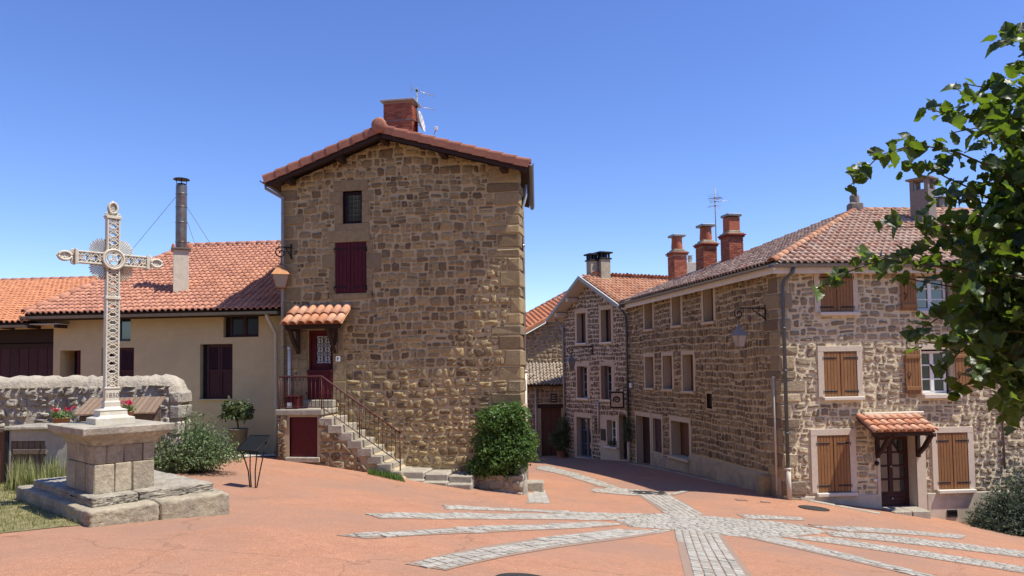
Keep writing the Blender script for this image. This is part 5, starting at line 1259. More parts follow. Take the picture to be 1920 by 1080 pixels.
mb = MB(); wall_sheet(mb, WB, WB.uv(12, 850)[0], ub1, -.8, zt_, [hr], None, .3); mb.box(WB.uv(12, 850)[0], ub1, -.9, -.06, -.8, zt_ - .01, WB.M); reveal(mb, WB, hr, .06); mb.build('wall_body', 'concrete', hw_)
MB().cbox(WB.uv(10, 806)[0], ub1 + .05, -.95, .06, zt_, zt_ + .07, WB.M, .02, .2, .008).build('coping', 'granite', hw_)
n = 6; ht = MB().cbox(hr[0], hr[1], -.05, -.03, hr[3] - .1, hr[3], WB.M, .006).build('hatch', 'wood_grey', hw_)
for i in range(n): a = hr[0] + (hr[1] - hr[0]) * i / n; MB().cbox(a + .004, a + (hr[1] - hr[0]) / n - .004, -.05, -.015, hr[2], hr[3] - .01, WB.M, .006, random.random(), .003).build('plank', 'wood_grey', ht)
MB().cbox(hr[0] + .05, hr[1] + .03, -.015, .015, hr[3] - .26, hr[3] - .16, WB.M, .006, .4).build('batten', 'wood_grey', ht)
MB().tube([WB.pt(hr[1], hr[3] - .3, .0), WB.pt(hr[1], hr[3] - .1, .0)], .015, 6).build('hinge', 'iron', ht)
gt_ = thing('timber_gate', 'brown timber gate leaf cut by the photo edge beside the hatch wall', 'gate', WB.pt(ub0, -.1))
zg_ = WB.uv(0, 808)[1]
for i in range(5): a = WB.uv(11, 850)[0] - .14 * (i + 1); MB().cbox(a + .004, a + .136, -.05, -.0, .0, zg_ - .02, WB.M, .008, random.random()).build('plank', 'shutter_dark', gt_)
MB().cbox(WB.uv(11, 850)[0] - .75, WB.uv(13, 850)[0], -.09, .02, zg_ - .03, zg_ + .05, WB.M, .01).build('gate_cap', 'wood_grey', gt_)
MB().cbox(WB.uv(11, 850)[0] - .02, WB.uv(14, 850)[0] + .03, -.1, .03, -.3, zg_ + .06, WB.M, .01).build('post', 'iron', gt_)
# wooden hutch with sloping plank lid
hu = thing('wooden_hutch', 'low wooden hutch with a sloping plank lid behind the cross', 'hutch', at(215, 800, 15.6))
WH = Wall(285, 15.3, 14); ua = WH.uv(147, 790)[0]; za = WH.uv(200, 800)[1]
zl0 = WH.uv(150, 779)[1]; zl1 = zl0 + .28
MB().box(ua, 0, -.9, -.05, za - .4, zl0 - .02, WH.M).build('hutch_body', 'wood_grey', hu)
nn_ = 15
for i in range(nn_):
    a = ua - .08 + (.16 - ua) * i / nn_; b = a + (.16 - ua) / nn_
    mb = MB(); v = [(x, o_, z) for x in (a + .006, b - .006) for o_, z in ((.08, zl0), (.08, zl0 + .03), (-1.0, zl1 + .03), (-1.0, zl1))]; mb.add(v, [(0, 1, 2, 3), (7, 6, 5, 4), (0, 4, 5, 1), (1, 5, 6, 2), (2, 6, 7, 3), (3, 7, 4, 0)], WH.M, random.random()); mb.build('lid_plank', 'wood_plank', hu)
for i in range(4): a = -.85 + i * .2; MB().cbox(-.04, .0, a, a + .19, za - .4, zl0 + .2 - .26 * i / 4 + .02, WH.M, .005, random.random()).build('side_plank', 'wood_plank', hu)

# ================================================================== wayside cross on its granite altar
CA = 47; K = Wall(178, 11.0, CA); L2 = Wall(178, 11.0, CA - 90)
PW = K.uv(290, 898)[0]; PD = -L2.uv(124, 908)[0]; zb0 = K.uv(178, 911)[1]; zb1 = K.uv(178, 836)[1]; CM_ = K.M
zs = Wall(181, 10.76, CA).uv(181, 803)[1]
mon = thing('wayside_cross', 'ornate cream cast iron cross with sunburst on a granite altar pedestal', 'cross', K.pt(PW / 2, .35, -PD / 2))
def loft(mb, rings, M, tone=0.0):
    v = [(cx + sx * a, cy + sy * b, z) for z, cx, cy, a, b in rings for sx, sy in ((-1, -1), (1, -1), (1, 1), (-1, 1))]; k = len(rings)
    return mb.add(v, [(i * 4 + j, i * 4 + (j + 1) % 4, (i + 1) * 4 + (j + 1) % 4, (i + 1) * 4 + j) for i in range(k - 1) for j in range(4)] + [(3, 2, 1, 0), tuple(range(4 * k - 4, 4 * k))], M, tone)
cu0, co0 = PW / 2, -PD / 2
ped = MB().box(.04, PW - .04, -PD + .04, -.04, zb0 - .1, zb1, CM_).build('pedestal_core', 'mortar_garden', mon)
zm = zb0 + (zb1 - zb0) * .52; q = random.Random(5)
for za_, zc_, cuts in ((zb0 - .14, zm, (0, .33, .62, 1)), (zm, zb1, (0, .2, .48, .8, 1))):
    for a, b in zip(cuts[:-1], cuts[1:]): MB().cbox(PW * a + .004, PW * b - .004, -.25, q.uniform(-.004, .006), za_ + .004, zc_ - .004, CM_, .014, q.random(), .006).build('granite_block', 'granite_block', ped)
    for a, b in ((0, .3), (.3, .62), (.62, 1)): MB().cbox(-q.uniform(-.004, .006), .2, -PD * b + .004, -PD * a - .004 - (.25 if a == 0 else 0), za_ + .004, zc_ - .004, CM_, .014, q.random(), .006).build('granite_block', 'granite_block', ped)
mb = MB(); hwW, hwD = PW / 2, PD / 2
loft(mb, [(zb1 - .01, cu0, co0, hwW + .005, hwD + .005), (zb1 + .03, cu0, co0, hwW + .03, hwD + .03), (zb1 + .09, cu0, co0, hwW + .09, hwD + .09), (zb1 + .15, cu0, co0, hwW + .18, hwD + .18), (zs - .1, cu0, co0, hwW + .205, hwD + .205), (zs - .012, cu0, co0, hwW + .215, hwD + .215), (zs, cu0, co0, hwW + .195, hwD + .195)], CM_)
slab = mb.build('altar_slab', 'granite', mon)
us_ = K.uv(403, 900)[0]; zu = Wall(176, 10.7, CA).uv(176, 934)[1]; zl = Wall(171, 10.4, CA).uv(171, 959)[1]
def rblock(a0, a1, b0, b1, c0, c1, mat, parent, name, seed):
    """worn slab: a finely divided block with uneven faces"""
    bm = bmesh.new(); bmesh.ops.create_cube(bm, size=1.0); bmesh.ops.bevel(bm, geom=bm.edges[:], offset=.06, segments=2, affect='EDGES', profile=.5) if False else None
    bmesh.ops.subdivide_edges(bm, edges=bm.edges[:], cuts=19, use_grid_fill=True); r_ = random.Random(seed)
    for v in bm.verts:
        x, y, z = (v.co.x + .5) * (a1 - a0) + a0, (v.co.y + .5) * (b1 - b0) + b0, (v.co.z + .5) * (c1 - c0) + c0
        ed = sum(abs(abs(c) - .5) < 1e-4 for c in v.co); k = {1: .0, 2: .010, 3: .022}.get(ed, 0)
        x -= math.copysign(k, v.co.x) if abs(abs(v.co.x) - .5) < 1e-4 else 0; y -= math.copysign(k, v.co.y) if abs(abs(v.co.y) - .5) < 1e-4 else 0; z -= math.copysign(k, v.co.z) if abs(abs(v.co.z) - .5) < 1e-4 else 0
        v.co = CM_ @ Vector((x + r_.gauss(0, .006), y + r_.gauss(0, .006), z + r_.gauss(0, .006)))
    bmesh.ops.recalc_face_normals(bm, faces=bm.faces[:])
    mb = MB(); bm.verts.index_update(); mb.add([v.co.copy() for v in bm.verts], [[v.index for v in f.verts] for f in bm.faces], I4, r_.random() + .01, True); bm.free(); return mb.build(name, mat, parent)
uo = .34; lo = .62
uL_ = Wall(176, 10.7, CA - 90).uv(61, 915)[0]; 
bu_ = Wall(0, 0, CA - 90, p0=K.pt(-.12, 0)).uv(61, 915)[0]; bl2 = Wall(0, 0, CA - 90, p0=K.pt(-.25, 0)).uv(29, 950)[0]; ru_ = K.uv(402, 902, .32)[0]; rl_ = K.uv(432, 925, .62)[0]
rblock(-.12, .52, bu_, .32, zl - .05, zu, 'granite', mon, 'upper_step', 1); rblock(.527, ru_, bu_ + .1, .31, zl - .05, zu + .006, 'granite', mon, 'upper_step', 2)
rblock(-.25, .7, bl2, .62, zl - .55, zl, 'granite_block', mon, 'lower_step', 3); rblock(.707, rl_, bl2 + .2, .612, zl - .75, zl + .004, 'granite_block', mon, 'lower_step', 4)
# the casting itself
XC = Wall(0, 0, CA, p0=K.pt(cu0, 0, co0)); zx = XC.uv(210, 487)[1]; ztp = XC.uv(209, 409)[1]; zsh = XC.uv(210, 768)[1]; au = (XC.uv(276, 492)[0] - XC.uv(145, 481)[0]) / 2; hs_ = (XC.uv(224, 560)[0] - XC.uv(198, 560)[0]) / 2
TH = .055
mb = MB(); loft(mb, [(zs - .01, 0, 0, .285, .21), (zs + .09, 0, 0, .285, .21), (zs + .10, 0, 0, .27, .20), (zs + .115, 0, 0, .215, .15), (zs + .135, 0, 0, .20, .14), (zs + .20, 0, 0, .195, .135), (zs + .21, 0, 0, .205, .145), (zs + .222, 0, 0, .18, .12), (zs + .24, 0, 0, hs_ + .022, TH + .03), (zs + .26, 0, 0, hs_ + .01, TH + .015), (zsh + .12, 0, 0, hs_ + .012, TH + .02), (zsh + .14, 0, 0, hs_, TH)], XC.M); mb.build('cross_plinth', 'cross_paint', mon)
def limb(M, a0, a1, hw, name):
    """box girder limb from a0 to a1 along local z, openwork faces"""
    mb = MB(); rw = .026
    for s2 in (-1, 1): mb.cbox(s2 * hw - (rw if s2 > 0 else 0), s2 * hw + (rw if s2 < 0 else 0), -TH, TH, a0, a1, M, .006)
    for z in (a0, a1): mb.cbox(-hw - .012, hw + .012, -TH - .012, TH + .012, z - .014, z + .014, M, .005)
    o = mb.build(name, 'cross_paint', mon); lat = MB(); n = max(1, round((a1 - a0) / (1.28 * hw))); h = (a1 - a0) / n; w2_ = hw - rw
    def bar(p, q, y, r=.0085): lat.tube([M @ Vector((p[0], y, p[1])), M @ Vector((q[0], y, q[1]))], r, 4, False)
    for y in (-TH + .012, TH - .012):
        for i in range(n):
            c = a0 + (i + .5) * h; R = min(w2_, h / 2) * .52
            lat.tube([M @ Vector((R * math.cos(t * math.pi / 6), y, c + R * math.sin(t * math.pi / 6))) for t in range(13)], .009, 4, False)
            for sx in (-1, 1):
                for sz in (-1, 1):
                    lat.tube([M @ Vector((sx * w2_, y, c + sz * h / 2)), M @ Vector((sx * w2_ * .62, y, c + sz * h * .36)), M @ Vector((sx * R * .7, y, c + sz * R * .7))], .0095, 4, False)
                    lat.tube([M @ Vector((sx * w2_, y, c + sz * h * .12)), M @ Vector((sx * w2_ * .72, y, c + sz * h * .05)), M @ Vector((sx * R, y, c))], .007, 4, False)
            bar((-R * .6, c - R * .6), (R * .6, c + R * .6), y, .0065); bar((-R * .6, c + R * .6), (R * .6, c - R * .6), y, .0065)
    lat.build('openwork', 'cross_paint', o); return o
zband = XC.uv(211, 560)[1]
VM = XC.M; limb(VM, zsh + .34, zband, hs_, 'cross_shaft'); limb(VM, zband + .02, zx - .13, hs_ * .97, 'cross_shaft'); limb(VM, zx + .13, ztp, hs_ * .95, 'cross_head')
dm = MB(); dm.cbox(-hs_, hs_, -TH, TH, zsh + .12, zsh + .33, VM, .006); dp = dm.build('date_panel', 'cross_paint', mon)
text('1850', .10, frame(XC.pt(0, zsh + .225, TH + .002), XC.r, (0, 0, 1), XC.n), 'lamp_grey', dp, 'date', .003)
RM = XC.M @ Matrix(((0, 0, 1, 0), (0, 1, 0, 0), (1, 0, 0, zx), (0, 0, 0, 1))); LM = XC.M @ Matrix(((0, 0, -1, 0), (0, 1, 0, 0), (1, 0, 0, zx), (0, 0, 0, 1)))
limb(RM, .13, au, hs_ * .95, 'cross_arm'); limb(LM, .13, au, hs_ * .95, 'cross_arm')
def ring(M, R, r, n=28): return [M @ Vector((R * math.cos(t * 2 * math.pi / n), 0, R * math.sin(t * 2 * math.pi / n))) for t in range(n + 1)]
mb = MB(); ZM = XC.M @ Matrix.Translation((0, TH + .01, zx))
for R, r in ((.15, .022), (.118, .012)): mb.tube(ring(ZM, R, r), r, 6, False)
md = mb.build('medallion', 'cross_paint', mon); mb = MB()
for i in range(3):
    c = [(-.035, .02), (.035, .03), (0, -.045)][i]; mb.tube([ZM @ Vector((c[0] + .055 * math.cos(t * .5 + i), 0, c[1] + .055 * math.sin(t * .5 + i))) for t in range(12)], .011, 5)
mb.tube([ZM @ Vector((x, 0, z)) for x, z in ((-.07, -.07), (-.02, .0), (.02, .05), (.06, .09))], .01, 5); mb.build('monogram', 'cross_paint', md)
sb_ = MB()
for i in range(72):
    a = i * 2 * math.pi / 72; qd = abs(math.sin(2 * a)) ** .5
    if qd < .35: continue
    R = .17 + .205 * qd * (1 if i % 2 else .94); da = .046; p = lambda rad, ang, y: XC.M @ Vector((rad * math.cos(ang), y, zx + rad * math.sin(ang)))
    sb_.add([p(.1, a - da * .8, -.03), p(.1, a + da * .8, -.03), p(R, a + da * .8, -.03), p(R + .025, a, -.03), p(R, a - da * .8, -.03), p(.1, a, -.005), p(R + .01, a, -.008)], [(0, 5, 6, 4), (5, 1, 2, 6), (4, 6, 3), (6, 2, 3), (0, 4, 3, 2, 1)])
sb_.build('sunburst', 'cross_paint', mon)
def finial(M, a):
    M = M @ Matrix.Translation((0, 0, a)) @ Matrix.Diagonal((1, 1, .66, 1)); a = 0.0; mb = MB(); mb.cbox(-hs_ - .02, hs_ + .02, -TH - .01, TH + .01, a, a + .03, M, .006)
    for s2 in (-1, 1):
        for k in range(3):
            c = Vector((s2 * hs_ * (.75 - .3 * k), .0, a + .06 + .012 * k)); mb.tube([M @ (c + Vector((.035 * math.cos(t * .7) * s2, 0, .032 * math.sin(t * .7)))) for t in range(10)], .014, 5)
    for sc_, y in ((1, .02), (1, -.02)):
        mb.tube([M @ Vector((hs_ * .62 * math.sin(t * math.pi / 8) * (1 if t < 9 else 1), y, a + .09 + .13 * (1 - math.cos(t * math.pi / 8)) / 1)) for t in range(9)], .02, 5)
        mb.tube([M @ Vector((-hs_ * .62 * math.sin(t * math.pi / 8), y, a + .09 + .13 * (1 - math.cos(t * math.pi / 8)))) for t in range(9)], .02, 5)
    for z in (.14, .2, .26): mb.tube([M @ Vector((.03 * math.cos(t * .8), 0, a + z + .028 * math.sin(t * .8))) for t in range(9)], .016, 4)
    mb.lathe([(.01, a + .34), (.028, a + .36), (.02, a + .385), (.005, a + .40)], 8, M); return mb.build('finial', 'cross_paint', mon)
finial(VM, ztp + .012); finial(RM, au + .012); finial(LM, au + .012)
# ---- info lectern
li = at(475, 921, 15.5); li.z = gz(li.x, li.y); ls = thing('info_lectern', 'black metal info lectern with slanted board beside the cross', 'sign', li)
LMx = frame(li, Vector((.93, -.37, 0)).normalized(), Vector((.37, .93, 0)).normalized(), (0, 0, 1))
mb = MB(); hT = 1.02
for s2 in (-1, 1):
    for s3 in (-1, 1): mb.tube([LMx @ Vector((s2 * .07, s3 * .02, 0)), LMx @ Vector((s2 * (.11 + .02 * s3), s3 * .05, .35)), LMx @ Vector((s2 * .17, s3 * .1, .66)), LMx @ Vector((s2 * .21, s3 * .15, .86 + .1 * s3))], .014, 6)
mb.build('legs_frame', 'iron', ls); mb = MB(); v = [(-.26, -.2, .78), (.26, -.2, .78), (.26, .2, 1.05), (-.26, .2, 1.05)]; v = v + [(a, b + .01, c - .02) for a, b, c in v]
mb.add(v, [(0, 1, 2, 3), (7, 6, 5, 4), (0, 4, 5, 1), (1, 5, 6, 2), (2, 6, 7, 3), (3, 7, 4, 0)], LMx); mb.build('board', 'board_black', ls)
mb = MB(); ed = [LMx @ Vector(p) for p in v[:4]]; mb.tube(ed + [ed[0]], .012, 5); mb.build('board_rim', 'iron', ls)
# ================================================================== corner house on the right
cor = thing('corner_house', 'long stone corner house with brown shutters, hip roof and brick chimneys', 'house', WR.pt(2, -1.8))
ZR0 = -3.6; OR_ = .36
zev = WR.uv(1500, 494, OR_)[1]; UE = 13.0; US = WS.uv(1179, 700)[0]
def R_(*a): return WR.rect(*a)
r_tl = R_(1537, 510, 1598, 585); r_tr = R_(1718, 517, 1786, 582); r_ml = R_(1544, 659, 1606, 743.5); r_mr = R_(1727, 655, 1787, 738); r_bl = R_(1532, 816, 1593, 923); r_br = R_(1757, 811, 1814, 917); r_dr = R_(1650, 818, 1718, 954)
HR = [r_tl, r_tr, r_ml, r_mr, r_bl, r_br, r_dr]
def S_(*a): return WS.rect(*a)
s_win = [S_(1209, 563, 1223.7, 617), S_(1260.7, 552, 1276.6, 610), S_(1319, 539, 1338, 603), S_(1210.5, 669, 1225.7, 727), S_(1243.6, 667, 1260.7, 729), S_(1281, 665, 1300.5, 733)]
s_door = S_(1194, 781, 1219.5, 872); s_w1 = S_(1225, 785, 1241, 848); s_w2 = S_(1259.5, 791, 1292.6, 857); s_ni = S_(1325, 738, 1335, 766)
HS = s_win + [s_door, s_w1, s_w2, s_ni]
mb = MB(); wall_sheet(mb, WR, 0, UE, ZR0, zev - .1, HR, None, .5); wall_sheet(mb, WR, UE, UE + .01, ZR0, zev - .1, [], None)
wallR = mb.build('wall', 'mortar_front', cor)
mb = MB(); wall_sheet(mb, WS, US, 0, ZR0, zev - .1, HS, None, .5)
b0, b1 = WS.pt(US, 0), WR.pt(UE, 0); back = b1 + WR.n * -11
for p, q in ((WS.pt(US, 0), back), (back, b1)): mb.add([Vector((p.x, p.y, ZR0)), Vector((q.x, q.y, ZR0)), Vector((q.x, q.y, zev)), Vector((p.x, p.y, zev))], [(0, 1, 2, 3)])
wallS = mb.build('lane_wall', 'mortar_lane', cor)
def grow(r, l, rr, b, t): return (r[0] - l, r[1] + rr, r[2] - b, r[3] + t)
zpl = WR.uv(1640, 927)[1]
holesR = [grow(r_tl, .19, .16, .14, .3), grow(r_tr, .05, .2, .14, .3), grow(r_ml, .19, .17, .14, .18), grow(r_mr, .12, .12, .18, .17), grow(r_bl, .22, .2, .14, .2), grow(r_br, .2, .2, .14, .18), grow(r_dr, .1, .32, .2, .55), (WR.uv(1565, 930)[0], UE, ZR0, zpl)]
rng = random.Random(77); z = -2.2; k = 0; QR = []
while z < zev - .5:
    h = rng.uniform(.24, .5); L = rng.uniform(.55, .9) if rng.random() < .5 else rng.uniform(.3, .5); QR.append((0, L, z, z + h, .5 if k % 2 else .8)); z += h + .025; k += 1
masonry(WR, wallR, [(0, ZR0 + .8), (9.2, ZR0 + .8), (9.2, zev - .1), (0, zev - .1)], holesR + [q[:4] for q in QR], (.14, .30), (.14, .44), .042, (.006, .04), 'stone_front', 61, 230, .45, 1.0, None, .25)
holesS = [grow(r, .17, .17, .1, .16) for r in s_win] + [grow(s_door, .15, .15, .3, .2), grow(s_w1, .13, .15, .9, .18), grow(s_w2, .2, .2, 1.2, .2), grow(s_ni, .05, .05, .05, .05), (-6.4, 0, ZR0, WS.uv(1400, 876)[1])]
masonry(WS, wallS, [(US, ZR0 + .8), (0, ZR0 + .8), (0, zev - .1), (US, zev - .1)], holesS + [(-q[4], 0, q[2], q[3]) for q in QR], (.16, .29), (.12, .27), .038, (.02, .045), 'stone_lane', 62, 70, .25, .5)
for (u0, u1, z0, z1, sd) in QR:
    MB().cbox(u0 - .02, u1, -sd, .045 + rng.uniform(-.01, .015), z0, z1, WR.M, .045, rng.random(), .02).build('quoin', 'stone_front', wallR)
# lane side face of the quoins follows the lane front
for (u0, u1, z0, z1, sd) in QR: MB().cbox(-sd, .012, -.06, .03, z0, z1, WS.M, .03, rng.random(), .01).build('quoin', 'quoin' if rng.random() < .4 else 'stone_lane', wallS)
# plinths
for a, b in ((WR.uv(1500, 935)[0], r_dr[0] - .02), (r_dr[1] + .3, UE)): MB().cbox(a, b, -.05, .05, ZR0 + .2, zpl, WR.M, .02).build('plinth', 'plinth', wallR)
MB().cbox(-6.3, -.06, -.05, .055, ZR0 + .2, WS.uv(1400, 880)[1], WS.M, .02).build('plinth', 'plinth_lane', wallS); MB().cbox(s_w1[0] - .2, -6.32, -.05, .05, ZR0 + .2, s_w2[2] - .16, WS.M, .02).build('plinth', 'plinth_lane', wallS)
def sill(W, r, l, rr, host, mat='sill', h=.11, out=.13): MB().cbox(r[0] - l, r[1] + rr, -.05, out, r[2] - h, r[2] - .002, W.M, .014, .2).build('sill', mat, host)
# closed brown pairs
for r, mg, dark in ((r_tl, (.19, .16, 0, .22), 'shutter_brown'), (r_ml, (.19, .17, 0, .17), 'shutter_brown'), (r_bl, (.2, .2, 0, .2), 'shutter_brown'), (r_br, (.18, .2, 0, .18), 'shutter_brown')):
    mb = MB(); margin(mb, WR, r, mg[0], mg[1], 0, mg[3], .05, .2); mb.build('window_surround', 'surround', cor)
    MB().box(r[0], r[1], -.2, -.18, r[2], r[3], WR.M).build('recess_back', 'interior', cor)
    um = (r[0] + r[1]) / 2; hz = [r[3] - .14 * (r[3] - r[2]), r[2] + .12 * (r[3] - r[2])]
    shutter(WR, cor, r[0] + .01, um - .012, r[2] + .012, r[3] - .012, .0, dark, 5, .035, hz, 'l'); shutter(WR, cor, um + .012, r[1] - .01, r[2] + .012, r[3] - .012, .0, dark, 5, .035, hz, 'r')
    MB().cbox(um - .012, um + .012, -.02, .02, r[2] + .012, r[3] - .012, WR.M, .003).build('meeting_strip', 'shutter_dark', cor)
    sill(WR, r, .07, .16, cor, out=.16)
# glazed windows with open leaves
for r, leafs in ((r_tr, (1689, 1718, 1787, 1806)), (r_mr, (1697, 1726, 1791, 1821))):
    mb = MB(); margin(mb, WR, r, .08, .1, 0, .15, .045, .28); mb.build('window_surround', 'surround', cor)
    wn = casement(WR, cor, r[0], r[1] - .12, r[2] + .01, r[3] - .05, -.22, 'white_paint', 2, 3, .075, 'glass_dark', True, .045)
    MB().box(r[0], r[1], -.5, -.45, r[2], r[3], WR.M).build('recess_back', 'interior', cor); sill(WR, r, .02, .16, cor, out=.17, h=.14)
    ym = (r[2] + r[3]) / 2
    la = [WR.uv(x, 697 if r is r_mr else 550, .06)[0] for x in leafs]; zz = (r[2] + .0, r[3] - .0)
    for a, b in ((la[0], la[1]), (la[2], max(la[3], la[2] + .48))):
        s_l = shutter(WR, cor, a, b, zz[0], zz[1], .055, 'shutter_brown', 5, .035, None, 'l', 'shutter', battens=(zz[0] + .13 * (zz[1] - zz[0]), zz[1] - .16 * (zz[1] - zz[0])))
        MB().tube([WR.pt(a + .08, ym - .0, .10), WR.pt(a + .16, ym - .05, .12), WR.pt(a + .1, ym - .22, .1)], .012, 5).build('shutter_latch', 'iron', s_l)
# front door
mb = MB(); reveal(mb, WR, r_dr, .46, .03); mb.cbox(r_dr[1], r_dr[1] + .3, -.03, .04, r_dr[2] - .5, r_dr[3] + .1, WR.M, .01); mb.cbox(r_dr[0] - .1, r_dr[0], -.03, .04, r_dr[2] - .5, r_dr[3] + .1, WR.M, .01); mb.build('door_surround', 'surround', cor)
u0, u1, z0, z1 = r_dr; dm = MB(); f = .12; um = (u0 + u1) / 2
for a, b in ((u0, u0 + f), (u1 - f, u1), (um - .07, um + .07)): dm.cbox(a, b, -.46, -.39, z0, z1, WR.M, .012)
zs_ = [z0 + .42 + (z1 - z0 - .54) * i / 4 for i in range(5)]
for z in zs_: dm.cbox(u0 + f, u1 - f, -.455, -.395, z - .03, z + .03, WR.M, .008)
dm.cbox(u0 + f, u1 - f, -.455, -.4, z0, z0 + .40, WR.M, .01); dm.cbox(u0, u1, -.46, -.385, z1 - .1, z1, WR.M, .01)
for i in range(3): dm.cbox(u0 + f + .04, u1 - f - .04, -.40, -.385, z0 + .08 + i * .11, z0 + .16 + i * .11, WR.M, .01)
dR = dm.build('door', 'garnet_dark', cor)
for i in range(4):
    for a, b in ((u0 + f, um - .07), (um + .07, u1 - f)): MB().box(a, b, -.44, -.43, zs_[i] + .03, zs_[i + 1] - .03, WR.M).build('pane', 'glass_dark', dR)
MB().lathe([(.02, 0), (.035, .02), (.03, .05), (.01, .06)], 10, frame(WR.pt(um - .0, z0 + 1.25, -.39), WR.r, (0, 0, 1), WR.n)).build('knob', 'zinc_light', dR); MB().lathe([(.02, 0), (.035, .02), (.03, .05), (.01, .06)], 10, frame(WR.pt(um, z0 + .26, -.385), WR.r, (0, 0, 1), WR.n)).build('knob', 'zinc_light', dR)
ca, cz = WR.uv(1637, 813, 1.0); cb = WR.uv(1757, 811, 1.0)[0]; zb = WR.uv(1670, 780, .06)[1]
can = canopy(WR, cor, ca, cb, zb, cz + .02, 1.0, 8, 3, 'tile_canopy', (WR.uv(1643, 840)[0], WR.uv(1719, 840)[0]), cz, 'door_canopy', .85)
MB().cbox(WR.uv(1616, 776)[0], WR.uv(1728, 776)[0], -.02, .16, zb, zb + .13, WR.M, .03, .1, .01).build('mortar_fillet', 'surround', can)
u, z = WR.uv(1641, 868); MB().lathe([(.03, 0), (.07, .02), (.075, .05), (.02, .09)], 10, frame(WR.pt(u, z, .05), WR.r, (0, 0, 1), WR.n)).build('door_bell', 'iron', cor)
u, z = WR.uv(1640, 900); MB().cbox(u - .06, u + .06, .045, .06, z - .04, z + .04, WR.M, .004).build('number_plate', 'plastic_white', cor)
sx0, sx1 = WR.uv(1668, 960, .5)[0], WR.uv(1736, 960, .5)[0]; zst = WR.uv(1700, 956, .5)[1]
dstep = thing('doorstep', 'rough stone doorstep before the glazed door of the corner house', 'step', WR.pt((sx0 + sx1) / 2, gz(*WR.pt((sx0 + sx1) / 2, 0, .4).xy), .4))
for i in range(2): a, b = sx0 + (sx1 - sx0) * i / 2, sx0 + (sx1 - sx0) * (i + 1) / 2; MB().cbox(a + .006, b - .006, .06, .75, zst - .5, zst, WR.M, .025, random.random(), .01).build('step_slab', 'step_stone', dstep)
ga = WR.rect(1776, 956, 1795, 970, .06); vent = MB(); t = .02
for a, b, c, d in ((ga[0], ga[1], ga[2], ga[2] + t), (ga[0], ga[1], ga[3] - t, ga[3]), (ga[0], ga[0] + t, ga[2] + t, ga[3] - t), (ga[1] - t, ga[1], ga[2] + t, ga[3] - t)): vent.cbox(a, b, .05, .075, c, d, WR.M, .004)
for i in range(4):
    c = ga[0] + (ga[1] - ga[0]) * (i + .5) / 4; s2 = 1 if i % 2 else -1; zc_ = (ga[2] + ga[3]) / 2; w_ = .028; hh = (ga[3] - ga[2]) * .3
    vent.tube([WR.pt(c + s2 * x * w_, zc_ + y * hh, .065) for x, y in ((-1, .7), (-.3, 1), (.8, .8), (.7, .2), (-.7, -.3), (-.8, -.9), (.2, -1), (1, -.8))], .008, 5)
vg = vent.build('vent_grille', 'iron', cor); MB().box(ga[0], ga[1], .051, .053, ga[2], ga[3], WR.M).build('vent_back', 'interior', vg)
downpipe('conduit', [WR.pt(*WR.uv(1877, 722, .06), .06), WR.pt(*WR.uv(1884, 880, .06), .06)], .03, 'wood_grey', cor)
# lane front: openings
for r in s_win:
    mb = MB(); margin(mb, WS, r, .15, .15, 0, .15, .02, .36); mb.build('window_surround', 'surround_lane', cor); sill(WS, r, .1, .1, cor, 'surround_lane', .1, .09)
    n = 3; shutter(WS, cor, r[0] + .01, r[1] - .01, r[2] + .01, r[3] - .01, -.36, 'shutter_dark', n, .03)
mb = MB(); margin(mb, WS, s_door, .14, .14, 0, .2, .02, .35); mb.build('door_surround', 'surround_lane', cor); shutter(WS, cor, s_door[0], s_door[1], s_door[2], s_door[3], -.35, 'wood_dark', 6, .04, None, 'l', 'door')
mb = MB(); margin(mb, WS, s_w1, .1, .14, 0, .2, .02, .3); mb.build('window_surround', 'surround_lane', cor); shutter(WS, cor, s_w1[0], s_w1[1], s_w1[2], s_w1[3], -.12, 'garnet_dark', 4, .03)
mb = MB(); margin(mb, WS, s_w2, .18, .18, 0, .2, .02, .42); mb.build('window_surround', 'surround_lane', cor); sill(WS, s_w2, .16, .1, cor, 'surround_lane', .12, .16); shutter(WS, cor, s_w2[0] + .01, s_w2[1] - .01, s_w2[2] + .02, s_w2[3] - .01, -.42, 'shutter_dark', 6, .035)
mb = MB(); reveal(mb, WS, s_ni, .2, 0, True); mb.cbox(s_ni[0], s_ni[1], -.15, -.1, s_ni[2] + .05, s_ni[3], WS.M, .01); mb.build('niche_box', 'wood_dark', cor)
# roof
eR = WR.pt(0, zev, OR_); eS = WS.pt(0, zev, OR_)
d_ = (eS - eR); den = WR.r.x * WS.r.y - WR.r.y * WS.r.x; tt = (d_.x * WS.r.y - d_.y * WS.r.x) / den; A = eR + WR.r * tt
B = WS.pt(US - .1, zev - .15, OR_); Pk = at(1603, 396, 28.6); C = WR.pt(UE, zev, OR_); D = Pk + WR.r * 12.0
mb = roof_slab(cor, [A, C, D, Pk], .1, 'soffit'); m2 = roof_slab(cor, [B, A, Pk], .1, 'soffit'); mb.add(m2.v, m2.f); Bk = Vector((back.x, back.y, zev)); m3 = roof_slab(cor, [Bk, B, Pk, D], .1, 'soffit'); mb.add(m3.v, m3.f)
roofR = mb.build('roof', 'soffit', cor)
e, s_, to = plane_frame(A, C, Pk); n_ = e.cross(s_)
roof_plane(roofR, A + n_ * .03 - s_ * .05, e, s_, [to(A), to(C), to(D), to(Pk)], 'tile_aged', w_=.215, l=.33, nmax=230, h=.08, jit=.02, pan=.3)
e, s_, to = plane_frame(B, A, Pk); n_ = e.cross(s_)
roof_plane(roofR, B + n_ * .03 - s_ * .05, e, s_, [to(B), to(A), to(Pk)], 'tile_aged', w_=.215, l=.33, nmax=70, h=.08, jit=.02, pan=.3)
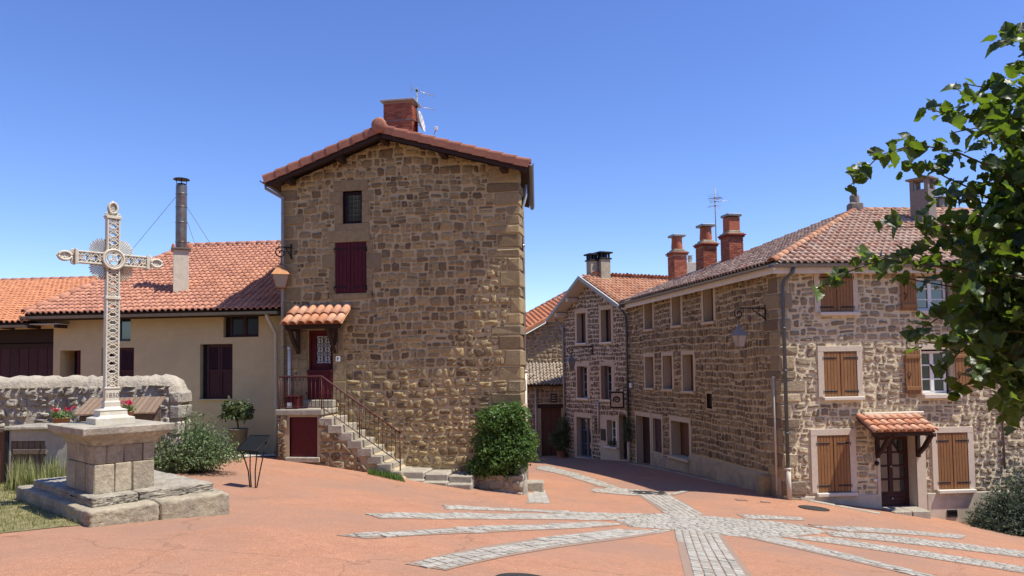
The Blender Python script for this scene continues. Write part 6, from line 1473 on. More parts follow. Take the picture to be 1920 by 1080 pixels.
ridge_tiles(roofR, A + Vector((0, 0, .10)), Pk + Vector((0, 0, .07)), .14, .38, 'tile_warm'); ridge_tiles(roofR, Pk + Vector((0, 0, .06)), D + Vector((0, 0, .06)), .14, .38, 'tile_warm')
for W, p, q, u0, u1 in ((WR, A, C, 0, UE), (WS, B, A, US - .1, 0)):
    gutter('gutter', p - Vector((0, 0, .05)), q - Vector((0, 0, .05)), W.n, .075, 'zinc', cor)
    fb_ = MB(); n2 = W.n; v = []
    for x in (p, q):
        for o_, h in ((-.03, -.05), (-.03, -.30), (-.06, -.30), (-.06, -.05)): v.append(x + n2 * o_ + Vector((0, 0, h)))
    fb_.add(v, [(0, 1, 2, 3), (7, 6, 5, 4), (0, 4, 5, 1), (1, 5, 6, 2), (2, 6, 7, 3), (3, 7, 4, 0)]); fb_.build('fascia', 'fascia', cor)
    so = MB(); so.add([p - n2 * .06 - Vector((0, 0, .22)), q - n2 * .06 - Vector((0, 0, .22)), q - n2 * OR_ - Vector((0, 0, .22)), p - n2 * OR_ - Vector((0, 0, .22))], [(0, 1, 2, 3)]); so.build('soffit_board', 'fascia', cor)
# stone finial on the hip
fz = Pk + Vector((0, 0, .1)); fn = MB().cbox(-.26, .26, -.22, .22, -.15, .22, Matrix.Translation(fz), .06, .2, .02).build('roof_finial', 'render_grey', roofR)
MB().lathe([(.17, .2), (.18, .45), (.16, .52), (.09, .54), (.10, .62), (.05, .68)], 12, Matrix.Translation(fz)).build('finial_pot', 'render_grey', fn)
# brick chimneys along the lane eave
def pot_stack(px, py0, depth, w_, label):
    dirx = WS.r; g = hit(px, py0, B, (A - B).cross(Pk - B)); zt_ = {0: 452, 1: 430, 2: 414}[label]
    c = Vector((g.x, g.y, 0)) + WS.n * -.1; zsh_ = at(px, (480, 464, 447)[label], c.y).z
    core, M = brick_stack(cor, c, WS.r, -WS.n, w_, w_ * .92, g.z - .45, zsh_, bl=.22, bh=.075, nmax=100)
    z = zsh_
    for k, (gr, h, mt) in enumerate(((.05, .07, 'brick'), (.09, .07, 'brick'), (.03, .06, 'granite_block'), (-.06, .09, 'granite_block'))):
        MB().cbox(-w_ / 2 - gr, w_ / 2 + gr, -w_ * .46 - gr, w_ * .46 + gr, z, z + h - .004, M, .02, random.random(), .006).build('chimney_course', mt, core); z += h
    pt_ = z + .56; r_ = w_ * .36
    MB().lathe([(r_ * 1.0, z - .02), (r_ * 1.05, z + .1), (r_ * .95, pt_ - .12), (r_ * .98, pt_)], 16, M @ Matrix.Translation((0, 0, 0)), ang0=.2).build('chimney_pot', 'clay_pot', core) if label != 2 else MB().cbox(-r_, r_, -r_, r_, z - .01, pt_, M, .02).build('chimney_pot', 'clay_pot', core)
    MB().cbox(-r_ * 1.25, r_ * 1.25, -r_ * 1.25, r_ * 1.25, pt_ + .02, pt_ + .13, M, .02).build('pot_lid', 'zinc', core)
pot_stack(1369, 492, 0, .70, 2); pot_stack(1321, 508, 0, .70, 1); pot_stack(1267, 524, 0, .70, 0)
# rendered chimneys with open tops
def open_stack(px, py, w_, d_, ytop, mat, ang=18, name='chimney', o=None, base=None):
    g = base or hit(px, py, A, (C - A).cross(Pk - A)); a = math.radians(ang); X = Vector((math.cos(a), math.sin(a), 0)); M = frame((g.x, g.y, 0), X, (-X.y, X.x, 0), (0, 0, 1)); zt_ = at(px, ytop, g.y).z; h = .42
    c = MB().cbox(-w_ / 2, w_ / 2, -d_ / 2, d_ / 2, g.z - .5, zt_ - h, M, .01).build(name, mat, cor if o is None else o)
    mb = MB()
    for sx in (-1, 1):
        for sy in (-1, 1): mb.cbox(sx * (w_ / 2) - (.14 if sx > 0 else 0), sx * (w_ / 2) + (.14 if sx < 0 else 0), sy * (d_ / 2) - (.14 if sy > 0 else 0), sy * (d_ / 2) + (.14 if sy < 0 else 0), zt_ - h, zt_ - .05, M, .008)
    mb.build('chimney_legs', mat, c); MB().cbox(-w_ / 2 - .1, w_ / 2 + .1, -d_ / 2 - .1, d_ / 2 + .1, zt_ - .05, zt_ + .02, M, .012).build('chimney_cap', mat, c); return c
open_stack(1732, 420, .56, .66, 336, 'render_grey', 35)
gb_ = at(1766, 400, 31); gb_.z -= .4; open_stack(1766, 398, .42, .42, 371, 'render_grey', 20, base=gb_)
# corner rainwater pipes, conduit
cu1 = .10; zc_ = WR.uv(1470, 535, .2)[1]
downpipe('downpipe', [A + WR.r * .66 - Vector((0, 0, .12)) - WR.n * -.05, A + WR.r * .64 - Vector((0, 0, .26)), WR.pt(cu1 + .04, zev - .5, .18), WR.pt(cu1, zev - .68, .14), WR.pt(cu1, -.9, .14)], .055, 'pipe_dark', cor, [WR.pt(cu1, z, .14) for z in (3.4, 2.1, .2)])
downpipe('downpipe_foot', [WR.pt(cu1, -.9, .14), WR.pt(cu1 + .02, gz(*WR.pt(cu1, 0, .14).xy), .14)], .07, 'pipe_cream', cor, [WR.pt(cu1, -.88, .14)])
downpipe('conduit', [WS.pt(-.25, 1.9, .06), WS.pt(-.25, -1.7, .06)], .035, 'pipe_cream', cor, [WS.pt(-.25, 1.9, .06)], 1.6)
p_ = WS.pt(-.75, 0, .16); bz_ = gz(p_.x, p_.y); blk = MB().cbox(-.16, .16, -.16, .16, -.2, .62, frame((p_.x, p_.y, bz_), WS.r, -WS.n, (0, 0, 1)), .02, .3, .008).build('boundary_stone', 'quoin', None, (p_.x, p_.y, bz_)); tag(blk, 'short square stone post at the sunny corner foot of the corner house', 'bollard')
# lane end downpipe shared by both houses
downpipe('downpipe', [B - Vector((0, 0, .15)), WS.pt(US + .25, zev - .75, .2), WS.pt(US + .12, zev - 1.2, .12), WS.pt(US + .12, -1.2, .12)], .06, 'pipe_dark', cor); downpipe('downpipe_foot', [WS.pt(US + .12, -1.2, .12), WS.pt(US + .12, -2.5, .12)], .07, 'pipe_cream', cor)
MB().cbox(US + .25, US + .5, .02, .1, WS.uv(1183, 727)[1], WS.uv(1183, 718)[1], WS.M, .01).build('junction_box', 'plastic_white', cor)
ap = hit(1343, 500, B, (A - B).cross(Pk - B)); ap = Vector((ap.x + .3, ap.y + 1.0, at(1343, 505, ap.y + 1.0).z)); ah = at(1335, 352, ap.y).z - ap.z
antenna('roof_antenna', 'tall television antenna between the brick chimneys of the corner house', ap, ah, [(ah - .45, (.5, .8, .1), .9, .28, 8), (ah - .62, (.9, -.3, .0), .8, .3, 6), (ah - .8, (-.6, .7, 0), .5, .3, 4)])
lantern('grey_lantern', 'grey street lantern on a scroll bracket near the corner house corner', WS, WS.pt(*(lambda q: (q[0], q[1], .03))(WS.uv(1436, 578))), 1.0, (WS.n + WS.r * .12), .60, .62, 'lamp_grey', 'glass_lamp', .9)

# ================================================================== gabled house down the lane
far = thing('gabled_house', 'shaded rubble stone house with pale wide eaves down the lane', 'house', WF.pt(-3, -2))
UF = WF.uv(1059, 700)[0]; zfl = WF.uv(1064, 590)[1]; zfr = WF.uv(1172, 560)[1]; ua_, zap = WF.uv(1107, 526); zfe = min(zfl, zfr)
f_up = [WF.rect(1082, 587, 1098.5, 643), WF.rect(1127.5, 580, 1146, 641)]; f_mid = [WF.rect(1084, 687, 1102.5, 746), WF.rect(1129, 686, 1148.5, 749)]; f_d1 = WF.rect(1082, 783, 1109, 858); f_w = WF.rect(1139, 788, 1157.5, 837); f_d2 = WF.rect(1161.5, 776, 1176, 862); f_sl = WF.rect(1114.7, 785, 1120, 811)
HF = f_up + f_mid + [f_d1, f_w, f_d2, f_sl]
sl_ = (zap - zfe) / (ua_ - UF)
def headF(u): return zfe + (zap - zfe) * (u - UF) / (ua_ - UF) if u < ua_ else zap + (zfe - zap) * (u - ua_) / (0 - ua_)
mb = MB(); wall_sheet(mb, WF, UF, .0, -3.2, zfe, HF, headF, .6); fb = WF.n * -11
mb.add([WF.pt(UF, -3.2), WF.pt(UF, zfe), WF.pt(UF, zfe) + fb, WF.pt(UF, -3.2) + fb], [(3, 2, 1, 0)]); mb.add([WF.pt(0, -3.2), WF.pt(0, zfe), WF.pt(0, zfe) + fb, WF.pt(0, -3.2) + fb], [(0, 1, 2, 3)])
mb.add([WF.pt(UF, -3.2) + fb, WF.pt(0, -3.2) + fb, WF.pt(0, zfe) + fb, WF.pt(ua_, zap) + fb, WF.pt(UF, zfe) + fb], [(0, 1, 2, 3, 4)])
wallF = mb.build('wall', 'mortar_far', far); zgf = WF.uv(1120, 778)[1]
masonry(WF, wallF, [(UF, -2.6), (0, -2.6), (0, zfe), (ua_, zap), (UF, zfe)], [grow(r, .2, .2, .12, .18) for r in f_up + f_mid] + [grow(f_d1, .25, .1, .3, .22), (f_sl[1] + .25, 0, -3, zgf)], (.16, .30), (.13, .30), .05, (.02, .045), 'stone_far', 71, 120, .3, .45)
MB().cbox(WF.uv(1124, 800)[0], 0, -.04, .02, -3, zgf, WF.M, .01).build('rendered_panel', 'surround_lane', wallF) if False else None
for r in f_up + f_mid:
    mb = MB(); margin(mb, WF, r, .18, .18, 0, .17, .02, .3); mb.build('window_surround', 'surround_lane', far); sill(WF, r, .12, .12, far, 'sill', .1, .1)
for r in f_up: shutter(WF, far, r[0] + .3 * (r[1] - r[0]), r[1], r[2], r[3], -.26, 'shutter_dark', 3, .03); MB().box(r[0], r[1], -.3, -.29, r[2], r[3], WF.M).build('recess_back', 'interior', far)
for r in f_mid:
    MB().box(r[0], r[1], -.4, -.38, r[2], r[3], WF.M).build('recess_back', 'interior', far); casement(WF, far, r[0] + .1, r[1], r[2], r[3], -.3, 'white_paint', 2, 4, .06, 'glass_dark')
    shutter(WF, far, r[0] - .02, r[0] + .34, r[2], r[3], .03, 'shutter_dark', 3, .03)
for r, mt in ((f_d1, 'blue_paint'), (f_d2, 'wood_dark')):
    mb = MB(); margin(mb, WF, r, .2, .1, 0, .2, .02, .3); mb.build('door_surround', 'surround_lane', far); MB().box(r[0], r[1], -.45, -.42, r[2], r[3], WF.M).build('recess_back', 'interior', far)
    casement(WF, far, r[0] + .05, r[1], r[2], r[3], -.26, mt, 2, 3, .09, 'glass_dark', mt == 'blue_paint').name = 'door'
mb = MB(); margin(mb, WF, f_w, .12, .12, 0, .15, .025, .3); mb.build('window_surround', 'surround_lane', far); sill(WF, f_w, .16, .1, far, 'sill', .1, .14); casement(WF, far, f_w[0] + .1, f_w[1], f_w[2], f_w[3], -.25, 'white_paint', 2, 3, .06, 'glass_dark')
mb = MB(); reveal(mb, WF, f_sl, .15, 0, True); mb.build('slit_window', 'wood_dark', far)
u, z = WF.uv(1132, 815); MB().cbox(u - .2, u + .2, .02, .06, z - .28, z + .28, WF.M, .01).build('notice_board', 'iron', far)
downpipe('conduit', [WF.pt(*WF.uv(1121, 753, .06), .06), WF.pt(*WF.uv(1122, 811, .06), .06)], .05, 'pipe_cream', far)
# roof: pale soffit, aged tiles on the sunny slope
OV = .7; ds = (zap - zfe) / (ua_ - UF); rz = zap + .16
T0 = WF.pt(ua_, rz, OV); TL = WF.pt(UF - .7, zfe + .16 - .7 * ds, OV); TR = WF.pt(.25, zfe + .16 - .25 * (zap - zfe) / (0 - ua_), OV); bl_ = WF.n * -(11 + OV)
mb = roof_slab(far, [TL, T0, T0 + bl_, TL + bl_], .12, 'fascia'); m2 = roof_slab(far, [T0, TR, TR + bl_, T0 + bl_], .12, 'fascia'); mb.add(m2.v, m2.f); roofF = mb.build('roof', 'soffit', far)
e, s_, to = plane_frame(TR, TR + bl_, T0); n_ = e.cross(s_); n_ = n_ if n_.z > 0 else -n_
roof_plane(roofF, TR + n_ * .03, e, s_, [to(TR + bl_ * .015), to(TR + bl_), to(T0 + bl_), to(T0 + bl_ * .015)], 'tile_warm', w_=.23, l=.36, nmax=200, h=.08, jit=.02, pan=.3)
e, s_, to = plane_frame(TL, TL + bl_, T0); n_ = e.cross(s_); n_ = n_ if n_.z > 0 else -n_
roof_plane(roofF, TL + n_ * .03, e, s_, [to(TL + bl_ * .05), to(TL + bl_), to(T0 + bl_), to(T0 + bl_ * .05)], 'tile_warm', w_=.23, l=.36, nmax=0, h=.08, jit=.02, pan=.3)
ridge_tiles(roofF, T0 + Vector((0, 0, .06)) + bl_ * .05, T0 + bl_ + Vector((0, 0, .06)), .14, .4, 'tile_warm')
for Q in (TL, TR):
    mb = MB(); v = []
    for p in (Q, T0):
        for o_, h in ((.03, .05), (.0, .05), (.0, -.14), (.03, -.14)): v.append(p + WF.n * o_ + Vector((0, 0, h)))
    mb.add(v, [(0, 1, 2, 3), (7, 6, 5, 4), (0, 4, 5, 1), (1, 5, 6, 2), (2, 6, 7, 3), (3, 7, 4, 0)]); mb.build('bargeboard', 'pipe_grey', roofF)
for t in (.25, .6): p = TL.lerp(T0, t); q_ = (p - WF.O); MB().cbox(q_.dot(WF.r) - .09, q_.dot(WF.r) + .09, 0, OV - .08, p.z - .36, p.z - .14, WF.M, .015).build('purlin_end', 'fascia', roofF)
gutter('gutter', TL - Vector((0, 0, .05)), TL + bl_, -WF.r, .07, 'zinc', far); gutter('gutter', TR - Vector((0, 0, .03)), TR + bl_, WF.r, .07, 'zinc', far)
downpipe('downpipe', [WF.pt(UF - .5, zfe - .15, .3), WF.pt(UF + .05, zfe - .7, .1), WF.pt(UF + .05, -2.6, .1)], .06, 'pipe_grey', far)
for px, w_ in ((1130, .58), (1112, .42)):
    b_ = T0 + bl_ * (.12 if px > 1120 else .03) + WF.r * (.1 if px > 1120 else -.3); b_ = Vector((at(px - (0 if px > 1120 else 2), 500, b_.y).x, b_.y, rz)); yt = 474 if px > 1120 else 477; zt_ = at(px, yt, b_.y).z
    M = frame((b_.x, b_.y, 0), WF.r, -WF.n, (0, 0, 1)); c = MB().cbox(-w_ / 2, w_ / 2, -w_ / 2, w_ / 2, rz - .5, zt_ - .3, M, .01).build('chimney', 'granite_block', far); mb = MB()
    for sx in (-.4, 0, .4):
        for sy in (-.4, 0, .4): mb.box(sx * w_ - .04, sx * w_ + .04, sy * w_ - .04, sy * w_ + .04, zt_ - .3, zt_ - .05, M)
    mb.build('chimney_legs', 'iron', c); MB().cbox(-w_ / 2 - .1, w_ / 2 + .1, -w_ / 2 - .1, w_ / 2 + .1, zt_ - .06, zt_ + .02, M, .01).build('chimney_cap', 'iron', c); MB().cbox(-w_ / 2 - .06, w_ / 2 + .06, -w_ / 2 - .06, w_ / 2 + .06, zt_ - .36, zt_ - .29, M, .01).build('chimney_band', 'iron', c)
wb_ = T0 + bl_ * .93; wz = at(1298, 493, wb_.y).z; wst = MB().cbox(-.4, .4, -.3, .3, rz - 1.0, wz, frame((at(1298, 500, wb_.y).x, wb_.y, 0), (1, 0, 0), (0, 1, 0), (0, 0, 1)), .01).build('chimney', 'render_white', far)
mb = MB(); mb.lathe([(.12, wz), (.12, wz + .2), (.16, wz + .22), (.1, wz + .35), (.17, wz + .42)], 12, frame((at(1294, 500, wb_.y).x, wb_.y, 0), (1, 0, 0), (0, 1, 0), (0, 0, 1))); mb.build('chimney_pot', 'zinc_light', wst)
lantern('lane_lantern', 'dark street lantern on the shaded gabled house down the lane', WF, WF.pt(*(lambda q: (q[0], q[1], .03))(WF.uv(1112, 650))), 1.15, (WF.n - WF.r * .25), .45, .66, 'lamp_grey', 'glass_lamp', 1.0)
# hanging shop sign with scroll emblem
hs = WF.pt(*(lambda q: (q[0], q[1], 0))(WF.uv(1176, 728))); sg = thing('hanging_sign', 'dark framed hanging sign with a coiled emblem down the lane', 'sign', hs)
d = (WF.n * .9 - WF.r * .42).normalized(); zt_ = at(1157, 733, hs.y).z; zb_ = at(1157, 764, hs.y).z; cc = Vector((at(1157, 745, hs.y - .6).x, hs.y - .6, 0)); sgx = Vector((1, -.25, 0)).normalized(); SM = frame((cc.x, cc.y, 0), sgx, Vector((-sgx.y, sgx.x, 0)), (0, 0, 1)); w_ = .33
MB().cbox(-w_, w_, -.07, .07, zb_, zt_, SM, .02).build('sign_box', 'wood_dark', sg); MB().cbox(-w_ + .07, w_ - .07, -.08, -.07, zb_ + .08, zt_ - .08, SM, .004).build('sign_face', 'surround_lane', sg)
mb = MB(); zm_ = (zb_ + zt_) / 2; mb.tube([SM @ Vector(((.02 + .0085 * t) * math.cos(t * .55), -.09, zm_ + (.02 + .0085 * t) * math.sin(t * .55))) for t in range(19)], [.016 + .0012 * t for t in range(19)], 6); mb.build('emblem', 'iron', sg)
MB().tube([hs + Vector((0, 0, .05)), Vector((cc.x, cc.y, zt_ + .08)), Vector((cc.x, cc.y, zt_))], .02, 6).build('sign_arm', 'iron', sg)
# ================================================================== small house closing the lane
end = thing('end_house', 'old stone outbuilding with orange verge tiles closing the lane', 'house', at(1020, 856, 44))
WE = Wall(1040, 44.0, 0); ul = -4.0; ur = 3.0; z1 = WE.uv(1052, 583)[1]; z0_ = WE.uv(990, 618)[1]; sl = (z1 - z0_) / (WE.uv(1052, 583)[0] - WE.uv(990, 618)[0]); zA_ = lambda u: z1 + (u - WE.uv(1052, 583)[0]) * sl
mb = MB(); mb.add([(ul, 0, -4), (ur, 0, -4), (ur, 0, zA_(ur) - .2), (ul, 0, zA_(ul) - .2)], [(3, 2, 1, 0)], WE.M); mb.add([(ul, 0, -4), (ul, -8, -4), (ul, -8, zA_(ul) - .2), (ul, 0, zA_(ul) - .2)], [(0, 1, 2, 3)], WE.M); wallE = mb.build('wall', 'mortar_main', end)
masonry(WE, wallE, [(-2.6, -1.0), (1.0, -1.0), (1.0, zA_(1) - .25), (-2.6, zA_(-2.6) - .25)], [], (.18, .32), (.18, .4), .03, (.02, .05), 'stone_end', 81, 60, .3, .5)
P1, P2 = WE.pt(ul, zA_(ul), .3), WE.pt(ur, zA_(ur), .3); P3 = at(1054, 577, 48.6) ; P4 = at(988, 581, 48.6); dv = (P3 - P4).normalized(); P3 = P3 + dv * 1.5; P4 = P4 - dv * 2.6
e, s_, to = plane_frame(P1, P2, (P3 + P4) / 2); nn = e.cross(s_); nn = nn if nn.z > 0 else -nn; top = lambda p: P1 + e * to(p)[0] + s_ * to(p)[1]
mb = roof_slab(end, [P1 - nn * .05, P2 - nn * .05, top(P3) - nn * .05, top(P4) - nn * .05], .1, 'wood_dark'); roofE = mb.build('roof', 'wood_dark', end)
roof_plane(roofE, P1, e, s_, [to(P1), to(P2), to(P3), to(P4)], 'tile_orange', w_=.25, l=.36, nmax=60)
ridge_tiles(roofE, top(P4) + Vector((0, 0, .05)), top(P3) + Vector((0, 0, .05)), .13, .4, 'tile_brown')
l = .42; k = len(vp); v = [(o_ * 1.03, -.03, h + .022) for o_, h in vp] + [(o_ * .98, l + .01, h * .94) for o_, h in vp]; f = [tuple(range(k)), tuple(range(2 * k - 1, k - 1, -1))] + [(i, k + i, k + (i + 1) % k, (i + 1) % k) for i in range(k)]; me = mesh_of('verge_tile', v, f, 'tile_orange')
n3 = e.cross(WE.n); n3 = n3 if n3.z > 0 else -n3
for i in range(17): place('verge_tile', me, frame(P1 + e * (l * i) + WE.n * .05, WE.n, e, n3), roofE)
# lean-to with stone tiles, timber doors below
le = WE.uv(1000, 722, 1.9)[1]; lt_ = WE.uv(1020, 694, .1)[1] + .35
mb = MB(); v = [(u, o_, z + h) for u in (-2.6, 1.2) for o_, z, h in ((2.0, le, -.08), (2.0, le, 0), (.0, lt_, 0), (.0, lt_, -.08))]; mb.add(v, [(0, 1, 2, 3), (7, 6, 5, 4), (0, 4, 5, 1), (1, 5, 6, 2), (2, 6, 7, 3), (3, 7, 4, 0)], WE.M); lr = mb.build('lean_to_roof', 'wood_dark', end)
o = WE.pt(-2.6, le + .02, 2.05); s_ = (WE.pt(-2.6, lt_, 0) - WE.pt(-2.6, le, 2.0)).normalized(); roof_plane(lr, o, WE.r, s_, [(0, 0), (3.8, 0), (3.8, 3.0), (0, 3.0)], 'tile_stone', w_=.2, l=.3, nmax=60, jit=.05)
WD = Wall(1040, 42.4, 0); dd_ = WD.rect(1015, 765, 1053, 856); lw = MB(); wall_sheet(lw, WD, -2.6, 1.2, -4, le - .05, [dd_], None, .6); reveal(lw, WD, dd_, .25, 0); lwo = lw.build('lean_to_wall', 'mortar_lane', end)
masonry(WD, lwo, [(-2.6, -3.2), (1.2, -3.2), (1.2, le - .1), (-2.6, le - .1)], [grow(dd_, .2, .2, .3, .25)], (.18, .3), (.18, .4), .04, (.02, .04), 'stone_lane', 82, 20, .3, .5)
MB().box(dd_[0], dd_[1], -.3, -.26, dd_[2], dd_[3], WD.M).build('recess_back', 'interior', end); shutter(WD, end, dd_[0], (dd_[0] + dd_[1]) / 2 - .01, dd_[2], dd_[3], -.2, 'shutter_dark', 5, .04, None, 'l', 'barn_door'); shutter(WD, end, (dd_[0] + dd_[1]) / 2 + .01, dd_[1], dd_[2], dd_[3], -.2, 'shutter_dark', 5, .04, None, 'l', 'barn_door')
MB().cbox(dd_[0] - .2, dd_[1] + .2, -.1, .03, dd_[3], dd_[3] + .22, WD.M, .01).build('timber_lintel', 'wood_dark', end)
u, z = WD.uv(1038, 746); lp = MB().cbox(u - .17, u + .17, .03, .06, z - .26, z + .24, WD.M, .01).build('plaque', 'wood_dark', end)
mb = MB()
for j in range(3):
    for i in range(3): mb.cbox(u - .11 + i * .08, u - .05 + i * .08, .06, .065, z - .16 + j * .13, z - .12 + j * .13, WD.M, .004)
mb.build('plaque_marks', 'sill', lp); downpipe('downpipe', [WD.pt(dd_[0] - .3, le - .1, .1), WD.pt(dd_[0] - .3, -3.4, .1)], .05, 'pipe_cream', end)
# ================================================================== planting
LV = [(0, 0, 0), (.28, .32, .07), (.24, .7, .05), (0, 1, -.05), (-.24, .7, .05), (-.28, .32, .07), (0, .5, -.02)]
LF = [(0, 1, 6), (1, 2, 6), (2, 3, 6), (3, 4, 6), (4, 5, 6), (5, 0, 6)]
def leaf_mats(P, N, size, rng, spread=.9):
    """leaf frames at points P, blades turned roughly to N"""
    k = len(P); N = N + rng.normal(0, spread, (k, 3)); N /= np.linalg.norm(N, axis=1)[:, None] + 1e-9
    T = rng.normal(0, 1, (k, 3)); T -= N * (T * N).sum(1)[:, None]; T /= np.linalg.norm(T, axis=1)[:, None] + 1e-9
    B = np.cross(T, N); s = rng.uniform(size[0], size[1], k)[:, None]; M = np.zeros((k, 4, 4)); M[:, :3, 0] = B * s; M[:, :3, 1] = T * s; M[:, :3, 2] = N * s; M[:, :3, 3] = P; M[:, 3, 3] = 1; return M
def blob_points(blobs, n, rng, shell=.55):
    w_ = np.array([b[1][0] * b[1][1] * b[1][2] for b in blobs]) ** .7; idx = rng.choice(len(blobs), n, p=w_ / w_.sum()); d = rng.normal(0, 1, (n, 3)); d /= np.linalg.norm(d, axis=1)[:, None]
    r = rng.uniform(shell ** 3, 1.05, n) ** (1 / 3); C_ = np.array([b[0] for b in blobs])[idx]; S = np.array([b[1] for b in blobs])[idx]
    lump = 1 + .18 * np.sin(d[:, 0] * 7 + idx) * np.sin(d[:, 2] * 6 + 2 * idx) + .12 * np.sin(d[:, 1] * 11 + d[:, 2] * 9)
    return C_ + d * S * (r * lump)[:, None], d
def bush(name, label, cat, base, blobs, n, size, mat, seed, stems=7, spread=.9, group=None):
    base = Vector(base); t = thing(name, label, cat, base, group); rng = np.random.RandomState(seed); B = [((base.x + c[0], base.y + c[1], base.z + c[2]), r) for c, r in blobs]
    P, N = blob_points(B, n, rng); ok = P[:, 2] > base.z + .02; P, N = P[ok], N[ok]; N = N + np.array([0, 0, .5])
    mb = MB(); SP, SN = [], []
    for i in range(int(n / 170)):                                     # loose shoots breaking the outline
        k = rng.randint(len(P)); p0 = P[k]; dv = N[k] * np.array([1, 1, .6]) + rng.normal(0, .35, 3); dv /= np.linalg.norm(dv); L = rng.uniform(.12, .34); q1 = p0 + dv * L + np.array([0, 0, -.04]); mb.tube([Vector(p0), Vector(p0 + dv * L * .5), Vector(q1)], [.005, .004, .002], 3, False)
        for j in range(7): SP.append(p0 + (q1 - p0) * rng.uniform(.2, 1.05) + rng.normal(0, .018, 3)); SN.append(rng.normal(0, 1, 3) + np.array([0, 0, .5]))
    if SP: P = np.vstack([P, np.array(SP)]); N = np.vstack([N, np.array(SN)])
    bulk('foliage', LV, LF, leaf_mats(P, N, size, rng, spread), mat, t, origin=base)
    for i in range(stems):
        b = B[i % len(B)][0]; q = Vector(b) + Vector(rng.normal(0, .12, 3)); mb.tube([base + Vector((rng.uniform(-.08, .08), rng.uniform(-.08, .08), -.05)), base.lerp(q, .5) + Vector(rng.normal(0, .05, 3)), q], [.022, .015, .006], 5)
    mb.build('stems', 'twig', t); return t
def sprigs(name, label, cat, base, n, reach, size, mat, seed, lean=(0, 0), leaves=16, droop=.2, group=None, w0=.35):
    """shrub of fine arching shoots"""
    base = Vector(base); t = thing(name, label, cat, base, group); rng = np.random.RandomState(seed); P, N = [], []; mb = MB()
    for i in range(n):
        a = rng.uniform(0, 2 * math.pi); rr = math.sqrt(rng.rand()); d = np.array([math.cos(a) * rr * reach[0] + lean[0], math.sin(a) * rr * reach[1] + lean[1], reach[2] * (1 - .55 * rr * rr) * rng.uniform(.65, 1.1)])
        o = np.array(base) + np.array([math.cos(a) * rr * reach[0] * w0, math.sin(a) * rr * reach[1] * w0, 0]); pts = []
        for k in range(5):
            q = k / 4; p = o + d * q; p[2] -= droop * q * q * rr * reach[2]; p += rng.normal(0, .012, 3) * (k > 0); pts.append(p)
        if i % 3 == 0: mb.tube(pts, [.006, .005, .004, .003, .002], 3, False)
        for j in range(leaves):
            q = rng.uniform(.12, 1.0); k = min(int(q * 4), 3); f = q * 4 - k; P.append(pts[k] * (1 - f) + pts[k + 1] * f + rng.normal(0, .014, 3)); N.append(rng.normal(0, 1, 3))
    P = np.array(P); N = np.array(N); P[:, 2] = np.maximum(P[:, 2], base.z + .02)
    bulk('foliage', LV, LF, leaf_mats(P, N, size, rng, .3), mat, t, origin=base); mb.build('stems', 'twig', t); return t
b = WM.pt(WM.uv(946, 880, .55)[0], 0, .42); b.z = zt_p if False else WP.uv(900, 893)[1] - .05
bush('corner_bush', 'dense bright green bush in the planter at the gabled house corner', 'bush', b, [((-.05, 0, .55), (.72, .45, .62)), ((.12, .05, 1.15), (.72, .42, .62)), ((-.25, .0, 1.62), (.58, .38, .42)), ((.25, .0, 1.72), (.48, .36, .40)), ((.42, -.05, .8), (.5, .4, .5)), ((-.5, .05, .95), (.42, .35, .5)), ((-.75, .05, .3), (.35, .3, .3))], 15000, (.05, .10), 'leaf_bush', 11, 9)
b = gp(338, 888); sprigs('sage_bush', 'feathery grey green shrub behind the cross pedestal', 'bush', (b.x - .1, b.y + .3, gz(b.x, b.y + .3)), 700, (1.0, .6, 1.45), (.035, .07), 'leaf_sage', 12, (.2, 0), 18, .2)
b = gp(372, 884); bush('low_green_shrub', 'leafy green shrub at the foot of the grey feathery shrub', 'bush', (b.x - .3, b.y + .1, b.z), [((-.2, 0, .3), (.55, .35, .4)), ((.3, .05, .3), (.5, .35, .38)), ((0, .2, .6), (.5, .3, .35))], 5000, (.04, .075), 'leaf_bush', 13, 5)
b = WR.pt(WR.uv(1895, 960)[0] + .1, 0, .95); sprigs('blue_shrub', 'blue green shrub with fine drooping shoots against the corner house', 'bush', (b.x, b.y, gz(b.x, b.y)), 1800, (1.85, 1.0, 2.45), (.035, .075), 'leaf_blue', 14, (0, 0), 26, .45)
# potted laurel by the cream house
p = WC.pt(WC.uv(472, 832)[0], 0, .9); p.z = gz(p.x, p.y); pl = thing('potted_laurel', 'small round laurel in a grey pot against the cream wall', 'plant', p)
hp_ = at(472, 803, p.y).z - p.z; MB().lathe([(.20, 0), (.22, .02), (.27, hp_), (.29, hp_), (.29, hp_ - .04), (.25, hp_ - .05)], 18, Matrix.Translation(p)).build('pot', 'pot_grey', pl); MB().lathe([(.26, hp_ - .06), (.01, hp_ - .04)], 16, Matrix.Translation(p)).build('soil', 'soil', pl)
rng = np.random.RandomState(15); mb = MB(); B = []
for i in range(5): q = p + Vector((rng.uniform(-.3, .3), rng.uniform(-.2, .2), hp_ + rng.uniform(.45, .7))); mb.tube([p + Vector((0, 0, hp_ - .05)), p + Vector((rng.uniform(-.08, .08), 0, hp_ + .25)), q], [.02, .016, .008], 5); B.append(((q.x, q.y, q.z), (.26, .22, .2)))
mb.build('stems', 'bark', pl); P, N = blob_points(B, 700, rng); bulk('foliage', LV, LF, leaf_mats(P, N + np.array([0, 0, .6]), (.09, .15), rng, .7), 'leaf_laurel', pl, origin=p)
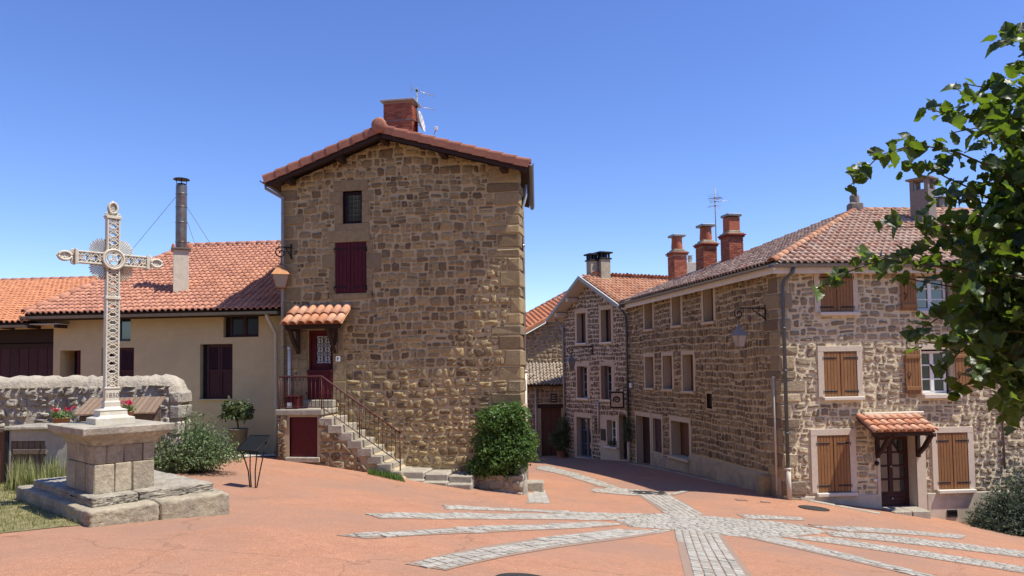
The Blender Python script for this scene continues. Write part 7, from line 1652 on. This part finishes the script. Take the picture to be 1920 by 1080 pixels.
def flowerpot(px, py, d, r, h, label, seed, n=260):
    p = at(px, py, d); t = thing('flower_pot', label, 'flower pot', p, 'geranium pots behind the cross'); MB().lathe([(r * .72, 0), (r * .75, .01), (r, h * .85), (r * 1.08, h * .86), (r * 1.08, h), (r * .95, h), (r * .9, h * .9)], 16, Matrix.Translation(p)).build('pot', 'flower_pot', t)
    MB().lathe([(r * .95, h * .9), (.01, h * .93)], 12, Matrix.Translation(p)).build('soil', 'soil', t)
    rng = np.random.RandomState(seed); B = [((p.x, p.y, p.z + h + .05), (r * 1.3, r * 1.2, .1))]; P, N = blob_points(B, n, rng, .2); bulk('foliage', LV, LF, leaf_mats(P, N + np.array([0, 0, 1.]), (.035, .06), rng, .6), 'leaf_bush', t, origin=p)
    B = [((p.x + rng.uniform(-r, r) * 1.1, p.y + rng.uniform(-r, r), p.z + h + .12 + rng.uniform(0, .07)), (.045, .045, .035)) for _ in range(7)]; P, N = blob_points(B, 170, rng, .3); bulk('blossoms', LV, LF, leaf_mats(P, N, (.022, .035), rng, .5), 'flower_red', t, origin=p); return t
flowerpot(115, 799, 14.6, .16, .17, 'terracotta pot of bright red geraniums on the hatch wall coping', 16)
flowerpot(239, 783, 14.2, .10, .12, 'small pot with few red geranium blooms just right of the cross foot', 17, 140)
# plants in the shaded lane
p = WF.pt(WF.uv(1066, 850)[0] , 0, .45); p.z = gz(p.x, p.y); t = bush('lane_plant', 'dark potted climber by the barn door at the lane end', 'plant', p, [((0, 0, .9), (.4, .35, .6)), ((.1, .05, 1.6), (.35, .3, .6)), ((-.35, 0, 1.0), (.35, .3, .4))], 2200, (.06, .11), 'leaf_laurel', 18, 5)
MB().lathe([(.2, 0), (.26, .4), (.28, .4), (.24, .38), (.01, .36)], 14, Matrix.Translation(p)).build('pot', 'flower_pot', t)
p = WS.pt(US + .55, 0, .35); p.z = gz(p.x, p.y) + 1.0; bush('wall_plant', 'dark hanging plant beside the lane doorway downpipe', 'plant', p, [((0, 0, .2), (.22, .2, .5)), ((0, 0, .7), (.2, .2, .35))], 900, (.05, .09), 'leaf_laurel', 19, 3)
p = WF.pt((f_w[0] + f_w[1]) / 2 + .1, f_w[2] + .02, .05); bush('sill_plant', 'dark pot plant on the white window sill down the lane', 'plant', p, [((0, 0, .14), (.22, .12, .14))], 260, (.04, .08), 'leaf_laurel', 20, 2)
# ---- lime tree at the right edge
tr = Vector((6.0, 5.6, 0)); tr.z = gz(tr.x, tr.y); lime = thing('lime_tree', 'lime tree with large heart shaped leaves reaching in from the photo edge', 'tree', tr)
mb = MB(); mb.tube([tr - Vector((0, 0, .2)), tr + Vector((0, 0, .5)), tr + Vector((-.05, .02, 1.8)), tr + Vector((-.1, 0, 3.4)), tr + Vector((-.05, .05, 6.2))], [.24, .19, .16, .12, .04], 12); mb.build('trunk', 'bark', lime)
rng = np.random.RandomState(33); TW = [
    [(1592, 350), (1649, 291), (1696, 276), (1738, 274), (1798, 287), (1866, 317), (1960, 380)], [(1740, 205), (1764, 210), (1807, 217), (1866, 219), (1960, 230)], [(1690, 317), (1738, 313), (1777, 334), (1824, 355), (1940, 420)],
    [(1606, 491), (1642, 485), (1686, 479), (1730, 470), (1792, 455), (1920, 450)], [(1661, 424), (1704, 426), (1736, 424), (1810, 426), (1920, 440)], [(1530, 542), (1557, 529), (1575, 514), (1601, 506), (1627, 495), (1660, 488), (1760, 500), (1920, 520)],
    [(1702, 628), (1738, 610), (1772, 588), (1803, 591), (1855, 589), (1940, 560)], [(1758, 702), (1775, 682), (1800, 660), (1850, 640), (1930, 610)], [(1777, 734), (1811, 721), (1855, 705), (1940, 660)], [(1875, 80), (1909, 70), (1925, 50), (1960, 20)],
    [(1806, 157), (1841, 163), (1883, 168), (1940, 190)], [(1740, 440), (1790, 420), (1850, 400), (1950, 400)], [(1880, 795), (1885, 760), (1900, 720), (1940, 660)], [(1780, 250), (1830, 240), (1880, 260), (1950, 300)], [(1690, 520), (1740, 530), (1800, 540), (1920, 560)], [(1800, 380), (1830, 350), (1880, 330), (1960, 320)], [(1725, 640), (1760, 645), (1810, 640), (1900, 620)], [(1800, 175), (1850, 190), (1900, 200), (1960, 220)], [(1750, 370), (1790, 372), (1840, 380), (1920, 390)]]
mb = MB(); LP, LN = [], []
for i, tw in enumerate(TW):
    d0 = rng.uniform(4.3, 5.0); pts = [at(x, y, d0 + .25 * j / len(tw) + rng.uniform(-.03, .03)) for j, (x, y) in enumerate(tw)]; k = len(pts); pts.append(tr + Vector((-.3, 0, max(1.6, pts[-1].z - tr.z - .3)))); mb.tube(pts, [.003 + .005 * j / k for j in range(k)] + [.03], 5)
    L = [0]; 
    for a, b in zip(pts[:k - 1], pts[1:k]): L.append(L[-1] + (b - a).length)
    s = 0.0
    while s < L[-1]:
        j = max(q for q in range(len(L)) if L[q] <= s); j = min(j, k - 2); f = (s - L[j]) / max(1e-6, L[j + 1] - L[j]); c = pts[j].lerp(pts[j + 1], f); o = Vector(rng.normal(0, 1, 3)); o = o.normalized() * rng.uniform(.02, .075); LP.append(c + o); LN.append((rng.normal(0, .5), rng.normal(-.25, .5), .75)); s += rng.uniform(.016, .042)
mb.build('branches', 'twig', lime)
OUT = [(1960, 60), (1915, 110), (1890, 150), (1850, 165), (1840, 200), (1855, 240), (1830, 290), (1870, 330), (1850, 385), (1810, 400), (1785, 440), (1795, 480), (1770, 505), (1800, 540), (1775, 600), (1780, 640), (1820, 655), (1815, 700), (1835, 735), (1870, 725), (1880, 790), (1920, 780), (2350, 800), (2400, 60)]
IN_ = [(1960, 200), (1900, 260), (1885, 330), (1870, 400), (1830, 430), (1820, 480), (1815, 560), (1825, 620), (1845, 640), (1860, 690), (1900, 740), (1960, 760), (2350, 780), (2400, 200)]
n = 0
while n < 4300:
    x, y = rng.uniform(1740, 2350), rng.uniform(60, 800)
    if inside(OUT, x, y): LP.append(at(x, y, rng.uniform(4.3, 6.3))); LN.append((rng.normal(0, .6), rng.normal(-.2, .6), .7)); n += 1
n = 0
while n < 11500:
    x, y = rng.uniform(1780, 2300), rng.uniform(200, 780)
    if inside(IN_, x, y): LP.append(at(x, y, rng.uniform(4.6, 6.6))); LN.append((rng.normal(0, .6), rng.normal(-.2, .6), .7)); n += 1
B = [((tr.x - .2, tr.y, tr.z + 4.2), (2.1, 1.9, 2.2)), ((tr.x + .3, tr.y + .2, tr.z + 6.0), (1.6, 1.6, 1.6))]; P2, N2 = blob_points(B, 5000, rng, .5)
for p, nn_ in zip(P2, N2):
    x, y, d = proj(p)
    if x > 1960: LP.append(Vector(p)); LN.append(tuple(nn_ + np.array([0, 0, .6])))
hv = [(0, 0, 0)]
for a, r in ((-.5, .30), (-.95, .52), (-.62, .60), (-.1, .60), (.35, .58), (.78, .62), (1.18, .80)):
    pass
ol = [(.0, .04), (.10, -.09), (.20, -.10), (.29, -.05), (.40, .02), (.43, .14), (.50, .26), (.44, .38), (.46, .50), (.35, .60), (.32, .72), (.20, .80), (.12, .92), (.0, 1.06)]
hv = [(x * s2, y, .34 * abs(x) + .06 * math.sin(y * 9 + x * 7) - .16 * y * y) for s2, pts in ((1, ol), (-1, ol[-2:0:-1])) for x, y in pts]
no = len(hv); hv.append((0, .42, -.045)); hf = []
for i in range(no):
    j = (i + 1) % no; hf.append((i, j, no))
hv = [(x, y, z) for x, y, z in hv]; MS = leaf_mats(np.array([tuple(p) for p in LP]), np.array(LN, float), (.055, .105), rng, .5)
sc = []
for p in LP: x, y, d = proj(p); sc.append((1 / d) if (x < 1930 and 0 < y < 1080) else 0)
vis = [i for i in range(len(LP)) if proj(LP[i])[0] < 1925]; ntw = sum(1 for _ in vis)
# leaves in front and along the outer shoots are single objects
front = sorted(vis, key=lambda i: (proj(LP[i])[2] - .012 * max(0, 1830 - proj(LP[i])[0]) * .5))[:300]; fs = set(front); me = mesh_of('leaf', hv, hf, 'leaf_lime', True)
for i in front: place('leaf', me, Matrix(MS[i].tolist()), lime)
rest = [i for i in range(len(LP)) if i not in fs]; bulk('crown', hv, hf, MS[rest], 'leaf_lime', lime, smooth=True, origin=tr)
# loose grit, washed to the edges of the square
rng = np.random.RandomState(91); gpts = []
for a, b, n in (((752, 897), (890, 918), 60), ((890, 918), (990, 946), 60), ((1476, 932), (1736, 974), 140), ((1736, 974), (1900, 1000), 80), ((430, 962), (320, 968), 30), ((520, 860), (740, 892), 90), ((1180, 868), (1400, 915), 80)):
    for i in range(n):
        t = rng.rand(); x, y = a[0] + (b[0] - a[0]) * t + rng.normal(0, 10), a[1] + (b[1] - a[1]) * t + abs(rng.normal(0, 9)); g = gp(x, y); gpts.append(g)
st_v, st_f = stone_mesh([(.5 * math.cos(i * 1.05), .5 * math.sin(i * 1.05)) for i in range(6)], .5, random.Random(4), .4, 0.0)
Ms = []
for g in gpts:
    s_ = rng.uniform(.006, .02); a = rng.uniform(0, 6.28); Ms.append([[math.cos(a) * s_, 0, -math.sin(a) * s_, g.x], [math.sin(a) * s_, 0, math.cos(a) * s_, g.y], [0, s_ * .7, 0, g.z + .002], [0, 0, 0, 1]])
o = bulk('grit', st_v, st_f, Ms, 'grit'); tag(o, 'loose pale grit along the edges of the red square', 'gravel')
# ================================================================== church mass added behind the camera, unseen, to darken the shaded walls
chu = thing('sky_block_church', 'added stone church with slate roof, unseen, blocking sky light behind the camera', 'church', (0, -9, .4))
CHM = frame((0, -9.0, 0), (1, 0, 0), (0, -1, 0), (0, 0, 1))
mb = MB(); mb.box(-26, 26, 0, 14, -1.5, 12.0, CHM); mb.box(-33, -26, 3, 11, -1.5, 22, CHM); mb.build('wall', 'granite', chu)
mb = MB(); mb.add([CHM @ Vector(p) for p in ((-26.4, -.5, 11.8), (26.4, -.5, 11.8), (26.4, 7, 17.5), (-26.4, 7, 17.5), (26.4, 14.5, 11.8), (-26.4, 14.5, 11.8))], [(0, 1, 2, 3), (3, 2, 4, 5), (1, 4, 2), (0, 3, 5)]); mb.add([CHM @ Vector(p) for p in ((-33.4, 2.6, 22), (-25.6, 2.6, 22), (-25.6, 11.4, 22), (-33.4, 11.4, 22), (-29.5, 7, 33))], [(0, 1, 4), (1, 2, 4), (2, 3, 4), (3, 0, 4)]); mb.build('roof', 'pipe_dark', chu)
for i in range(8):
    x = -21 + i * 6; mb = MB(); pts = [(x - .7, 4.0)] + [(x + .7 * math.cos(math.pi - t * math.pi / 8), 7.5 + 1.0 * math.sin(t * math.pi / 8)) for t in range(9)] + [(x + .7, 4.0)]
    v = [CHM @ Vector((a, -.02, b)) for a, b in pts]; mb.add(v, [tuple(range(len(v)))]); mb.build('window', 'glass_dark', chu)
    MB().cbox(x + 2.6, x + 3.6, -.9, 0, -1.5, 8.5, CHM, .05).build('buttress', 'granite_block', chu)
